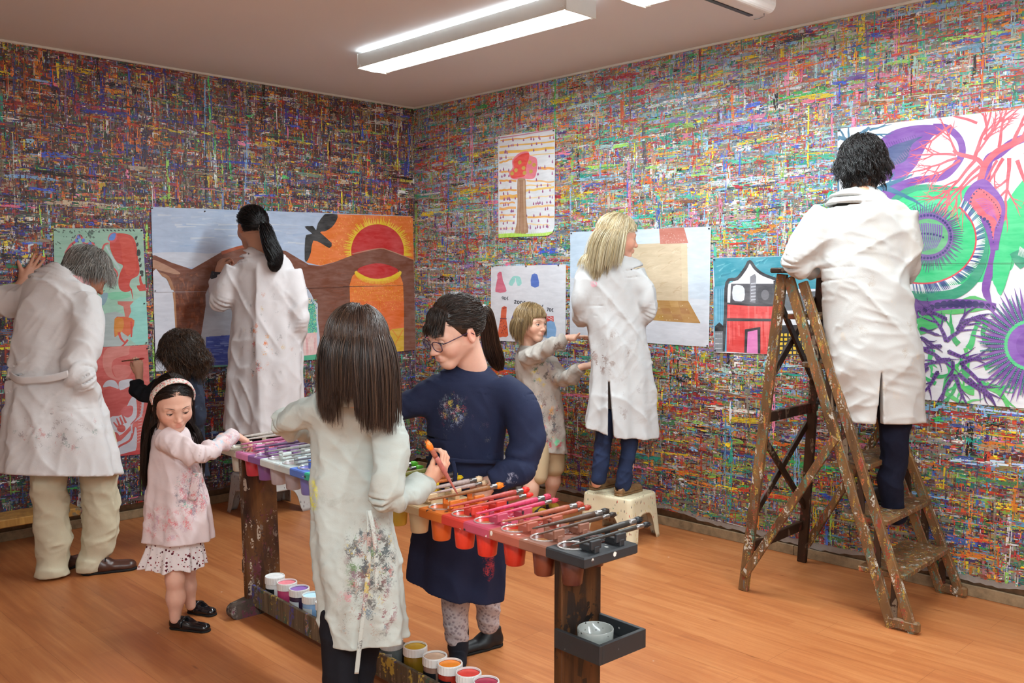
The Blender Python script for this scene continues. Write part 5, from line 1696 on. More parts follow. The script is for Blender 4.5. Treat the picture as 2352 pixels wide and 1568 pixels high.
class Soup:
    """joins several vertex/quad/tri sets into one mesh, with a colour per vertex and a material per face"""

    def __init__(self): self.v = []; self.q = []; self.m = []; self.c = []; self.n = 0

    def add(self, v, f, mat=0, col=(1, 1, 1)):
        v = np.asarray(v, float)
        if not len(v): return
        self.v.append(v); self.q.append([np.asarray(f) + self.n]); self.m.append(mat)
        c = np.asarray(col, float); self.c.append(np.broadcast_to(c, (len(v), 3)) if c.ndim == 1 else c); self.n += len(v)

    def build(self, name, mats, parent, smooth=True):
        me = bpy.data.meshes.new(name); v = np.concatenate(self.v)
        base = np.array(wm(parent).translation) if parent is not None else np.zeros(3)
        loops = []; sizes = []; mi = []
        for fs, m in zip(self.q, self.m):
            for f in fs:
                loops.append(f.ravel()); sizes.append(np.full(len(f), f.shape[1])); mi.append(np.full(len(f), m))
        loops = np.concatenate(loops).astype(np.int32); sizes = np.concatenate(sizes); mi = np.concatenate(mi).astype(np.int32)
        me.vertices.add(len(v)); me.vertices.foreach_set('co', (v - base).astype(f32).ravel())
        me.loops.add(len(loops)); me.loops.foreach_set('vertex_index', loops)
        me.polygons.add(len(sizes)); me.polygons.foreach_set('loop_start', np.concatenate([[0], np.cumsum(sizes)[:-1]]).astype(np.int32))
        me.polygons.foreach_set('material_index', mi); me.polygons.foreach_set('use_smooth', np.full(len(sizes), smooth))
        at = me.color_attributes.new('tone', 'FLOAT_COLOR', 'POINT')
        c = np.concatenate(self.c); at.data.foreach_set('color', np.concatenate([c, np.ones((len(c), 1))], 1).astype(f32).ravel())
        for m in mats if isinstance(mats, (list, tuple)) else [mats]: me.materials.append(m)
        me.update(calc_edges=True); me.validate()
        o = bpy.data.objects.new(name, me); COL.objects.link(o)
        if parent is not None: o.parent = parent
        return o


def sphere_patch(c, R, ax, th0, th1, n=10, m=20, a0=0.0, a1=2 * PI):
    """part of a sphere about the axis ax[2], polar angle th0..th1, azimuth a0..a1 from ax[0]"""
    v = []
    for i in range(n + 1):
        th = th0 + (th1 - th0) * i / n
        for j in range(m + 1):
            a = a0 + (a1 - a0) * j / m
            v.append(c + R * (math.sin(th) * (math.cos(a) * ax[0] + math.sin(a) * ax[1]) + math.cos(th) * ax[2]))
    f = [(i * (m + 1) + j, (i + 1) * (m + 1) + j, (i + 1) * (m + 1) + j + 1, i * (m + 1) + j + 1) for i in range(n) for j in range(m)]
    return np.array(v), np.array(f)


def tubes(P, R, seg=4):
    """many tubes at once: P (n, k, 3), R (n, k)"""
    n, k, _ = P.shape
    T = np.gradient(P, axis=1); T /= np.linalg.norm(T, axis=2, keepdims=True) + 1e-9
    ref = np.where(np.abs(T[:, 0, 2:3]) > .9, np.array([1., 0, 0]), np.array([0, 0, 1.]))
    A = np.empty_like(T); cur = np.cross(T[:, 0], ref)
    for i in range(k):
        cur = cur - T[:, i] * np.sum(cur * T[:, i], axis=1)[:, None]; cur /= np.linalg.norm(cur, axis=1, keepdims=True) + 1e-9; A[:, i] = cur
    B = np.cross(T, A)
    a = 2 * PI * np.arange(seg) / seg
    v = P[:, :, None] + R[:, :, None, None] * (np.cos(a)[:, None] * A[:, :, None] + np.sin(a)[:, None] * B[:, :, None])
    base = np.arange(n * k).reshape(n, k) * seg
    f = []
    for s in range(seg):
        s2 = (s + 1) % seg
        f.append(np.stack([base[:, :-1] + s, base[:, :-1] + s2, base[:, 1:] + s2, base[:, 1:] + s], -1).reshape(-1, 4))
    return v.reshape(-1, 3), np.concatenate(f)


def cr(pts, n):
    """Catmull-Rom through rows of numbers, n samples"""
    P = np.asarray(pts, float); k = len(P)
    if k == 2: return P[0] + (P[1] - P[0]) * np.linspace(0, 1, n)[:, None]
    out = []
    for t in np.linspace(0, k - 1 - 1e-9, n):
        i = int(t); f = t - i
        a, b, c, d = P[max(0, i - 1)], P[i], P[i + 1], P[min(k - 1, i + 2)]
        out.append(.5 * ((2 * b) + (c - a) * f + (2 * a - 5 * b + 4 * c - d) * f * f + (3 * b - a - 3 * c + d) * f ** 3))
    return np.array(out)


def frame(fwd, up=(0, 0, 1), roll=0.0):
    f = nv(fwd); r = nv(np.cross(f, up)); u = np.cross(r, f)
    if roll: r, u = r * math.cos(roll) + u * math.sin(roll), u * math.cos(roll) - r * math.sin(roll)
    return r, f, u


# ------------------------------------------------------------------ materials of people
def skin_mat():
    m = NT('skin'); a = m.n('ShaderNodeVertexColor'); a.layer_name = 'tone'
    nz = m.noise(m.obj(), 120, 3)
    m.color(m.mix(m.step(nz, .3, .7), m.mix(.05, a.outputs[0], (.3, .06, .04, 1)), a.outputs[0]))
    m.bump(m.noise(m.obj(), 700, 2), .08, .001)
    return m.fin(.5, .35, Subsurface_Weight=.12, Subsurface_Radius=(.012, .005, .003), Subsurface_Scale=.5)


def hair_mat():
    m = NT('hair'); a = m.n('ShaderNodeVertexColor'); a.layer_name = 'tone'
    m.color(a.outputs[0])
    return m.fin(.33, .5)


SKIN, HAIR = skin_mat(), hair_mat()
EYEW = plain('eye_white', '#e2dcd8', .2, .5, .02); LASH = plain('lash', '#1c1412', .5, .3, .05)


def cloth(name, base, stains=(), weave=.25, var=.08, rough=.85, dirt=None):
    """woven cloth; stains = (centre, radii, palette, amount, cell scale)"""
    m = NT(name); b = lin(base)
    n1 = m.noise(m.obj(), 4, 4, .6)
    c = m.ramp(n1, [(.3, tuple(x * (1 - var) for x in b[:3]) + (1,)), (.7, tuple(min(1, x * (1 + var)) for x in b[:3]) + (1,))])
    if dirt:
        for (col, sc_, th) in dirt: c = m.mix(m.math('MULTIPLY', m.step(m.noise(m.obj(), sc_, 5, .65, .6), th, th + .16), .55), c, lin(col))
    for i, (ctr, rad, pal, amt, sc) in enumerate(stains):
        v = m.map(m.obj(), tuple(1 / r for r in rad), tuple(-q / r for q, r in zip(ctr, rad)))
        ln = m.n('ShaderNodeVectorMath', operation='LENGTH'); m.l(v, ln.inputs[0])
        fall = m.step(ln.outputs['Value'], 1.0, .15)
        e = m.noise(m.obj(), sc * 1.3, 5, .7, 1.5, color=True)
        se = m.sep(e)
        wob = m.n('ShaderNodeMix', data_type='RGBA', blend_type='LINEAR_LIGHT'); wob.inputs[0].default_value = .035; m.l(m.obj(), wob.inputs[6]); m.l(e, wob.inputs[7])
        cell = m.vor(m.map(wob.outputs[2], (sc, sc, sc * .7), (i * 3.3, i * 7.7, i * 1.3)), 1); s = m.sep(cell)
        cells_on = m.step(m.math('ADD', s[1], m.math('MULTIPLY', m.math('SUBTRACT', se[0], .5), min(1.2, amt * 3.2))), 1 - amt, 1.05 - amt)
        mask = m.math('MULTIPLY', cells_on, m.step(m.math('ADD', fall, m.math('MULTIPLY', m.math('SUBTRACT', se[1], .5), .9)), .30, .55))
        col = m.ramp(s[0], [(k / len(pal), lin(h)) for k, h in enumerate(pal)], 'CONSTANT')
        c = m.mix(m.math('MULTIPLY', mask, .85), c, col)
    m.color(c)
    w = m.noise(m.map(m.obj(), (1, 1, 1)), 330, 2, .6)
    w2 = m.noise(m.obj(), 16, 5, .62, 1.4)
    m.bump(m.math('ADD', m.math('MULTIPLY', w, .30), m.math('MULTIPLY', w2, .6)), weave, .004)
    return m.fin(rough, .2)


# ------------------------------------------------------------------ heads
def head_field(fd, c, fr, s, kid, neck):
    """c = centre of the head between the ears; neck = point at the base of the neck"""
    r, f, u = fr; P = lambda x, y, z: c + s * (r * x + f * y + u * z)
    jz = 1 - .14 * kid; ax = (r, f, u)
    fd.ell(P(0, -.016, .030), ax, (.0775 * s, .098 * s, .088 * s), .0)
    fd.ell(P(0, .028, .010), ax, (.066 * s, .066 * s, .075 * s), .02 * s)
    fd.cone(P(0, .040, -.030 * jz), P(0, .060, -.092 * jz), .055 * s, .026 * s, .03 * s)
    for q in (-1, 1):
        fd.cone(P(q * .046, .004, -.045 * jz), P(q * .014, .066, -.096 * jz), .021 * s, .016 * s, .03 * s)
        fd.ell(P(q * .036, .062, -.034 * jz), ax, (.025 * s * (1 + .1 * kid), .024 * s, .026 * s), .025 * s)
        fd.cone(P(q * .012, .088, .020), P(q * .046, .072, .018), .009 * s, .008 * s, .018 * s)
        fd.ell(P(q * .033, .098, .001), ax, (.017 * s, .016 * s, .0125 * s * (1 + .15 * kid)), .014 * s, 'sub')
        # ear
        e = P(q * .077, -.012, -.010); er = nv(r * q + f * -.35); ef = nv(np.cross(u, er))
        fd.ell(e, (er, ef, u), (.0085 * s, .0185 * s, .030 * s), .006 * s)
        fd.ell(e + er * .008 * s + ef * .002 * s * q, (er, ef, u), (.006 * s, .010 * s, .018 * s), .004 * s, 'sub')
    ns = 1 - .25 * kid
    fd.cone(P(0, .086, .006), P(0, .100 + .010 * ns, -.032 * jz), .008 * s, .0105 * s * ns, .016 * s)
    fd.ell(P(0, .103 + .009 * ns, -.036 * jz), ax, (.0105 * s * ns + .001, .011 * s * ns, .0095 * s * ns), .008 * s)
    for q in (-1, 1): fd.ell(P(q * .0125 * ns, .098, -.039 * jz), ax, (.0075 * s, .009 * s, .0065 * s), .006 * s)
    fd.ell(P(0, .088, -.066 * jz), ax, (.024 * s, .014 * s, .016 * s), .012 * s)
    lw = 1 - .28 * kid
    fd.cone(P(-.015 * lw, .097, -.061 * jz), P(.015 * lw, .097, -.061 * jz), .0046 * s * lw, .0046 * s * lw, .006 * s)
    fd.cone(P(-.012 * lw, .097, -.071 * jz), P(.012 * lw, .097, -.071 * jz), .0054 * s * lw, .0054 * s * lw, .006 * s)
    fd.cone(P(-.020, .104, -.0657 * jz), P(.020, .104, -.0657 * jz), .0019 * s, .0019 * s, .003 * s, 'sub')
    fd.ell(P(0, .074, -.096 * jz), ax, (.016 * s, .015 * s, .013 * s), .012 * s)
    fd.cone(P(0, -.022, -.045), neck, .050 * s, .054 * s, .03 * s)


def head(soup, c, fwd, s, kid, neck, tone, lid=.35, brow='#2a1c16', iris='#2c1c14', gaze=None, up=(0, 0, 1), roll=0.0, smile=0.0, blush=.5, h=.0024):
    fr = frame(fwd, up, roll); r, f, u = fr; c = np.asarray(c, float); neck = np.asarray(neck, float)
    P = lambda x, y, z: c + s * (r * x + f * y + u * z)
    jz = 1 - .14 * kid
    lo = np.minimum(c - .17 * s, neck - .07); hi = np.maximum(c + .17 * s, neck + .07)
    fd = Field(lo, hi, h); head_field(fd, c, fr, s, kid, neck)
    v, q = fd.mesh(1)
    b = np.array(lin(tone)[:3]); L = ((v - c) / s) @ np.stack([r, f, u], 1)
    col = np.tile(b, (len(v), 1))
    red = np.array([.62, .13, .12]); pink = b * np.array([1.0, .66, .62])

    def blob(x, y, z, rx, ry, rz): return np.clip(1.3 - np.sqrt(((L[:, 0] - x) / rx) ** 2 + ((L[:, 1] - y) / ry) ** 2 + ((L[:, 2] - z) / rz) ** 2), 0, 1) / 1.3
    for q_ in (-1, 1): col += (pink - col) * (blob(q_ * .042, .06, -.035 * jz, .028, .05, .026) * blush)[:, None]
    for q_ in (-1, 1): col += (pink - col) * (blob(q_ * .08, -.012, -.01, .02, .03, .04) * .7)[:, None]
    col += (pink - col) * (blob(0, .112, -.036, .014, .02, .014) * .6)[:, None]
    lw = 1 - .28 * kid; lip = np.clip(blob(0, .103, -.0615 * jz, .022 * lw, .02, .0068) + blob(0, .103, -.0715 * jz, .018 * lw, .02, .0075), 0, .5) * 1.5
    col += (b * np.array([.80, .42 + .12 * kid, .40 + .12 * kid]) - col) * np.clip(lip, 0, .8)[:, None]
    soup.add(v, q, 0, np.clip(col, 0, 1))
    # eyes
    g = nv(gaze) if gaze is not None else f
    for q_ in (-1, 1):
        e = P(q_ * .0315, .0775 - .001 * kid, .000); R = .0125 * s * (1 + .12 * kid)
        A = (r, u, f)
        a, q2 = sphere_patch(e, R, A, 0, PI * .55, 8, 18); soup.add(a, q2, 1)
        gg = nv(g - u * .0); gr = nv(np.cross(gg, u)); gu = np.cross(gr, gg)
        a, q2 = sphere_patch(e, R * 1.012, (gr, gu, gg), 0, .48, 4, 16); soup.add(a, q2, 2, lin(iris)[:3])
        # lids: caps hinged at the eye corners
        ul = 1.25 - lid * 1.05          # how far the upper lid comes down
        for top, ang in ((1, ul), (-1, .62)):
            n_, m_ = 8, 16; vs = []
            for i in range(n_ + 1):
                for j in range(m_ + 1):
                    aa = PI * j / m_                     # across the eye
                    el = (PI / 2 + .25) - (PI / 2 + .25 - (ul - .85 if top > 0 else -.0)) * i / n_ if top > 0 else -(PI / 2 + .2) + (PI / 2 + .2 - .48) * i / n_
                    el = el * (.25 + .75 * math.sin(aa)) if True else el
                    x = -math.cos(aa); w_ = math.sin(aa)
                    d = r * x + (f * math.cos(el) + u * math.sin(el)) * w_
                    vs.append(e + nv(d) * R * (1.09 if i == n_ else 1.14))
            ff = [(i * (m_ + 1) + j, (i + 1) * (m_ + 1) + j, (i + 1) * (m_ + 1) + j + 1, i * (m_ + 1) + j + 1) for i in range(n_) for j in range(m_)]
            if top < 0: ff = [t[::-1] for t in ff]
            soup.add(np.array(vs), np.array(ff), 0, b * .93)
            if top > 0:
                edge = np.array(vs[-(m_ + 1):])[2:-2]; soup.add(*tubes(edge[None] + f * .0008, np.full((1, len(edge)), .0010 * s), 5), 3)
        # brow
        xs = np.linspace(.014, .052, 9) * q_; pts = []
        for x in xs:
            z = .0225 + .0035 * math.sin((abs(x) - .012) / .04 * 2.6)
            y = .13
            while y > .03 and fd.sample(P(x, y, z)[None])[0] > 0: y -= .001
            pts.append(P(x, y + .0008, z))
        bt = np.array(pts); soup.add(*tubes(bt[None], np.array([[.0010, .0016, .0018, .0019, .0018, .0016, .0013, .0009, .0005]]) * s, 6), 4, lin(brow)[:3])
    return fr, fd


# ------------------------------------------------------------------ hands
def hand(soup, wrist, d, n, thumb_side, s, tone, curl=(.5, .6, .7, .8), spread=.08, thumb=(.5, .4), forearm=None, h=.0019, thumb_up=0.0):
    """d = direction wrist to knuckles, n = back of the hand, thumb_side = +1/-1 along (d x n)"""
    d = nv(d); n = nv(np.asarray(n) - d * (np.asarray(n) @ d)); x = np.cross(d, n) * thumb_side; w = np.asarray(wrist, float)
    P = lambda a, b, c: w + s * (x * a + d * b + n * c)
    pts = [w]
    if forearm is not None: pts.append(np.asarray(forearm))
    R = .2 * s
    lo = np.min([w - R] + [p - .05 for p in pts[1:]], 0); hi = np.max([w + R] + [p + .05 for p in pts[1:]], 0)
    fd = Field(lo, hi, h)
    if forearm is not None: fd.cone(w - d * .0 * s, forearm, .0245 * s, .034 * s, .01, flat=(n, .82))
    fd.cone(P(0, 0, 0), P(0, .022, 0), .025 * s, .027 * s, .012, flat=(n, .66))
    for a, b in ((.026, .082), (.009, .088), (-.009, .084), (-.025, .076)):
        fd.cone(P(a * .55, .018, 0), P(a, b, .002), .0155 * s, .0125 * s, .014 * s)
    fd.cone(P(.026, .022, -.008), P(.036, .046, -.012), .016 * s, .013 * s, .014 * s)
    L4 = ((.044, .027, .021), (.049, .031, .022), (.045, .029, .021), (.035, .022, .019))
    base = ((.026, .084), (.009, .090), (-.009, .086), (-.026, .077))
    tips = []
    for i in range(4):
        p = P(base[i][0], base[i][1], .001); a = (1.5 - i) * spread; ang = 0; rr = (.0092, .0095, .0090, .0080)[i] * s
        ff = Field.__new__(Field); fdir0 = nv(d * math.cos(a) + x * math.sin(a))
        for j in range(3):
            ang += curl[i] * (.75, 1.0, .7)[j]
            dr = fdir0 * math.cos(ang) - n * math.sin(ang); q = p + dr * L4[i][j] * s
            fd.cone(p, q, rr * (1 - .07 * j), rr * (.95 - .10 * j), .004 * s if j else .007 * s); p = q
        tips.append(p)
    # thumb leaves the side of the palm near its base
    p = P(.034, .040, -.010); ang = thumb[0]
    tdir = nv(x * math.sin(.75 - .5 * thumb[1]) + d * math.cos(.75 - .5 * thumb[1]) - n * .35 * thumb[0] + n * thumb_up)
    q = p + tdir * .036 * s; fd.cone(p, q, .0125 * s, .0105 * s, .010 * s)
    t2 = nv(tdir - x * .55 * thumb[1] - n * .25 * thumb[0]); q2 = q + t2 * .027 * s; fd.cone(q, q2, .0103 * s, .0080 * s, .004 * s)
    v, f = fd.mesh(1); b = np.array(lin(tone)[:3])
    col = np.tile(b, (len(v), 1)); pk = b * np.array([1.0, .72, .66])
    for t in tips + [q2]: col += (pk - col) * np.clip(1 - np.linalg.norm(v - t, axis=1) / (.02 * s), 0, .7)[:, None]
    soup.add(v, f, 0, np.clip(col, 0, 1))
    return dict(tips=tips, thumb=q2, palm=P(0, .055, -.012))


# ------------------------------------------------------------------ hair
def hair(parent, c, fr, s, spec, colors, collide, seed=1, name='hair', n=1200, k=18, rad=.0017, cap=None, capcol=None, extra=None):
    """spec(root unit vector array in head axes, rng) -> dict(length, part, out, gravity); strands slide over the colliders"""
    r, f, u = fr; rng = np.random.default_rng(seed); so = Soup()
    B = np.stack([r, f, u])                # rows
    ctr = c + s * (f * -.014 + u * .030); radii = np.array([.0795, .100, .090]) * s
    # roots on the scalp
    g = rng.normal(size=(n * 6, 3)); g /= np.linalg.norm(g, axis=1, keepdims=True)
    keep = spec['scalp'](g); g = g[keep][:n]; n = len(g)
    p = ctr + (g * radii) @ B
    dirs = spec['dir'](g, rng); dirs = dirs - g * np.sum(dirs * g, axis=1)[:, None] * .95; dirs = dirs @ B; dirs /= np.linalg.norm(dirs, axis=1, keepdims=True) + 1e-9
    ln = spec['length'](g, rng); grav = spec.get('grav', .22); lift = spec.get('lift', .010) * (.25 + rng.random(n)) * s
    step = ln / k; pts = [p.copy()]; dcur = dirs; curlv = spec.get('curl', 0.0); ph = rng.uniform(0, 6.28, n)
    G = np.array(spec.get('gdir', (0, 0, -1.0)), float)
    tgt = 1 + lift / .09; rel_ = spec.get('release', .10); free = np.zeros(n, bool)
    for i in range(k):
        gw = grav * (.35 + .65 * i / k)
        q = ((p - ctr) @ B.T) / radii; nn = (q / radii) @ B; nn /= np.linalg.norm(nn, axis=1, keepdims=True) + 1e-9
        free |= (nn[:, 2] < rel_) & ((dcur[:, 2] < -.55) | (nn[:, 2] < -.55))
        dcur = dcur * (1 - gw) + G * gw
        if curlv:
            a = np.cross(dcur, G + .01); a /= np.linalg.norm(a, axis=1, keepdims=True) + 1e-9; b = np.cross(dcur, a)
            dcur = dcur + curlv * (a * np.cos(ph + i * spec.get('freq', 1.2))[:, None] + b * np.sin(ph + i * spec.get('freq', 1.2))[:, None])
        on = ~free
        dcur[on] -= nn[on] * np.sum(dcur[on] * nn[on], axis=1)[:, None]      # hair lying on the head follows its surface
        dcur /= np.linalg.norm(dcur, axis=1, keepdims=True) + 1e-9
        prev = p; p = p + dcur * step[:, None]
        q = ((p - ctr) @ B.T) / radii; m = np.linalg.norm(q, axis=1)
        fix = on | (m < tgt)
        q[fix] *= (tgt[fix] / m[fix])[:, None]; p[fix] = ctr + (q[fix] * radii) @ B
        if spec.get('face') is not None:
            lq = (p - c) @ B.T / s; mm = (lq[:, 1] > spec['face']) & (lq[:, 2] < .045) & (lq[:, 2] > -.16)
            if mm.any(): p[mm] -= np.outer((lq[mm, 1] - spec['face']) * s, B[1])
        for (a, b, ra, rb) in collide:
            ba = b - a; t = np.clip(((p - a) @ ba) / (ba @ ba), 0, 1); w = p - a - t[:, None] * ba; dd = np.linalg.norm(w, axis=1) + 1e-9; R = ra + (rb - ra) * t + lift * .7
            mm = dd < R; p[mm] += (w / dd[:, None] * (R - dd)[:, None])[mm]
        mv = p - prev; mv /= np.linalg.norm(mv, axis=1, keepdims=True) + 1e-9; dcur = dcur * .25 + mv * .75
        pts.append(p.copy())
    P = np.stack(pts, 1)
    cl = spec.get('clump', .55)
    if cl:
        ng = max(8, n // spec.get('per', 26)); gi = rng.choice(n, ng, replace=False)
        near = np.concatenate([np.argmin(np.linalg.norm(g[i:i + 400, None] - g[gi][None], axis=2), axis=1) for i in range(0, n, 400)])
        Gd = P[gi[near]]; tt = np.linspace(0, 1, P.shape[1])[None, :, None]
        P = P + (Gd - P) * (cl * np.clip(tt * 1.3 - .15, 0, 1)) * (Gd[:, -1:, 2:] < 9)
    if spec.get('fit') is not None: P = spec['fit'](P, g, rng)
    t = np.linspace(0, 1, P.shape[1]); R = (rad * s * (.6 + .8 * rng.random(n)))[:, None] * (1 - .75 * t[None] ** 2.5)
    cs = np.array([lin(h)[:3] for h in colors]); ci = cs[rng.integers(0, len(cs), n)] * (.8 + .4 * rng.random(n))[:, None]
    v, q = tubes(P, R, 3); so.add(v, q, 0, np.repeat(np.clip(ci, 0, 1), P.shape[1] * 3, 0))
    if cap is not None:
        fd = Field(c - .15 * s, c + .15 * s, .0035); fd.ell(ctr, (r, f, u), radii * 1.012)
        for pl_p, pl_n in cap: fd.plane(c + s * (np.asarray(pl_p) @ B), np.asarray(pl_n) @ B, .01)
        v, q = fd.mesh(2); so.add(v, q, 0, np.array(lin(capcol or colors[0])[:3]) * .8)
    if extra: extra(so, rng, cs)
    return so.build(name, [HAIR], parent)


def locks(so, rng, path, rads, n, cs, rad=.0018, k=16, wav=.0, tip=.35):
    """a bundle of strands along a thick path (a ponytail)"""
    C = cr(path, k); W = cr(np.array(rads)[:, None], k)[:, 0]
    T = np.gradient(C, axis=0); T /= np.linalg.norm(T, axis=1, keepdims=True)
    A = np.cross(T, [0.3, .2, 1.0]); A /= np.linalg.norm(A, axis=1, keepdims=True) + 1e-9; B = np.cross(T, A)
    a = rng.uniform(0, 2 * PI, n); q = np.sqrt(rng.random(n)) ** .7
    tw = rng.normal(0, .25, n)
    an = a[:, None] + tw[:, None] * np.linspace(0, 1, k)[None]
    P = C[None] + (q[:, None] * W[None])[:, :, None] * (np.cos(an)[:, :, None] * A[None] + np.sin(an)[:, :, None] * B[None])
    if wav: P += wav * np.sin(np.linspace(0, 7, k)[None, :, None] + rng.uniform(0, 6, (n, 1, 3)))
    cut = 1 - tip * rng.random(n) ** 2; idx = np.linspace(0, 1, k)[None] * cut[:, None] * (k - 1)
    i0 = np.clip(idx.astype(int), 0, k - 2); fr_ = idx - i0
    P = np.take_along_axis(P, i0[:, :, None], 1) * (1 - fr_[:, :, None]) + np.take_along_axis(P, (i0 + 1)[:, :, None], 1) * fr_[:, :, None]
    R = rad * (.6 + .8 * rng.random(n))[:, None] * (1 - .7 * np.linspace(0, 1, k)[None] ** 3)
    ci = cs[rng.integers(0, len(cs), n)] * (.75 + .45 * rng.random(n))[:, None]
    v, f = tubes(P, R, 3); so.add(v, f, 0, np.repeat(np.clip(ci, 0, 1), k * 3, 0))


# ------------------------------------------------------------------ garments
def W(px, py, Y): return np.array(aty(px, py, Y))


def mpx(Y): return Y / F


SIDE = np.array([1.0, 0, 0])


def rows_loft(rows, n=28):
    """rows: (y px, x left px, x right px, depth, depth factor) -> centres, rx, ry"""
    P = []
    for (y, xl, xr, Y, k) in rows:
        c = W((xl + xr) / 2, y, Y); rx = (xr - xl) / 2 * mpx(Y); P.append((*c, rx, rx * k))
    Q = cr(P, n); return Q[:, :3], np.maximum(Q[:, 3], .01), np.maximum(Q[:, 4], .01)


def ridge(x): return 1 - np.abs(2 * x - 1)


def drape(amp, along, fa, fx, seed=0.0, sharp=2.6):
    """long creases running along a direction: fa cycles per metre along it, fx across it"""
    a = nv(along); b = nv(np.cross(a, [.3, .9, .25])); c = np.cross(a, b)
    return folds(amp * .8, np.stack([a * fa, b * fx, c * fx]), seed, sharp)


def folds(amp, M, seed=0.0, sharp=1.6):
    """creases stretched along the rows of M (cycles per metre along three directions)"""
    M = np.asarray(M, float)

    def fn(P):
        q = P @ M.T + seed
        w = vnoise(q * .45 + 9.1) * 1.2
        return amp * (-(ridge(vnoise(q + w[:, None])) ** sharp) + .60)
    return fn


def garment(name, parent, mat, body_rows, sleeves, hem=None, h=.005, thick=.006, folds_=(), slit=None, neck=None, kjoin=.035, pleats=None, extra=None, cuffs=True, smooth=1, hollow=True, side=None, collar=None):
    """smock: torso loft + sleeve lofts joined into one hollow cloth surface"""
    C, rx, ry = rows_loft(body_rows)
    bb = [C - np.maximum(rx, ry)[:, None] - .03, C + np.maximum(rx, ry)[:, None] + .03]
    for sl in sleeves:
        p = np.array(sl['p']); rr_ = np.array(sl['r'])[:, None]; bb += [p - rr_ - .03, p + rr_ + .03]
    lo = np.min(np.concatenate(bb), 0); hi = np.max(np.concatenate(bb), 0)
    fd = Field(lo, hi, h)
    sd = SIDE if side is None else np.asarray(side)
    fold = None
    if pleats:
        cnt, amp, ph, start = pleats

        def fold(t, cu, su):
            th = np.arctan2(su, cu)
            w = np.clip((t - start) / (1 - start), 0, 1)
            return amp * w * (np.sin(cnt * th + ph + 1.1 * np.sin(2 * th + ph)) * .6 + np.sin((cnt * 1.7 // 1) * th + 2.1 * ph) * .4)
    fd.loft(C, rx, ry, sd, 0, fold)
    for sl in sleeves:
        n = sl.get('n', 26); D = cr(np.concatenate([np.array(sl['p']), np.array(sl['r'])[:, None]], 1), n)
        Lg = np.sum(np.linalg.norm(np.diff(D[:, :3], axis=0), axis=1)); fr_ = sl.get('freq', 16); am = sl.get('amp', .005); at_ = sl.get('at', (.5, .9)); wd = sl.get('wd', .16); ph = sl.get('ph', 0.0)

        def sf(t, cu, su, Lg=Lg, fr_=fr_, am=am, at_=at_, wd=wd, ph=ph):
            w = sum(np.exp(-((t - a) / wd) ** 2) for a in at_)
            return am * w * np.sin(2 * PI * fr_ * Lg * t + 1.6 * cu + 1.3 * su * cu + ph + 2.0 * np.sin(5 * t + su))
        fd.loft(D[:, :3], D[:, 3], D[:, 3] * sl.get('flat', .92), sl.get('side', sd), kjoin, sf)
    d0 = fd.d.copy() if hollow else None
    for fn in folds_:
        if neck is not None:
            fd.displace(lambda P, fn=fn: fn(P) * np.clip((np.linalg.norm(P - np.asarray(neck[1]), axis=1) - .075) / .07, 0, 1), 8)
        else: fd.displace(fn, 8)
    if collar:
        for (pts_, r_) in collar:
            Q = cr(pts_, 14)
            for i in range(len(Q) - 1): fd.cone(Q[i], Q[i + 1], r_, r_, .004)
    full = (slice(0, fd.n[0]), slice(0, fd.n[1]), slice(0, fd.n[2])); x, y, z = fd.xyz(full)
    cut = np.full(fd.d.shape, -1.0, f32)
    if hem is not None: cut = np.maximum(cut, hem(x, y, z).astype(f32) + 0 * fd.d)
    if slit is not None: cut = np.maximum(cut, slit(x, y, z).astype(f32) + 0 * fd.d)
    if neck is not None:
        (c0, c1, rn) = neck; rn = min(rn, .80 * min(rx[0], ry[0])); Fn = Field.__new__(Field); Fn.h, Fn.lo, Fn.n = fd.h, fd.lo, fd.n; Fn.d = np.full(fd.n, 1.0, f32); Fn.cone(c0, c1, rn, rn); cut = np.maximum(cut, -Fn.d)
    for sl in sleeves:
        if sl.get('open', True):
            p = np.array(sl['p'][-1]); dd = nv(p - np.array(sl['p'][-2])); rr_ = sl['r'][-1]
            dist2 = (x - p[0]) ** 2 + (y - p[1]) ** 2 + (z - p[2]) ** 2
            pl = (x - p[0]) * dd[0] + (y - p[1]) * dd[1] + (z - p[2]) * dd[2]
            cut = np.maximum(cut, np.where(dist2 < (rr_ * 1.25 + .012) ** 2, pl, -1).astype(f32))
    if hollow: fd.d = np.maximum(fd.d, -(d0 + .042))
    fd.d = np.maximum(fd.d, cut)
    if extra: extra(fd)
    v, q = fd.mesh(smooth); so = Soup(); so.add(v, q, 0)
    return so.build(name, [mat], parent), fd


def limb(name, parent, mat, chains, h=.005, fl=(), k=.02, cutters=(), smooth=1, hollow=False):
    """trousers, leggings, shoes: chains of (points, radii)"""
    lo = np.min([np.min(np.array(p) - max(r) - .02, 0) for p, r in chains], 0); hi = np.max([np.max(np.array(p) + max(r) + .02, 0) for p, r in chains], 0)
    fd = Field(lo, hi, h)
    for p, r in chains:
        D = cr(np.concatenate([np.array(p, float), np.array(r, float)[:, None]], 1), max(8, 6 * len(p)))
        for i in range(len(D) - 1): fd.cone(D[i, :3], D[i + 1, :3], D[i, 3], D[i + 1, 3], 0 if i else k)
    for fn in fl: fd.displace(fn, 5)
    for p, n in cutters: fd.plane(np.asarray(p, float), n)
    v, q = fd.mesh(smooth); so = Soup(); so.add(v, q, 0)
    return so.build(name, [mat], parent)


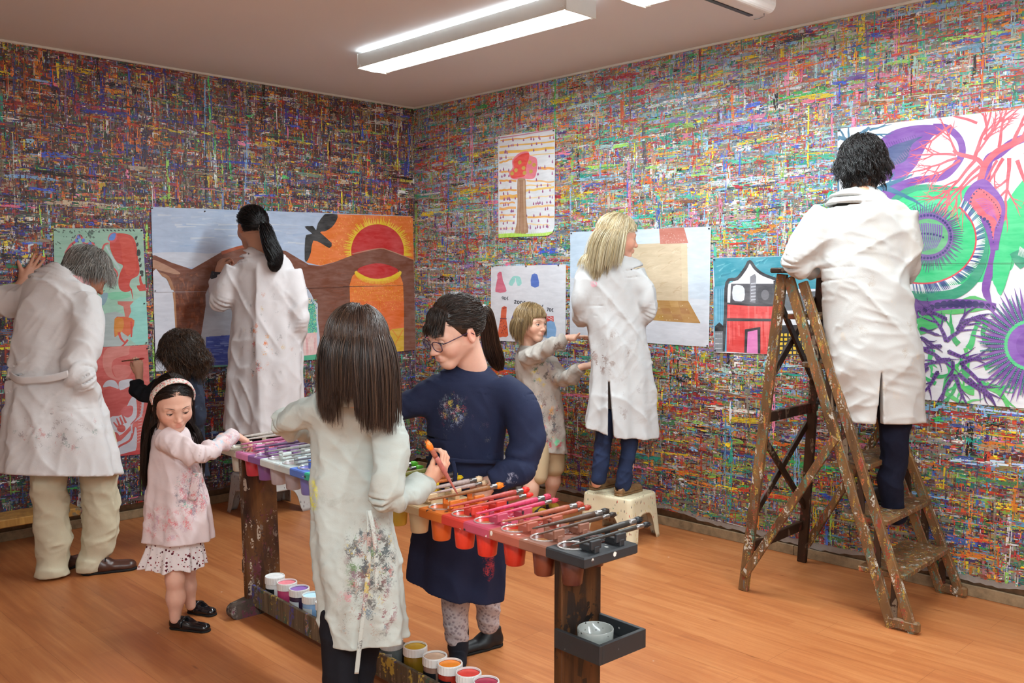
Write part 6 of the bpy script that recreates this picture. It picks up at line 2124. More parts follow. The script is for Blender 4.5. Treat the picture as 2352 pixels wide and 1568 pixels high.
def shoe(parent, heel, toe, s, mat, sole_mat, name='shoe', h=.003, high=.055, open_=None, wid=.038, extra=None):
    """heel and toe on the ground; s = scale, high = height at the heel"""
    heel = np.asarray(heel, float); toe = np.asarray(toe, float); d = nv(toe - heel); L = np.linalg.norm(toe - heel); up = np.array([0, 0, 1.0]); x = np.cross(d, up)
    P = lambda a, b, c: heel + d * a * L + x * b + up * c
    fd = Field(np.minimum(heel, toe) - .08, np.maximum(heel, toe) + np.array([.08, .08, .16]), h)
    w = wid * s; H = high * s
    fd.cone(P(.14, 0, .030 * s), P(.42, 0, .028 * s), w * .80, w * .78, .012, flat=(up, 1.0))
    fd.cone(P(.42, 0, .026 * s), P(.84, .003, .020 * s), w * .85, w * .84, .02, flat=(up, .72))
    fd.cone(P(.14, 0, .03 * s), P(.16, 0, H), w * .78, w * .70, .015)
    fd.cone(P(.40, 0, .035 * s), P(.22, 0, H * .95), w * .74, w * .66, .02)
    fd.plane((0, 0, heel[2] + .006), (0, 0, -1))
    fd.plane((0, 0, heel[2] + H), (0, 0, 1))
    if open_:
        for (a, b, c, rx_, ry_, rz_) in open_: fd.ell(P(a, b, c), (d, x, up), (rx_, ry_, rz_), .004, 'sub')
    v, q = fd.mesh(1); so = Soup(); so.add(v, q, 0); o = so.build(name, [mat], parent)
    fd = Field(np.minimum(heel, toe) - .08, np.maximum(heel, toe) + .08, h)
    fd.cone(P(.14, 0, .005), P(.42, 0, .005), w * .86, w * .82, .0); fd.cone(P(.42, 0, .005), P(.84, .003, .005), w * .88, w * .90, .01)
    fd.plane((0, 0, heel[2]), (0, 0, -1)); fd.plane((0, 0, heel[2] + .011 * s), (0, 0, 1))
    v, q = fd.mesh(1); so = Soup(); so.add(v, q, 0); so.build('sole', [sole_mat], o)
    if extra: extra(P, o)
    return o


def body_mesh(soup, chains, tone, h=.006):
    """plain body under the clothes (trunk, limbs)"""
    lo = np.min([np.min(np.array(p) - max(r) - .02, 0) for p, r in chains], 0); hi = np.max([np.max(np.array(p) + max(r) + .02, 0) for p, r in chains], 0)
    fd = Field(lo, hi, h)
    for p, r in chains: fd.chain([np.asarray(a, float) for a in p], r, .03)
    v, q = fd.mesh(1); soup.add(v, q, 0, lin(tone)[:3])
    return fd
# ------------------------------------------------------------------ people
BODY_M = [SKIN, EYEW, HAIR, LASH, HAIR]
PATENT = plain('black_patent', '#121216', .12, .6, .1); BLACKCL = cloth('black_trousers', '#14141a', weave=.3); SOLE = plain('dark_sole', '#15120f', .7, .3, .1)


def person(px, py, label):
    p = onz(px, py, 0) if not isinstance(px, Vector) else px
    return empty('person', p, label, 'person')


def rel(o, P): return tuple(np.asarray(P) - np.array(o.location))


def line_scalp(hair_front=.50, nape=-.62, side=-.05):
    def f(g):
        face = (g[:, 1] > .34) & (g[:, 2] < hair_front - .25 * np.abs(g[:, 0]))
        low = (g[:, 2] < -.02) & (g[:, 1] > side)
        return ~(face | low | (g[:, 2] < nape))
    return f


CAPCUT = [((0, .052, .0), (0, 1, -.75)), ((0, 0, -.062), (0, .35, -1)), ((0, .030, -.005), (0, 1, -.35))]


def ribbon(name, parent, mat, pts, w, t, side, n=30):
    """flat strap along a smoothed path"""
    C = cr(pts, n); mb = MB(); s = np.asarray(side, float); vs = []; fs = []
    T = np.gradient(C, axis=0)
    for i in range(n):
        d = nv(T[i]); a = nv(s - d * (s @ d)); b = np.cross(d, a)
        for (x, y) in ((-1, -.6), (-1, .6), (-.7, 1), (.7, 1), (1, .6), (1, -.6), (.7, -1), (-.7, -1)): vs.append(C[i] + a * x * w / 2 + b * y * t / 2)
    for i in range(n - 1):
        for k in range(8): fs.append((i * 8 + k, i * 8 + (k + 1) % 8, (i + 1) * 8 + (k + 1) % 8, (i + 1) * 8 + k))
    fs += [tuple(range(7, -1, -1)), tuple((n - 1) * 8 + k for k in range(8))]
    mb.add(vs, fs, 0, True)
    return mb.build(name, mat, parent)


def collar(parent, mat, c, rx, ry, ang=0.0, h=.036, tilt=(0, 0), gap=.25, lean=.25, t=.006):
    """folded stand collar round the neck; the gap faces ang"""
    n = 30; C = []; S = []
    for i in range(n):
        a = ang + gap + (2 * PI - 2 * gap) * i / (n - 1); d = np.array([math.cos(a), math.sin(a), 0])
        C.append(np.asarray(c) + np.array([rx * d[0], ry * d[1], tilt[0] * rx * d[0] + tilt[1] * ry * d[1]])); S.append(nv(np.array([-d[0] * lean, -d[1] * lean, 1])))
    mb = MB(); vs = []; fs = []
    for i in range(n):
        o = nv(np.array([math.cos(ang + gap + (2 * PI - 2 * gap) * i / (n - 1)), math.sin(ang + gap + (2 * PI - 2 * gap) * i / (n - 1)), 0]))
        s = S[i]
        for (x, y) in ((-.5, 0), (.5, 0), (.56, t * .6), (.5, t * 1.3), (-.62, t * 2.6), (-.66, t * 1.8)): vs.append(C[i] + s * h * x + o * y)
    for i in range(n - 1):
        for k in range(6): fs.append((i * 6 + k, i * 6 + (k + 1) % 6, (i + 1) * 6 + (k + 1) % 6, (i + 1) * 6 + k))
    fs += [tuple(range(5, -1, -1)), tuple((n - 1) * 6 + k for k in range(6))]
    mb.add(vs, fs, 0, True)
    return mb.build('collar', mat, parent)


WHITES = ['#d8a0a0', '#8fb8b4', '#b88', '#7a7a86']


def hem_z(z0, amp=0.0, n=3, c=(0, 0)):
    def f(x, y, z):
        a = np.arctan2(y - c[1], x - c[0]); return z0 + amp * np.sin(n * a + 1) - z
    return f


def plane3(A, B, C_, down=True):
    n = nv(np.cross(B - A, C_ - A)); n = n if n[2] < 0 else -n
    def f(x, y, z): return (x - A[0]) * n[0] + (y - A[1]) * n[1] + (z - A[2]) * n[2]
    return f


# ---------------------------------------------------------------- old man leaning on the left wall
WHITE_DIRT = [('#b8aaa6', 5, .58)]


def old_man():
    o = person(205, 1318, 'grey haired man in a long white smock bending forward, one hand on the left wall')
    tone = '#c08a70'
    Y0, Y1 = 4.45, 4.66
    hc = W(200, 628, 4.76); nk = W(160, 640, 4.70)
    so = Soup(); fwd = (.52, .62, -.62)
    fr, hf = head(so, hc, fwd, 1.02, .0, W(150, 668, 4.68), tone, lid=.3)
    body_mesh(so, [([W(150, 665, 4.67), W(135, 740, 4.62), W(120, 880, 4.5), W(130, 1020, 4.45)], [.050, .06, .06, .07]),
                   ([W(105, 1050, 4.42), W(116, 1180, 4.42), W(118, 1290, 4.42)], [.06, .045, .04]), ([W(225, 1050, 4.52), W(228, 1180, 4.52), W(214, 1270, 4.5)], [.06, .045, .04])], tone, .008)
    hw = np.array(onleft(78, 622, .022)); wr = hw + np.array([-.035, -.05, -.06])
    n_ = np.array(LN)
    hand(so, wr, hw - wr + np.array([.02, .03, .055]), n_, -1, 1.0, tone, curl=(.12, .1, .1, .12), spread=.13, thumb=(.1, -.3), forearm=wr + np.array([-.06, -.07, -.10]), h=.0022)
    hand(so, W(214, 925, 4.44), (-.05, .1, -1), (.9, 0, .1), 1, .9, tone, forearm=W(206, 895, 4.42), h=.003)
    so.build('body', BODY_M, o)
    sm = cloth('smock_white', '#d8d6d6', [(rel(o, W(130, 990, 4.25)), (.35, .3, .16), ['#a8a0a0', '#c89a9a', '#9aa8a4', '#8a8488'], .10, 70), (rel(o, W(222, 905, 4.25)), (.10, .2, .12), ['#7fc8b8', '#a87a6a', '#8a8a88'], .16, 60), (rel(o, W(205, 850, 4.25)), (.06, .2, .08), ['#d88a98', '#c07a8a'], .2, 60)], var=.03, dirt=[('#c8bcb4', 3, .60)])
    rows = [(625, 122, 196, 4.70, .9), (640, 84, 208, 4.68, .7), (662, 52, 221, 4.66, .62), (720, 38, 220, 4.62, .62), (800, 31, 205, 4.55, .66), (862, 22, 196, 4.50, .68), (924, 16, 226, 4.47, .70), (987, 11, 246, 4.45, .72), (1100, 5, 273, 4.43, .74)]
    hl, hr_, hm = W(10, 1084, 4.43), W(270, 1092, 4.43), W(130, 1093, 4.28)
    fore = wr + np.array([-.03, -.04, -.055])
    garment('smock', o, sm, rows, [
        dict(p=[W(72, 688, 4.68), W(18, 692, 4.72), W(-28, 700, 4.80), fore + np.array([-.09, -.08, -.10]), fore], r=[.088, .092, .088, .062, .048], amp=.004, freq=11, at=(.5, .8), wd=.2, n=32),
        dict(p=[W(196, 690, 4.62), W(200, 760, 4.52), W(176, 842, 4.42), W(192, 876, 4.39), W(206, 912, 4.47)], r=[.085, .082, .084, .066, .054], amp=.006, freq=11, at=(.55, .85), wd=.18, n=32, open=False)],
        hem=plane3(hl, hm, hr_), h=.0062, folds_=[drape(.022, (.15, 0, -1), 1.2, 5, 4), drape(.011, (.8, .1, -.6), 3, 12, 8), drape(.005, (-.5, .2, -.8), 7, 24, 3)], pleats=(6, .014, .7, .4),
        neck=(W(165, 590, 4.70), W(158, 640, 4.68), .062))
    ribbon('belt', o, sm, [W(20, 858, 4.46), W(42, 872, 4.345), W(80, 872, 4.325), W(120, 868, 4.325), W(158, 858, 4.335)], .034, .010, (0, 0, 1))
    collar(o, cloth('pink_shirt', '#dba6a6'), W(164, 634, 4.675), .070, .066, .6, .040, (-.25, .15), .3, .2)
    collar(o, sm, W(160, 642, 4.675), .080, .074, .6, .034, (-.25, .15), .3, .35)
    ch = cloth('chinos', '#c9c0a6', weave=.3, var=.06)
    limb('trousers', o, ch, [([W(112, 1020, 4.44), W(112, 1100, 4.43), W(118, 1180, 4.43), W(124, 1240, 4.43), W(120, 1300, 4.42), W(120, 1318, 4.41)], [.088, .084, .082, .084, .074, .077]),
                             ([W(222, 1020, 4.54), W(228, 1100, 4.53), W(232, 1170, 4.53), W(228, 1230, 4.52), W(214, 1280, 4.50), W(208, 1293, 4.49)], [.098, .092, .089, .084, .072, .075])], h=.006,
         fl=[drape(.014, (.7, .2, -.5), 4, 12, 5), drape(.010, (1, .1, -.1), 4, 15, 2), drape(.006, (.9, .2, .3), 8, 26, 1)], cutters=[((0, 0, .012), (0, 0, -1))])
    br = plain('brown_leather', '#4a2c22', .32, .5, .2, 40); bs = plain('black_sole', '#14110f', .7, .3, .1)
    lace = plain('dark_lace', '#1c1412', .7, .3, .1)
    def laces(P, so_):
        mb = MB(); mb.tube([Vector(q) for q in cr([P(.40, -.042, .05), P(.42, -.02, .078), P(.43, .01, .080), P(.42, .035, .06)], 12)], .003, 6)
        mb.tube([Vector(q) for q in cr([P(.43, -.02, .079), P(.45, -.045, .07), P(.47, -.05, .05)], 8)], .0025, 6); mb.build('lace', lace, so_)
    shoe(o, np.array(onz(188, 1319)), np.array(onz(315, 1304)), 1.15, br, bs, high=.075, wid=.040, extra=laces)
    shoe(o, np.array(onz(112, 1322)) + np.array([.0, .03, 0]), np.array(onz(192, 1290)), 1.12, br, bs, high=.075, wid=.040)
    wh = nv((.0, -.2, .97))
    def dirs(g, r): t = g * (g @ wh)[:, None] - wh; return t / (np.linalg.norm(t, axis=1, keepdims=True) + .2) + np.array([0, -.25, -.1]) + .16 * r.normal(size=g.shape)
    hair(o, hc, fr, 1.02, dict(scalp=line_scalp(.56, -.66, -.12), dir=dirs, length=lambda g, r: .075 + .05 * r.random(len(g)), grav=.30, lift=.020, gdir=(-.1, -.25, -1.0), clump=.35, per=22, curl=.12, freq=.8), ['#8a8680', '#9c9892', '#74706a', '#aaa6a0', '#625e58'], [(np.array(hc), np.array(nk), .066, .066)], 4, n=4200, k=12, rad=.0010, cap=CAPCUT, capcol='#7d7972')
    mb = MB(); mb.lathe(hw + np.array([-.004, 0, -.006]), [(.0095, -.002), (.0108, -.002), (.0108, .002), (.0095, .002)], 16, up=(.2, .3, 1)); mb.build('ring', BRASS, o)


old_man()


# ---------------------------------------------------------------- curly child painting low on the left wall
def curly_child():
    o = person(430, 1252, 'curly haired child in dark smock painting the left wall behind the girl in pink')
    tone = '#cf9a80'; Y = 5.0
    hc = W(414, 812, Y); nk = W(418, 862, Y + .01)
    so = Soup(); fwd = (-.93, .22, -.08)
    fr, hf = head(so, hc, fwd, .92, .8, nk, tone, lid=.3)
    body_mesh(so, [([W(418, 862, Y), W(415, 960, Y), W(412, 1080, Y)], [.04, .055, .06]), ([W(400, 1080, Y), W(402, 1170, Y), W(404, 1240, Y)], [.04, .03, .03]), ([W(434, 1080, Y + .05), W(436, 1170, Y + .05), W(438, 1236, Y + .05)], [.04, .03, .03])], tone)
    wr = W(319, 858, 5.03)
    hand(so, wr, (-.12, .15, 1), (.4, -.9, .1), -1, .72, tone, curl=(.9, 1.0, 1.1, 1.1), spread=.05, thumb=(.9, .7), forearm=W(322, 905, 5.02))
    hand(so, W(446, 1005, 4.92), (.1, 0, -1), (0, -1, 0), 1, .68, tone, forearm=W(446, 985, 4.92))
    so.build('body', BODY_M, o)
    sm = cloth('smock_dark_navy', '#2b3140', [(rel(o, W(420, 950, 4.9)), (.2, .2, .2), ['#5a6a7a', '#6a5a5a'], .05, 70)], var=.12)
    blk = cloth('black_sleeve', '#17181d')
    rows = [(856, 398, 440, Y, .9), (868, 372, 462, Y, .7), (900, 362, 468, Y, .66), (960, 358, 467, Y, .7), (1050, 352, 474, Y, .74), (1110, 348, 480, Y, .76)]
    garment('smock', o, sm, rows, [
        dict(p=[W(446, 890, 4.95), W(456, 940, 4.92), W(448, 990, 4.92)], r=[.052, .046, .036], amp=.004)],
        hem=hem_z(W(420, 1096, Y)[2], .004), h=.005, folds_=[drape(.016, (.1, 0, -1), 2, 9, 6), drape(.007, (.7, .1, -.7), 5, 18, 2)], pleats=(6, .012, .2, .4), neck=(W(416, 835, Y), W(418, 860, Y), .044))
    garment('sleeve', o, blk, [(880, 352, 388, 5.0, .9), (900, 340, 380, 5.0, .9)], [dict(p=[W(378, 885, Y), W(345, 905, 5.0), W(318, 896, 5.02), W(314, 872, 5.03)], r=[.050, .048, .046, .036], amp=.004, freq=18, at=(.5, .8))], h=.005, folds_=[drape(.008, (.7, .1, -.7), 5, 18, 2)])
    limb('trousers', o, BLACKCL, [([W(400, 1070, Y), W(402, 1170, Y), W(404, 1236, Y)], [.06, .05, .045]), ([W(434, 1070, Y + .05), W(436, 1170, Y + .05), W(438, 1232, Y + .05)], [.06, .05, .045])])
    for (x, y, Yd) in ((404, 1, 5.0), (438, 1, 5.05)):
        q = W(x, 1000, Yd); a = np.array([q[0] + .05, q[1] - .01, 0.0]); shoe(o, a, a + np.array([-.17, .05, 0]), .8, PATENT, SOLE)
    wh = nv((.0, -.3, .95))
    def dirs(g, r): t = g * (g @ wh)[:, None] - wh; return t / (np.linalg.norm(t, axis=1, keepdims=True) + .2) + np.array([0, -.15, -.05]) + .3 * r.normal(size=g.shape)
    hair(o, hc, fr, .92, dict(scalp=line_scalp(.5, -.68, .05), dir=dirs, length=lambda g, r: .15 + .08 * r.random(len(g)), grav=.32, lift=.034, clump=.72, per=14, curl=.55, freq=1.1, hug=-.1), ['#2c1d15', '#3c281b', '#4a3322', '#241711', '#553c28'], [(np.array(hc), np.array(nk), .06, .06)], 14, n=3200, k=20, rad=.0010, cap=CAPCUT)
    brush(W(331, 823, 5.0), W(299, 827, 5.02), hue('brush_handle_small', '#8a5a40'), gloss('bristles_red_wet', '#b8302c', .3), 'thin red tipped brush in the hand of the curly haired child', .7, None)


curly_child()


# ---------------------------------------------------------------- girl in the pink smock at the far end of the table
def pink_girl():
    o = person(432, 1425, 'small girl with long dark hair, flowered headband and pale pink smock at the table end')
    tone = '#dfae98'
    hc = W(397, 926, 3.72); nk = W(388, 988, 3.76)
    so = Soup()
    fwd = (.50, -.74, -.36)
    fr, hf = head(so, hc, fwd, .93, .9, nk, tone, lid=.36, brow='#5a4034', gaze=(.55, -.5, -.75), roll=-.06, h=.0022)
    body_mesh(so, [([W(395, 985, 3.76), W(395, 1060, 3.76), W(398, 1160, 3.76), W(400, 1230, 3.76)], [.042, .055, .055, .06]),
                   ([W(392, 1240, 3.72), W(402, 1330, 3.72), W(404, 1372, 3.73), W(402, 1420, 3.735)], [.040, .033, .034, .022]),
                   ([W(420, 1240, 3.84), W(429, 1310, 3.85), W(431, 1345, 3.86), W(438, 1390, 3.875)], [.038, .031, .032, .021])], tone, .005)
    hd = hand(so, W(541, 999, 3.90), (.72, .35, -.50), (.35, .1, .85), -1, .66, tone, curl=(.55, .65, .7, .75), thumb=(.8, .5), forearm=W(512, 1004, 3.86))
    hand(so, W(452, 1118, 3.88), (.1, .1, -1), (.4, .9, 0), 1, .62, tone, curl=(.4, .4, .5, .5), forearm=W(450, 1100, 3.88))
    so.build('body', BODY_M, o)
    sm = cloth('smock_pale_pink', '#dccbcb', [(rel(o, W(440, 1130, 3.66)), (.10, .20, .16), ['#c8707c', '#6a6a78', '#7fb8a8', '#c8a0a8', '#d0605c', '#8a7a88'], .42, 75),
                                            (rel(o, W(385, 1200, 3.68)), (.16, .2, .10), ['#e09aa0', '#d8787c', '#c8a8b4'], .28, 70), (rel(o, W(520, 1010, 3.8)), (.10, .2, .05), ['#9fc8d8', '#c88a94', '#e0b0a8'], .3, 80)], var=.04)
    rows = [(972, 372, 412, 3.755, .9), (986, 354, 430, 3.755, .72), (1012, 348, 440, 3.75, .72), (1060, 344, 450, 3.75, .72), (1110, 338, 468, 3.75, .72), (1180, 330, 484, 3.75, .74), (1252, 325, 492, 3.75, .76)]
    hz = W(400, 1243, 3.72)[2]
    g, _ = garment('smock', o, sm, rows, [
        dict(p=[W(378, 1003, 3.68), W(415, 1030, 3.64), W(462, 1043, 3.66), W(505, 1020, 3.80), W(540, 999, 3.895)], r=[.050, .050, .046, .040, .030], amp=.0028, freq=17, at=(.35, .75), wd=.25),
        dict(p=[W(424, 1004, 3.84), W(440, 1050, 3.88), W(450, 1105, 3.88)], r=[.046, .042, .034])],
        hem=hem_z(hz), h=.0042, folds_=[drape(.016, (.15, 0, -1), 2.2, 11, 3), drape(.007, (.8, .2, -.6), 4, 17, 11), drape(.004, (.4, .3, -.9), 8, 30, 21)],
        pleats=(7, .012, .5, .35), neck=(W(390, 960, 3.74), W(392, 985, 3.75), .046))
    # seam line above the hem, belt tab
    C = W(408, 1233, 3.75)
    ribbon('belt_tab', o, sm, [W(452, 1085, 3.66), W(447, 1110, 3.65), W(440, 1148, 3.655)], .034, .006, (1, 0, .2), 12)
    # skirt with small dark red flowers
    m = NT('flowered_skirt'); vv = m.n('ShaderNodeVectorMath', operation='ADD'); m.l(m.obj(), vv.inputs[0])
    c = lin('#e6dede')
    for i, (h_, th, sc) in enumerate((('#5a1c28', .24, 46), ('#8a2a34', .20, 60), ('#27302e', .15, 66))):
        d = m.vor(m.map(m.obj(), (sc, sc, sc), (i * 3.1, i, i * 2)), 1, out='Distance'); c = m.mix(m.step(m.math('ADD', d, m.math('MULTIPLY', m.noise(m.obj(), 130, 2), .25)), th + .14, th + .10), c, lin(h_))
    m.color(c); fm = m.fin(.85, .2)
    r2 = [(1225, 345, 462, 3.76, .75), (1270, 332, 468, 3.76, .75), (1325, 318, 474, 3.76, .78)]
    garment('skirt', o, fm, r2, [], hem=hem_z(W(400, 1306, 3.72)[2], .006, 5, tuple(W(400, 1300, 3.76)[:2])), h=.0042, pleats=(11, .022, 1.0, .1), folds_=[folds(.006, [[9, 3, 2], [3, 9, 1], [2, 2, 3]], 5)])
    # patent shoes with a strap
    for (hp, tp_, nm) in (((391, 1441), (485, 1450), 0), ((436, 1405), (494, 1413), 1)):
        a, b = np.array(onz(*hp)), np.array(onz(*tp_))
        def strap(P, so_):
            mb = MB(); pts = [P(.36, -.034, .018), P(.37, -.030, .040), P(.38, 0, .052), P(.37, .030, .040), P(.36, .034, .018)]
            mb.tube([Vector(q) for q in cr(pts, 14)], .0048, 6); mb.build('strap', PATENT, so_)
        shoe(o, a, b, .80, PATENT, SOLE, high=.058, wid=.038, open_=[(.50, 0, .062, .052, .023, .034), (.2, 0, .08, .05, .022, .04)], extra=strap)
    # hair: centre parting, long down the back
    sp = dict(scalp=line_scalp(.52), dir=lambda g, r: np.stack([np.sign(g[:, 0]) * (.35 + .3 * r.random(len(g))), -.85 + 0 * g[:, 0], -.25 - .4 * np.abs(g[:, 0])], 1),
              length=lambda g, r: .40 + .10 * r.random(len(g)), grav=.5, lift=.008, gdir=(-.10, .13, -1.0), face=.012, clump=.35)
    hair(o, hc, fr, .93, sp, ['#1a110e', '#241812', '#2c1e17', '#120c0a'], [(np.array(W(393, 1000, 3.76)), np.array(W(396, 1150, 3.76)), .088, .105), (np.array(hc), np.array(nk), .055, .055), (W(368, 1005, 3.70), W(430, 1005, 3.82), .055, .055)], 3, n=4200, k=18, rad=.0010, cap=CAPCUT)
    # headband
    m = NT('flowered_headband'); c = lin('#e8dcd4')
    for i, (h_, th, sc) in enumerate((('#d8626a', .30, 75), ('#e89a86', .26, 90), ('#5a7a58', .2, 100), ('#3a3a52', .14, 110))):
        d = m.vor(m.map(m.obj(), (sc, sc, sc), (i * 2.7, i, i)), 1, out='Distance'); c = m.mix(m.step(d, th + .06, th), c, lin(h_))
    m.color(c); hb = m.fin(.8, .2)
    r, f, u = fr; s = .93; P = lambda x, y, z: hc + s * (r * x + f * y + u * z); ctr = np.array([0, -.014, .03])
    pts = []
    for a in np.linspace(-1.75, 1.75, 15):
        d = np.array([math.sin(a) * .98, .30 * math.cos(a) + .12, math.cos(a)]); d /= np.linalg.norm(d / np.array([.0795, .100, .090])) / 1.13; pts.append(P(*(ctr + d)))
    ribbon('headband', o, hb, pts, .034, .008, f, 40)
    return o


pink_girl()


# ---------------------------------------------------------------- woman with the ponytail on a stool
def ponytail_woman():
    zb = .2515
    o = empty('person', Vector((-1.55, 5.72, 0)), 'woman with a black ponytail in a long white smock painting the bridge', 'person')
    tone = '#c08e74'; Y = 5.66
    hc = W(578, 522, 5.72); nk = W(600, 590, 5.68)
    so = Soup(); fwd = (-.62, .76, -.10)
    fr, hf = head(so, hc, fwd, 1.02, .1, nk, tone, lid=.3)
    body_mesh(so, [([W(600, 590, Y), W(605, 680, Y), W(606, 800, Y), W(606, 950, Y)], [.05, .055, .055, .06]), ([W(570, 960, Y), W(580, 1040, Y)], [.05, .04]), ([W(640, 960, Y), W(636, 1040, Y)], [.05, .04])], tone, .008)
    hw = np.array(onleft(513, 592, .05)); wr = hw + np.array([-.012, -.06, -.085])
    hand(so, wr, hw - wr + np.array([.0, .02, .03]), (-.6, -.75, .25), 1, .92, tone, curl=(.9, 1.0, 1.05, 1.1), spread=.04, thumb=(.9, .6), forearm=wr + np.array([.0, -.05, -.09]), h=.0022)
    hand(so, W(664, 798, 5.86), (-.5, .8, -.2), (.9, -.3, 0), -1, .92, tone, forearm=W(672, 790, 5.80), h=.003)
    so.build('body', BODY_M, o)
    sm = cloth('smock_white_grey', '#d4cfd0', [(rel(o, W(590, 800, 5.5)), (.13, .4, .26), ['#e0742c', '#d8722e', '#4a4a4c', '#e8a23c', '#c8505a'], .10, 60), (rel(o, W(610, 780, 5.5)), (.3, .4, .45), ['#6a6a6e', '#c87a5a', '#8a8a90', '#d8b04a'], .035, 70)], var=.04, dirt=[('#b8b0b4', 3, .60)])
    rows = [(578, 578, 622, Y, .9), (588, 552, 640, Y, .7), (604, 534, 664, Y, .62), (640, 530, 680, Y, .6), (700, 534, 690, Y, .62), (780, 530, 694, Y, .66), (860, 524, 696, Y, .68), (930, 520, 696, Y, .70), (1010, 516, 697, Y, .72)]
    A, B, C_ = W(518, 986, Y), W(606, 1001, Y - .16), W(690, 990, Y)
    fe = wr + np.array([.0, -.02, -.04])
    garment('smock', o, sm, rows, [
        dict(p=[W(545, 622, 5.66), W(522, 660, 5.64), W(508, 690, 5.66), fe + np.array([0, -.03, -.05]), fe], r=[.075, .075, .072, .056, .044], amp=.004, freq=13, at=(.5, .8), wd=.2, n=30, open=False),
        dict(p=[W(668, 625, 5.66), W(682, 690, 5.63), W(684, 752, 5.63), W(670, 792, 5.80)], r=[.070, .062, .056, .046], amp=.005, freq=11, at=(.5, .85), wd=.2, open=False)],
        hem=plane3(A, B, C_), h=.0062, folds_=[drape(.022, (.05, 0, -1), 1.1, 6, 14), drape(.010, (.5, .1, -.8), 3, 12, 6), drape(.004, (-.6, .1, -.8), 8, 26, 3)], pleats=(7, .016, .4, .35), neck=(W(598, 550, Y), W(600, 590, Y), .058))
    ribbon('patterned_cuff', o, flecks('patterned_cuff', '#3a3a40', ['#8a8a90', '#15151a'], .5, 110, .9), [wr + np.array([-.038, -.03, -.03]), wr + np.array([-.01, -.062, -.035]), wr + np.array([.034, -.045, -.038])], .062, .012, (0, .3, 1))
    limb('trousers', o, BLACKCL, [([W(575, 940, Y), W(582, 1040, Y), W(586, 1080, Y - .02)], [.085, .07, .06]), ([W(640, 940, Y), W(636, 1040, Y), W(634, 1080, Y - .02)], [.085, .07, .06])], h=.006, cutters=[((0, 0, zb + .03), (0, 0, -1))])
    for x in (586, 634):
        q = W(x, 1080, Y); a = np.array([q[0] + .04, 5.62, zb]); shoe(o, a, a + np.array([-.12, .19, 0]), 1.0, PATENT, SOLE)
    tie = hc + 1.02 * (fr[0] * .02 - fr[1] * .118 + fr[2] * -.018)
    def fit(P, g, rng):
        k = P.shape[1]; t = np.linspace(0, 1, k)[None, :, None] ** 2.0; tgt = tie + rng.normal(0, .008, (len(P), 1, 3)); return P * (1 - t) + tgt * t
    def tail(so_, rng, cc): locks(so_, rng, [tie, tie + np.array([.025, -.035, -.012]), W(622, 565, 5.56), W(632, 590, 5.55), W(630, 612, 5.55), W(628, 622, 5.55)], [.018, .034, .044, .046, .034, .012], 1600, cc, .0010, 18, wav=.006, tip=.45)
    hair(o, hc, fr, 1.02, dict(scalp=line_scalp(.5, -.62), dir=lambda g, r: np.stack([-.1 * g[:, 0], -1 + 0 * g[:, 0], -.2 - .2 * g[:, 2]], 1), length=lambda g, r: .13 + .08 * np.clip(g[:, 1] + .5, 0, 2), grav=.10, lift=.016, fit=fit), ['#0f0d0e', '#171314', '#1e191a', '#0b0a0b'], [], 9, n=3200, k=14, rad=.0010, cap=CAPCUT, extra=tail)
    mb = MB(); ax = nv(np.array([.6, -.8, -.2])); b1 = nv(np.cross(ax, [0, 0, 1])); b2 = np.cross(ax, b1)
    mb.tube([Vector(tie + .024 * (b1 * math.cos(2 * PI * i / 16) + b2 * math.sin(2 * PI * i / 16)) + ax * .006) for i in range(17)], .010, 8); mb.build('hair_tie', cloth('white_hair_tie', '#dcdcda'), o)


ponytail_woman()


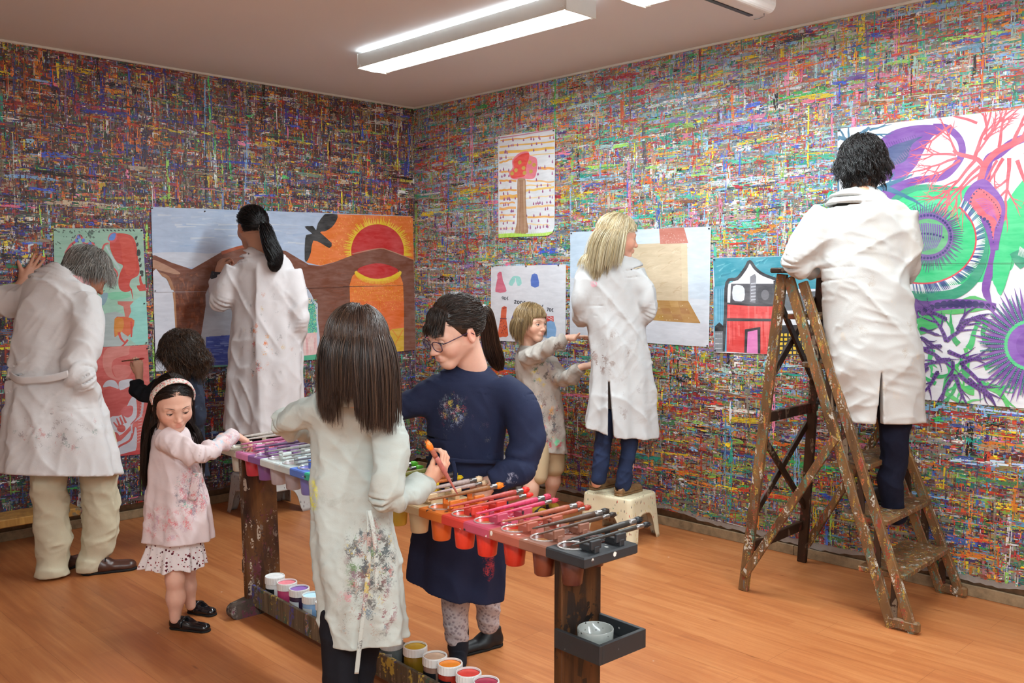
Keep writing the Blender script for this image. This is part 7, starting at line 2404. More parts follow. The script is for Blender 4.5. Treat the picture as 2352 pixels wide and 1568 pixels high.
# ---------------------------------------------------------------- girl seen from behind at the table
def front_girl():
    o = person(onz(790, 1778), None, 'brown haired girl seen from behind in a pale stained smock, holding an orange brush')
    tone = '#d8a48a'
    hc = W(822, 800, 2.62); nk = W(815, 905, 2.68)
    so = Soup(); fwd = (.28, .88, -.34)
    fr, hf = head(so, hc, fwd, .98, .7, nk, tone)
    body_mesh(so, [([W(812, 905, 2.69), W(808, 960, 2.75), W(808, 1150, 2.75), W(812, 1300, 2.75)], [.042, .045, .05, .055]),
                   ([W(775, 1300, 2.72), W(780, 1520, 2.72), W(788, 1740, 2.72)], [.03, .028, .026]), ([W(840, 1300, 2.78), W(826, 1510, 2.80), W(824, 1720, 2.80)], [.03, .028, .026])], tone)
    wr = W(984, 1107, 2.735)
    hd = hand(so, wr, (.62, .15, .62), (.55, -.55, -.45), -1, .74, tone, curl=(.85, .95, .75, .6), spread=.10, thumb=(.75, .55), forearm=W(960, 1121, 2.71), h=.0016)
    hand(so, W(728, 1003, 2.93), (.6, .5, -.1), (0, .3, 1), 1, .74, tone, forearm=W(715, 1000, 2.90))
    so.build('body', BODY_M, o)
    sm = cloth('smock_pale_green_grey', '#b4bab4', [(rel(o, W(848, 1300, 2.60)), (.125, .22, .20), ['#6a3a3c', '#3c4a50', '#a8484a', '#4a4440', '#5a7a4a', '#b8a04a', '#8a7a78', '#3a3a44', '#7a5a68', '#a88a80'], .52, 60),
                                                    (rel(o, W(840, 1420, 2.60)), (.15, .22, .14), ['#8a5a60', '#6a7a86', '#a8988a', '#5a5a5a', '#c08a90'], .30, 55),
                                                    (rel(o, W(716, 1140, 2.68)), (.028, .15, .07), ['#e2e03c', '#d8d848', '#c8cc50'], .6, 90)], var=.05,
               dirt=[('#8e8a80', 7, .56)])
    rows = [(897, 782, 850, 2.675, .85), (916, 742, 888, 2.69, .62), (945, 714, 903, 2.71, .6), (1010, 709, 903, 2.73, .6), (1090, 707, 898, 2.735, .63), (1180, 708, 900, 2.735, .66), (1290, 714, 921, 2.735, .70), (1380, 728, 928, 2.735, .72), (1500, 748, 934, 2.735, .74)]
    hz = W(840, 1486, 2.66)[2]
    garment('smock', o, sm, rows, [
        dict(p=[W(868, 948, 2.68), W(893, 1000, 2.64), W(890, 1075, 2.61), W(884, 1142, 2.60), W(925, 1138, 2.655), W(984, 1106, 2.735)], r=[.064, .060, .056, .052, .047, .036], amp=.0045, freq=15, at=(.62, .86), wd=.14, n=34),
        dict(p=[W(742, 938, 2.70), W(700, 950, 2.72), W(655, 972, 2.77), W(690, 985, 2.86), W(724, 1003, 2.925)], r=[.058, .054, .046, .042, .034], amp=.004, freq=14, at=(.45, .6), wd=.2, open=False)],
        hem=hem_z(hz, .006, 2), h=.0040, folds_=[drape(.020, (.05, 0, -1), 1.6, 8, 7), drape(.009, (.7, .1, -.7), 3.5, 15, 2), drape(.006, (-.6, .1, -.8), 5, 22, 9), drape(.003, (.9, .3, -.3), 10, 40, 5)],
        pleats=(6, .010, .2, .3), neck=(W(815, 860, 2.65), W(815, 905, 2.675), .045))
    collar(o, sm, W(815, 903, 2.68), .060, .056, 1.2, .040, (0, .1), .3, .3)
    ribbon('belt_tie', o, sm, [W(846, 1172, 2.585), W(848, 1240, 2.575), W(843, 1340, 2.58), W(832, 1430, 2.585), W(824, 1500, 2.60), W(819, 1546, 2.61)], .013, .004, (1, .3, 0))
    ribbon('belt_tie', o, sm, [W(848, 1172, 2.58), W(858, 1220, 2.57), W(864, 1290, 2.575), W(866, 1350, 2.58)], .012, .004, (1, .3, 0))
    limb('trousers', o, BLACKCL, [([W(778, 1420, 2.72), W(780, 1520, 2.72), W(786, 1640, 2.72), W(790, 1765, 2.72)], [.058, .054, .05, .048]), ([W(850, 1420, 2.79), W(826, 1520, 2.80), W(824, 1640, 2.80), W(826, 1730, 2.80)], [.055, .052, .05, .048])], fl=[folds(.008, [[8, 4, 8], [4, 8, 6], [5, 3, 12]], 3)])
    for (px, Y) in ((790, 2.70), (830, 2.79)):
        q = W(px, 1765, Y); a = np.array([q[0] - .03, Y - .05, 0.0]); shoe(o, a, a + np.array([.05, .19, 0]), .85, PATENT, SOLE)
    # hair: shoulder length, smooth
    wh = nv((.08, -.25, .95))
    def dirs(g, r):
        t = g * (g @ wh)[:, None] - wh; return t / (np.linalg.norm(t, axis=1, keepdims=True) + .15) + np.array([0, -.05, -.12]) + .06 * r.normal(size=g.shape)
    def length(g, r): return .142 + .085 * np.clip(g[:, 2], -.3, 1) + .040 * r.random(len(g)) + .085 * np.clip(np.abs(g[:, 0] + .02), 0, 1) + .02 * np.clip(g[:, 0], 0, 1)
    sp = dict(scalp=line_scalp(.5, -.66), dir=dirs, length=length, grav=.42, lift=.010, clump=.38, per=40, gdir=(.02, 0, -1.0))
    hair(o, hc, fr, .98, sp, ['#3a281e', '#483226', '#30201a', '#543c2c', '#3c291f'], [(np.array(hc), np.array(nk), .055, .055), (W(782, 950, 2.71), W(846, 960, 2.71), .050, .050)], 5, n=7500, k=16, rad=.00095, cap=CAPCUT)
    # the brush in her hand
    b = brush(W(980, 1013, 2.70), W(1051, 1134, 2.745), hue('brush_handle_held', '#b0645a'), gloss('bristles_wet_orange', '#ea7a24', .3), 'orange tipped brush held by the girl seen from behind', 1.15, None, hue('ferrule_painted', '#a8604c'))
    return o


front_girl()


# ---------------------------------------------------------------- girl with glasses and navy smock
def glasses_girl():
    o = person(1085, 1500, 'girl with glasses, dark fringe and ponytail in a navy paint spotted smock')
    tone = '#e4b8a4'
    hc = W(1046, 760, 3.20); nk = W(1085, 845, 3.27)
    so = Soup(); fwd = (-.74, -.52, -.40)
    fr, hf = head(so, hc, fwd, 1.0, .55, nk, tone, lid=.15, gaze=(-.62, -.45, -.7), roll=.10, h=.0022)
    body_mesh(so, [([W(1088, 845, 3.28), W(1080, 930, 3.28), W(1070, 1050, 3.3), W(1070, 1200, 3.33)], [.045, .06, .06, .065]),
                   ([W(1050, 1230, 3.36), W(1048, 1400, 3.38), W(1050, 1440, 3.40)], [.035, .034, .032]), ([W(1115, 1230, 3.46), W(1120, 1380, 3.52), W(1120, 1420, 3.54)], [.035, .034, .032])], tone)
    hand(so, W(1130, 1104, 3.13), (-.55, .1, -.75), (-.3, -.9, .3), 1, .82, tone, curl=(.3, .3, .3, .3), forearm=W(1150, 1090, 3.15))
    hand(so, W(862, 958, 3.20), (-1, 0, -.1), (0, 0, 1), 1, .82, tone, forearm=W(880, 950, 3.2))
    so.build('body', BODY_M, o)
    sm = cloth('smock_navy', '#20263f', [(rel(o, W(1032, 950, 3.15)), (.085, .12, .10), ['#b8c0c8', '#c83c38', '#d8c84c', '#8a9ab8', '#c8d0d8', '#3a8a78', '#a05a6a'], .24, 110),
                                         (rel(o, W(1060, 1000, 3.2)), (.22, .2, .26), ['#c8d0d8', '#8a6a78', '#d8d0a0'], .012, 120), (rel(o, W(1176, 1095, 3.1)), (.03, .08, .03), ['#8a8a9a', '#a8a8b4'], .6, 70),
                                         (rel(o, W(1122, 1300, 3.24)), (.035, .1, .08), ['#8a2a34', '#a83a40'], .45, 60)], var=.12, weave=.35, rough=.8)
    rows = [(838, 1064, 1122, 3.265, .9), (849, 1036, 1144, 3.27, .66), (866, 1010, 1162, 3.27, .6), (892, 992, 1174, 3.27, .6), (940, 980, 1168, 3.275, .64), (1000, 978, 1158, 3.28, .68), (1054, 986, 1156, 3.29, .70), (1137, 964, 1166, 3.31, .72), (1273, 940, 1162, 3.34, .74), (1420, 926, 1152, 3.36, .76)]
    A, B, C_ = W(930, 1315, 3.34), W(1050, 1392, 3.20), W(1150, 1358, 3.38)
    garment('smock', o, sm, rows, [
        dict(p=[W(1146, 890, 3.26), W(1194, 935, 3.22), W(1208, 1000, 3.19), W(1200, 1062, 3.16), W(1160, 1092, 3.12), W(1126, 1106, 3.11)], r=[.056, .064, .062, .060, .052, .040], amp=.0045, freq=12, at=(.45, .70), wd=.18, n=34),
        dict(p=[W(1014, 892, 3.27), W(966, 918, 3.26), W(922, 938, 3.25), W(870, 955, 3.2)], r=[.052, .056, .052, .044], amp=.004, freq=13, at=(.4, .8), wd=.2, open=False)],
        hem=plane3(A, B, C_), h=.0042, folds_=[folds(.012, [[5, 3, 1.2], [3, 6, 1], [1.5, 1, 2.4]], 17), folds(.005, [[14, 5, 5], [4, 14, 3], [6, 4, 10]], 12)],
        pleats=(6, .016, 1.1, .45), neck=(W(1075, 800, 3.24), W(1086, 848, 3.265), .060))
    ribbon('belt', o, sm, [W(980, 1052, 3.26), W(1010, 1053, 3.19), W(1060, 1058, 3.165), W(1110, 1060, 3.18), W(1155, 1062, 3.25)], .014, .006, (0, 0, 1))
    ribbon('belt_tie', o, sm, [W(1040, 1058, 3.155), W(1046, 1090, 3.15), W(1042, 1125, 3.155)], .014, .005, (1, 0, 0))
    ribbon('pocket', o, sm, [W(1098, 1118, 3.165), W(1128, 1116, 3.155), W(1155, 1108, 3.165)], .012, .006, (0, 0, 1))
    # lace leggings, sock and shoe
    m = NT('lace_leggings'); v = m.vor(m.obj(), 75, out='Distance'); m.color(m.mix(m.step(v, .25, .5), lin('#8f8388'), lin('#b8aeb0'))); m.bump(v, .5, .004); lace = m.fin(.9, .2)
    socks = cloth('dark_sock', '#23242c', weave=.4)
    limb('leggings', o, lace, [([W(1046, 1330, 3.36), W(1046, 1400, 3.38), W(1050, 1458, 3.40)], [.058, .052, .046]), ([W(1118, 1330, 3.50), W(1121, 1390, 3.53), W(1121, 1432, 3.55)], [.056, .050, .044])],
         fl=[folds(.006, [[10, 4, 12], [4, 10, 10], [5, 3, 18]], 3)])
    p0 = np.array(onz(1052, 1500)); 
    limb('sock', o, socks, [([W(1051, 1445, 3.40), W(1053, 1492, 3.41), np.array([p0[0] + .0, p0[1] - .02, .035])], [.043, .038, .036]), ([np.array([p0[0], p0[1] - .0, .035]), np.array([p0[0] + .01, p0[1] - .15, .028])], [.036, .032])], cutters=[((0, 0, .0), (0, 0, -1))])
    a = np.array(onz(1150, 1478)); b = np.array(onz(1070, 1500)); b = a + nv(b - a) * .20
    shoe(o, a, b, .92, plain('black_shoe', '#131316', .45, .4, .1), SOLE, high=.085, wid=.042)
    # hair: fringe and ponytail
    def dirs(g, r):
        fr_ = (g[:, 1] > .46)[:, None] & (np.abs(g[:, 0]) < .62)[:, None]
        back = np.stack([-.2 * g[:, 0], -1 + 0 * g[:, 0], -.25 - .3 * g[:, 2]], 1); fringe = np.stack([g[:, 0] * .5 + .05, .5 + 0 * g[:, 0], -.9 + 0 * g[:, 0]], 1)
        return np.where(fr_, fringe, back)
    def length(g, r):
        return np.where((g[:, 1] > .46) & (np.abs(g[:, 0]) < .62), .044 + .014 * r.random(len(g)) + .07 * np.clip(g[:, 2] - .4, 0, 1), .10 + .07 * np.clip(g[:, 1] + .6, 0, 2))
    def fit(P, g, rng):
        # back strands converge on the tie
        tie = hc + 1.0 * (fr[0] * .012 + fr[1] * -.118 + fr[2] * .012); b = ~((g[:, 1] > .46) & (np.abs(g[:, 0]) < .62)); k = P.shape[1]
        t = np.linspace(0, 1, k)[None, :, None] ** 2.2
        tgt = tie + rng.normal(0, .008, (len(P), 1, 3)); Q = P * (1 - t) + tgt * t
        P[b] = Q[b]; return P
    cs = ['#2a1c16', '#33231a', '#3e2b20', '#241812']
    tie = hc + fr[0] * .012 + fr[1] * -.122 + fr[2] * .010
    def tail(so_, rng, cc): locks(so_, rng, [tie, tie - fr[1] * .03 + np.array([0, 0, -.012]), W(1128, 790, 3.33), W(1142, 830, 3.36), W(1150, 850, 3.37)], [.016, .026, .034, .030, .012], 1300, cc, .0010, 18, tip=.5)
    hair(o, hc, fr, 1.0, dict(scalp=line_scalp(.42, -.60), dir=dirs, length=length, grav=.10, lift=.010, fit=fit), cs, [], 8, n=4800, k=13, rad=.00095, cap=CAPCUT, extra=tail)
    mb = MB(); n_ = 18; ax = nv(fr[1]); pts = [Vector(tie + .020 * (fr[0] * math.cos(2 * PI * i / n_) + fr[2] * math.sin(2 * PI * i / n_)) + ax * .003 * math.sin(6 * i)) for i in range(n_ + 1)]
    mb.tube(pts, .0065, 8); mb.build('hair_tie', cloth('yellow_hair_tie', '#c89a2c'), o)
    # glasses
    r, f, u = fr; P = lambda x, y, z: Vector(hc + (r * x + f * y + u * z))
    gm = plain('purple_frame', '#3a2644', .25, .5, .15); mb = MB()
    for q in (-1, 1):
        pts = []
        for i in range(25):
            a = 2 * PI * i / 24; pts.append(P(q * .0335 + .0245 * math.copysign(abs(math.cos(a)) ** .8, math.cos(a)), .108 - .10 * abs(.0335 * q + .0245 * math.cos(a)) ** 1.5 * 4, -.005 + .0185 * math.copysign(abs(math.sin(a)) ** .8, math.sin(a))))
        mb.tube(pts, .0017, 6)
        mb.tube([P(q * .058, .096, .004), P(q * .070, .080, .006), P(q * .078, .03, .006), P(q * .080, -.008, .004), P(q * .079, -.022, -.012)], .0017, 6)
    mb.tube([P(-.010, .110, .002), P(0, .116, .004), P(.010, .110, .002)], .0015, 6)
    gl = mb.build('eyeglasses', gm, o)
    lm = NT('lens'); lm.color((.95, .96, 1, 1)); LM = lm.fin(.03, .5, Transmission_Weight=1.0, IOR=1.05)
    for q in (-1, 1):
        mb = MB(); c_ = P(q * .0335, .1055, -.005); vs = [c_]
        for i in range(24): a = 2 * PI * i / 24; vs.append(P(q * .0335 + .0235 * math.cos(a), .106 - .10 * abs(.0335 * q + .0235 * math.cos(a)) ** 1.5 * 4, -.005 + .0178 * math.sin(a)))
        mb.add(vs, [(0, 1 + i, 1 + (i + 1) % 24) for i in range(24)], 0, True); mb.build('lens', LM, gl)
    return o


glasses_girl()


# ---------------------------------------------------------------- blond boy pointing
def blond_boy():
    o = person(1245, 1186, 'blond boy in a stained grey smock and shorts, pointing at the blond woman')
    tone = '#e2b49c'; Y = 5.66
    hc = W(1220, 742, 5.60); nk = W(1216, 796, 5.64)
    so = Soup(); fwd = (.72, -.68, -.06)
    fr, hf = head(so, hc, fwd, .96, .7, nk, tone, lid=.06, brow='#8a6a44', iris='#3a4a5a', gaze=(.8, -.5, .05), h=.0026)
    L1 = [W(1232, 1040, 5.63), W(1226, 1085, 5.60), W(1220, 1120, 5.60), W(1224, 1172, 5.60)]; L2 = [W(1272, 1030, 5.72), W(1274, 1075, 5.70), W(1270, 1105, 5.72), W(1262, 1150, 5.75)]
    body_mesh(so, [([W(1216, 796, 5.64), W(1222, 860, Y), W(1245, 960, Y), W(1258, 1030, Y)], [.045, .05, .05, .045]), (L1, [.045, .040, .044, .027]), (L2, [.045, .040, .044, .027])], tone, .0045)
    hand(so, W(1302, 776, 5.50), (.85, .45, .12), (-.2, -.2, 1), 1, .80, tone, curl=(.12, .25, .3, .35), spread=.07, thumb=(-.2, -.2), thumb_up=.9, forearm=W(1284, 784, 5.49), h=.0022)
    hand(so, W(1338, 842, 5.42), (.8, .3, .1), (-.3, -.5, .8), -1, .80, tone, curl=(.6, .7, .8, .8), forearm=W(1322, 850, 5.43), h=.0022)
    so.build('body', BODY_M, o)
    sm = cloth('smock_stained_grey', '#b9b2aa', [(rel(o, W(1250, 970, 5.5)), (.19, .3, .26), ['#a83a48', '#4a4a48', '#c8645a', '#8a7a70', '#6a3a44', '#d8a05a', '#5a5a5e', '#c88a90'], .40, 50), (rel(o, W(1250, 860, 5.5)), (.12, .3, .13), ['#4a4a8a', '#3a6a5a', '#d8c04a', '#5a5a5a', '#6a5a8a'], .26, 55), (rel(o, W(1262, 1025, 5.5)), (.18, .3, .06), ['#4ad08a', '#6ad8a0', '#c84a5a'], .30, 40), (rel(o, W(1290, 800, 5.4)), (.10, .2, .06), ['#6a5a50', '#8a7a70'], .4, 70)], var=.07, dirt=[('#7d756c', 6, .52)])
    rows = [(790, 1196, 1238, 5.645, .9), (802, 1184, 1256, 5.65, .72), (825, 1178, 1272, 5.66, .68), (870, 1186, 1286, 5.66, .70), (920, 1210, 1292, 5.66, .76), (975, 1226, 1296, 5.66, .8), (1050, 1236, 1298, 5.66, .9)]
    garment('smock', o, sm, rows, [
        dict(p=[W(1206, 822, 5.60), W(1236, 812, 5.53), W(1266, 794, 5.49), W(1300, 778, 5.50)], r=[.062, .062, .056, .040], amp=.007, freq=14, at=(.55, .85), wd=.2, n=28),
        dict(p=[W(1262, 830, 5.64), W(1284, 866, 5.56), W(1304, 868, 5.48), W(1334, 844, 5.425)], r=[.058, .056, .052, .038], amp=.006, freq=14, at=(.5, .8), wd=.2, n=28)],
        hem=plane3(W(1238, 1038, 5.60), W(1266, 1043, 5.55), W(1294, 1042, 5.66)), h=.005, folds_=[drape(.020, (.3, 0, -1), 1.6, 8, 24), drape(.010, (.7, .1, -.6), 4, 15, 6), drape(.005, (-.6, .1, -.8), 8, 28, 3)], pleats=(5, .016, .4, .3), neck=(W(1218, 765, 5.62), W(1216, 798, 5.64), .048))
    collar(o, sm, W(1217, 799, 5.64), .060, .056, -.8, .036, (0, 0), .5, .35)
    limb('shorts', o, cloth('beige_shorts', '#c4ab88', weave=.3), [([W(1240, 1020, 5.64), W(1240, 1062, 5.61), W(1238, 1092, 5.60)], [.068, .060, .058]), ([W(1270, 1020, 5.70), W(1273, 1050, 5.70), W(1274, 1074, 5.70)], [.072, .064, .062])], h=.005, fl=[drape(.008, (.2, 0, -1), 3, 14, 3)])
    ys = cloth('mustard_sock', '#a8842a', weave=.5); bk = plain('dark_sandal', '#22242a', .5, .4, .1)
    for (ank, hp, tp_) in ((W(1228, 1168, 5.60), (1222, 1183), (1252, 1191)), (W(1263, 1142, 5.745), (1256, 1166), (1290, 1184))):
        a, b = np.array(onz(*hp)), np.array(onz(*tp_)); d = nv(b - a)
        limb('sock', o, ys, [([ank + np.array([0, 0, .045]), ank, a + d * .03 + np.array([0, 0, .05]), a + d * .03 + np.array([0, 0, .035])], [.032, .030, .034, .034]), ([a + d * .02 + np.array([0, 0, .036]), a + d * .12 + np.array([0, 0, .028])], [.032, .030])], h=.004)
        a = np.array(a); L_ = .19
        shoe(o, a - d * .01, a + d * L_, .90, bk, SOLE, high=.060, open_=[(.52, 0, .062, .05, .022, .036), (.18, 0, .085, .045, .026, .04)], extra=lambda P, so_: MB().tube([Vector(q) for q in cr([P(.40, -.034, .02), P(.42, -.028, .050), P(.43, 0, .062), P(.42, .028, .05), P(.40, .034, .02)], 12)], .006, 6).build('strap', bk, so_))
    part = nv((-.35, -.15, .92))
    def dirs(g, r): t = g * (g @ part)[:, None] - part; return t / (np.linalg.norm(t, axis=1, keepdims=True) + .2) + np.array([.35, -.05, -.10]) + .06 * r.normal(size=g.shape)
    def length(g, r): return np.where(g[:, 1] > .35, .062 + .02 * r.random(len(g)), .112 + .025 * r.random(len(g)) + .05 * np.clip(g[:, 2], 0, 1) - .03 * (g[:, 1] < -.5))
    hair(o, hc, fr, .96, dict(scalp=line_scalp(.44, -.55, .12), dir=dirs, length=length, grav=.36, lift=.014, clump=.25, face=.066), ['#94784e', '#a6895e', '#7c6240', '#b89c74', '#6c5436'], [], 15, n=4200, k=13, rad=.0010, cap=CAPCUT, capcol='#8a6a40')


blond_boy()


# ---------------------------------------------------------------- blond woman on the cream stool
def blond_woman():
    zb = .257
    o = empty('person', Vector((.60, 5.15, 0)), 'blond woman in long grey white smock on a cream stool, face turned right', 'person')
    tone = '#dba48c'; Y = 5.14
    hc = W(1419, 544, 5.12); nk = W(1402, 592, 5.14)
    so = Soup(); fwd = (.97, .20, -.12)
    fr, hf = head(so, hc, fwd, 1.0, .05, nk, tone, lid=.10, brow='#a88a5c', iris='#3a4450', gaze=(.95, -.1, -.2), roll=-.08)
    body_mesh(so, [([W(1402, 592, Y), W(1408, 680, Y), W(1420, 800, Y), W(1425, 950, Y)], [.048, .055, .055, .055]), ([W(1387, 1000, 5.11), W(1380, 1060, 5.10), W(1370, 1108, 5.09)], [.035, .032, .030]), ([W(1446, 1000, 5.10), W(1440, 1070, 5.08), W(1430, 1120, 5.05)], [.035, .032, .030])], tone, .006)
    hand(so, W(1346, 730, 5.30), (.3, .9, .1), (-.9, .3, 0), -1, .9, tone, forearm=W(1340, 735, 5.26), h=.003)
    hand(so, W(1450, 735, 5.26), (-.4, .9, .1), (0, .2, 1), 1, .9, tone, forearm=W(1458, 732, 5.22), h=.003)
    so.build('body', BODY_M, o)
    sm = cloth('smock_grey_white', '#c2c2c2', [(rel(o, W(1366, 652, 5.0)), (.028, .3, .028), ['#e88aa0', '#e8a0b0'], .8, 60), (rel(o, W(1370, 830, 5.0)), (.10, .3, .16), ['#8a7068', '#a08a84', '#78645c'], .25, 40), (rel(o, W(1430, 860, 5.0)), (.3, .3, .4), ['#9a8c86', '#a8a0a0'], .06, 45)], var=.05, dirt=[('#a89c96', 5, .56)])
    rows = [(580, 1378, 1422, Y, .9), (594, 1358, 1438, Y, .72), (612, 1343, 1462, Y, .64), (640, 1336, 1482, Y, .62), (700, 1338, 1478, Y, .62), (760, 1346, 1482, Y, .66), (829, 1352, 1494, Y, .68), (900, 1350, 1505, Y, .72), (960, 1343, 1509, Y, .74), (1025, 1336, 1513, Y, .76)]
    A, B, C_ = W(1340, 975, 5.14), W(1430, 1010, 4.97), W(1510, 1000, 5.14)
    q0, q1, q2 = W(1394, 872, Y), W(1388, 1030, Y), W(1408, 1030, Y)
    def slit(x, y, z):
        t = np.clip((q0[2] - z) / (q0[2] - q1[2]), 0, 1); cx = q0[0] + (((q1 + q2) / 2)[0] - q0[0]) * t; w = .004 + .016 * t
        return np.where((z < q0[2]) & (y < Y), w - np.abs(x - cx), -1.0)
    garment('smock', o, sm, rows, [
        dict(p=[W(1354, 620, 5.14), W(1338, 680, 5.12), W(1334, 728, 5.16), W(1340, 735, 5.26)], r=[.066, .060, .056, .042], amp=.006, freq=12, at=(.6, .85), wd=.2, open=False),
        dict(p=[W(1460, 634, 5.12), W(1484, 668, 5.09), W(1486, 712, 5.10), W(1458, 733, 5.20)], r=[.058, .062, .060, .044], amp=.005, freq=12, at=(.55, .8), wd=.2, open=False)],
        hem=plane3(A, B, C_), h=.0055, slit=slit, folds_=[drape(.020, (.1, 0, -1), 1.2, 6, 34), drape(.010, (.6, .1, -.7), 3, 12, 16), drape(.004, (-.6, .1, -.8), 8, 26, 3)], pleats=(6, .018, .9, .45), neck=(W(1404, 545, Y), W(1402, 588, Y), .055))
    collar(o, sm, W(1401, 586, 5.14), .062, .058, 0.0, .040, (0, .05), .5, .3)
    jn = cloth('dark_jeans', '#252f4a', weave=.4, var=.15)
    limb('jeans', o, jn, [([W(1394, 960, 5.11), W(1386, 1010, 5.11), W(1380, 1060, 5.10), W(1375, 1096, 5.09)], [.058, .049, .047, .047]), ([W(1448, 965, 5.11), W(1446, 1020, 5.10), W(1438, 1070, 5.08), W(1431, 1112, 5.06)], [.058, .049, .046, .045])], h=.005, fl=[drape(.008, (1, 0, -.3), 5, 20, 4), drape(.006, (.7, 0, .6), 6, 24, 8)])
    gold = plain('bronze_leather', '#8a6a48', .38, .5, .2, 70, Metallic=.35)
    for (hx, hy, tx, ty, Yh) in ((1362, 1124, 1414, 1112, 0), (1420, 1138, 1470, 1124, 0)):
        a, b = np.array(onz(hx, hy, zb)), np.array(onz(tx, ty, zb)); d = nv(b - a)
        shoe(o, a - d * .015, b, 1.0, gold, gold, high=.046, open_=[(.2, 0, .05, .055, .028, .034), (.5, 0, .060, .05, .02, .024)])
    part = nv((-.05, .05, 1.0))
    def dirs(g, r): t = g * (g @ part)[:, None] - part; return t / (np.linalg.norm(t, axis=1, keepdims=True) + .2) + np.array([0, -.55, -.1]) + .05 * r.normal(size=g.shape)
    def length(g, r): return .17 + .06 * r.random(len(g)) + .06 * np.clip(g[:, 2], 0, 1) + .03 * (g[:, 1] < -.3)
    hair(o, hc, fr, 1.0, dict(scalp=line_scalp(.66, -.62, -.02), dir=dirs, length=length, grav=.36, lift=.014, clump=.3, gdir=(-.14, -.04, -1.0), face=.022), ['#c8b48c', '#d4c4a0', '#b49c74', '#ddd0b4', '#9c845c'], [(np.array(hc), np.array(nk), .064, .064), (W(1360, 612, 5.13), W(1450, 612, 5.13), .07, .07)], 16, n=5600, k=16, rad=.0010, cap=CAPCUT, capcol='#a88a58')


blond_woman()


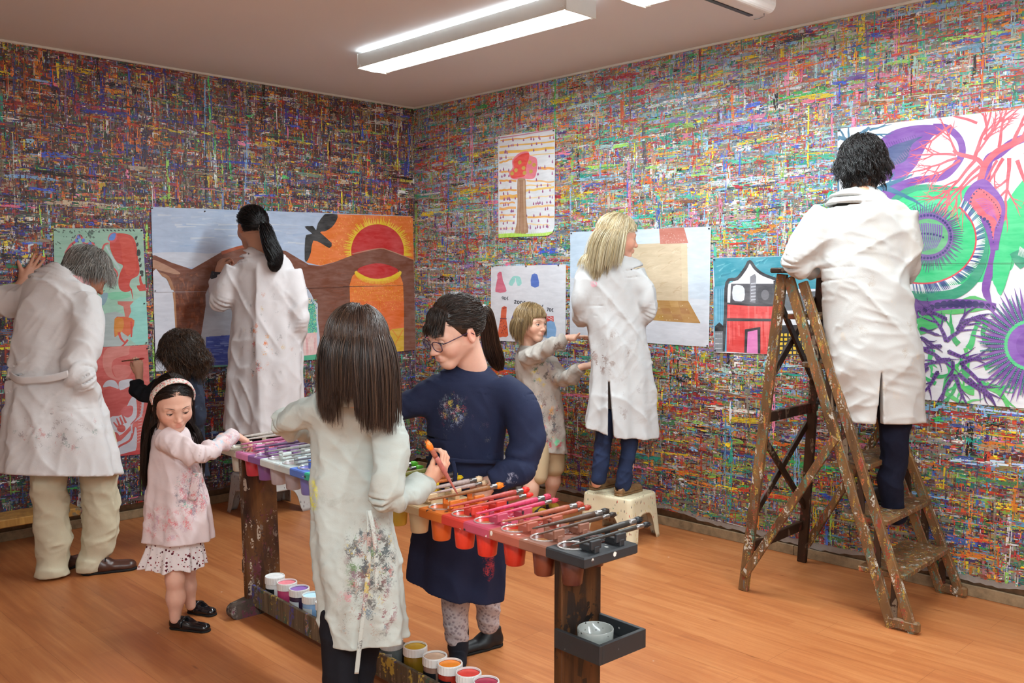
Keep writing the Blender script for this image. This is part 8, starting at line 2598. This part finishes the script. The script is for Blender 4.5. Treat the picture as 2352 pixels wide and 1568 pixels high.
# ---------------------------------------------------------------- painter on the step ladder
def ladder_painter():
    foot = lp(.50, .30, .447)
    o = empty('person', Vector((foot.x, foot.y, 0)), 'dark haired person in a white smock seen from behind on the step ladder', 'person')
    tone = '#c89478'; Y = 3.98
    hc = W(1980, 388, 4.06); nk = W(1980, 450, 4.03)
    so = Soup(); fwd = (.35, .90, -.25)
    fr, hf = head(so, hc, fwd, 1.03, .0, nk, tone)
    body_mesh(so, [([W(1980, 452, Y), W(1985, 560, Y), W(1998, 700, Y), W(2010, 850, Y)], [.050, .05, .05, .06]), ([W(2052, 900, 3.98), W(2054, 1060, 4.0), W(2050, 1160, 4.03)], [.045, .036, .032]), ([W(1965, 900, 4.06), W(1960, 930, 4.12)], [.05, .04])], tone, .008)
    hand(so, W(1885, 626, 4.14), (.8, .5, .1), (0, 0, 1), -1, 1.0, tone, forearm=W(1868, 626, 4.10), h=.003)
    hand(so, W(2075, 628, 4.22), (-.1, 1, .3), (0, -.3, 1), -1, 1.0, tone, forearm=W(2080, 632, 4.17), h=.003)
    so.build('body', BODY_M, o)
    sm = cloth('smock_white_warm', '#bfbebb', [(rel(o, W(2000, 800, 3.85)), (.4, .4, .5), ['#b0a498', '#c8beb0'], .05, 40)], var=.03, dirt=[('#c0b6a8', 3, .58)])
    rows = [(438, 1952, 2008, 4.02, .9), (450, 1925, 2036, 4.01, .68), (472, 1892, 2066, 4.0, .6), (510, 1880, 2086, 4.0, .58), (580, 1886, 2086, 3.99, .58), (640, 1889, 2084, 3.98, .60), (740, 1895, 2100, 3.97, .62), (812, 1900, 2112, 3.97, .64), (882, 1911, 2117, 3.97, .66), (1000, 1928, 2121, 3.97, .68)]
    q0, q1 = W(1998, 846, Y), W(1992, 985, Y)
    def slit(x, y, z):
        t = np.clip((q0[2] - z) / (q0[2] - q1[2]), 0, 1); cx = q0[0] + (q1[0] - q0[0]) * t; w = .002 + .016 * t
        return np.where((z < q0[2]) & (y < Y), w - np.abs(x - cx), -1.0)
    A, B, C_ = W(1928, 966, 3.97), W(2000, 975, 3.84), W(2120, 968, 3.97)
    garment('smock', o, sm, rows, [
        dict(p=[W(1902, 492, 4.0), W(1862, 548, 4.0), W(1828, 604, 4.02), W(1868, 622, 4.10)], r=[.078, .074, .068, .052], amp=.005, freq=10, at=(.6, .8), wd=.2, open=False, n=30),
        dict(p=[W(2068, 498, 4.0), W(2084, 560, 3.98), W(2082, 612, 4.02), W(2080, 632, 4.16)], r=[.070, .062, .058, .050], amp=.006, freq=10, at=(.55, .8), wd=.2, open=False, n=30)],
        hem=plane3(A, B, C_), h=.0056, slit=slit, folds_=[drape(.020, (.1, 0, -1), 1.2, 5, 44), drape(.014, (.75, .1, -.65), 2.5, 9, 26), drape(.010, (-.8, .1, -.6), 2.5, 10, 36), drape(.005, (.9, .1, -.2), 7, 24, 3)], pleats=(5, .010, .9, .5), neck=(W(1980, 400, 4.03), W(1980, 446, 4.02), .058))
    collar(o, sm, W(1980, 442, 4.02), .060, .056, 1.3, .042, (0, .12), .3, .3)
    limb('trousers', o, cloth('dark_navy_trousers', '#15182a', weave=.3), [([W(2056, 930, 3.99), W(2054, 1010, 3.99), W(2052, 1072, 4.0), W(2044, 1110, 4.0), W(2052, 1165, 4.03), W(2056, 1182, 4.05)], [.078, .064, .056, .056, .050, .050]), ([W(1985, 920, 4.05), W(1975, 935, 4.12)], [.075, .066])], h=.0055, fl=[drape(.010, (.9, 0, -.4), 5, 16, 4), drape(.006, (.6, 0, .7), 6, 20, 8)])
    a = np.array(lp(.575, .285, .4475)); b = np.array(lp(.345, .33, .4475)); shoe(o, a, b, 1.08, plain('black_leather', '#131214', .4, .5, .1), SOLE, high=.07)
    a = np.array(lp(.43, .22, .8795)); b = np.array(lp(.24, .22, .8795)); shoe(o, a, b, 1.05, plain('black_leather', '#131214', .4, .5, .1), SOLE, high=.07)
    wh = nv((.1, -.35, .93))
    def dirs(g, r): t = g * (g @ wh)[:, None] - wh; return t / (np.linalg.norm(t, axis=1, keepdims=True) + .2) + .30 * r.normal(size=g.shape)
    hair(o, hc, fr, 1.03, dict(scalp=line_scalp(.55, -.80, .0), dir=dirs, length=lambda g, r: .055 + .03 * r.random(len(g)), grav=.30, lift=.024, clump=.7, per=13, curl=.40, freq=1.1, hug=-.9), ['#120f0f', '#1c1716', '#262020', '#0d0b0b'], [], 19, n=4200, k=12, rad=.0011, cap=CAPCUT)


ladder_painter()
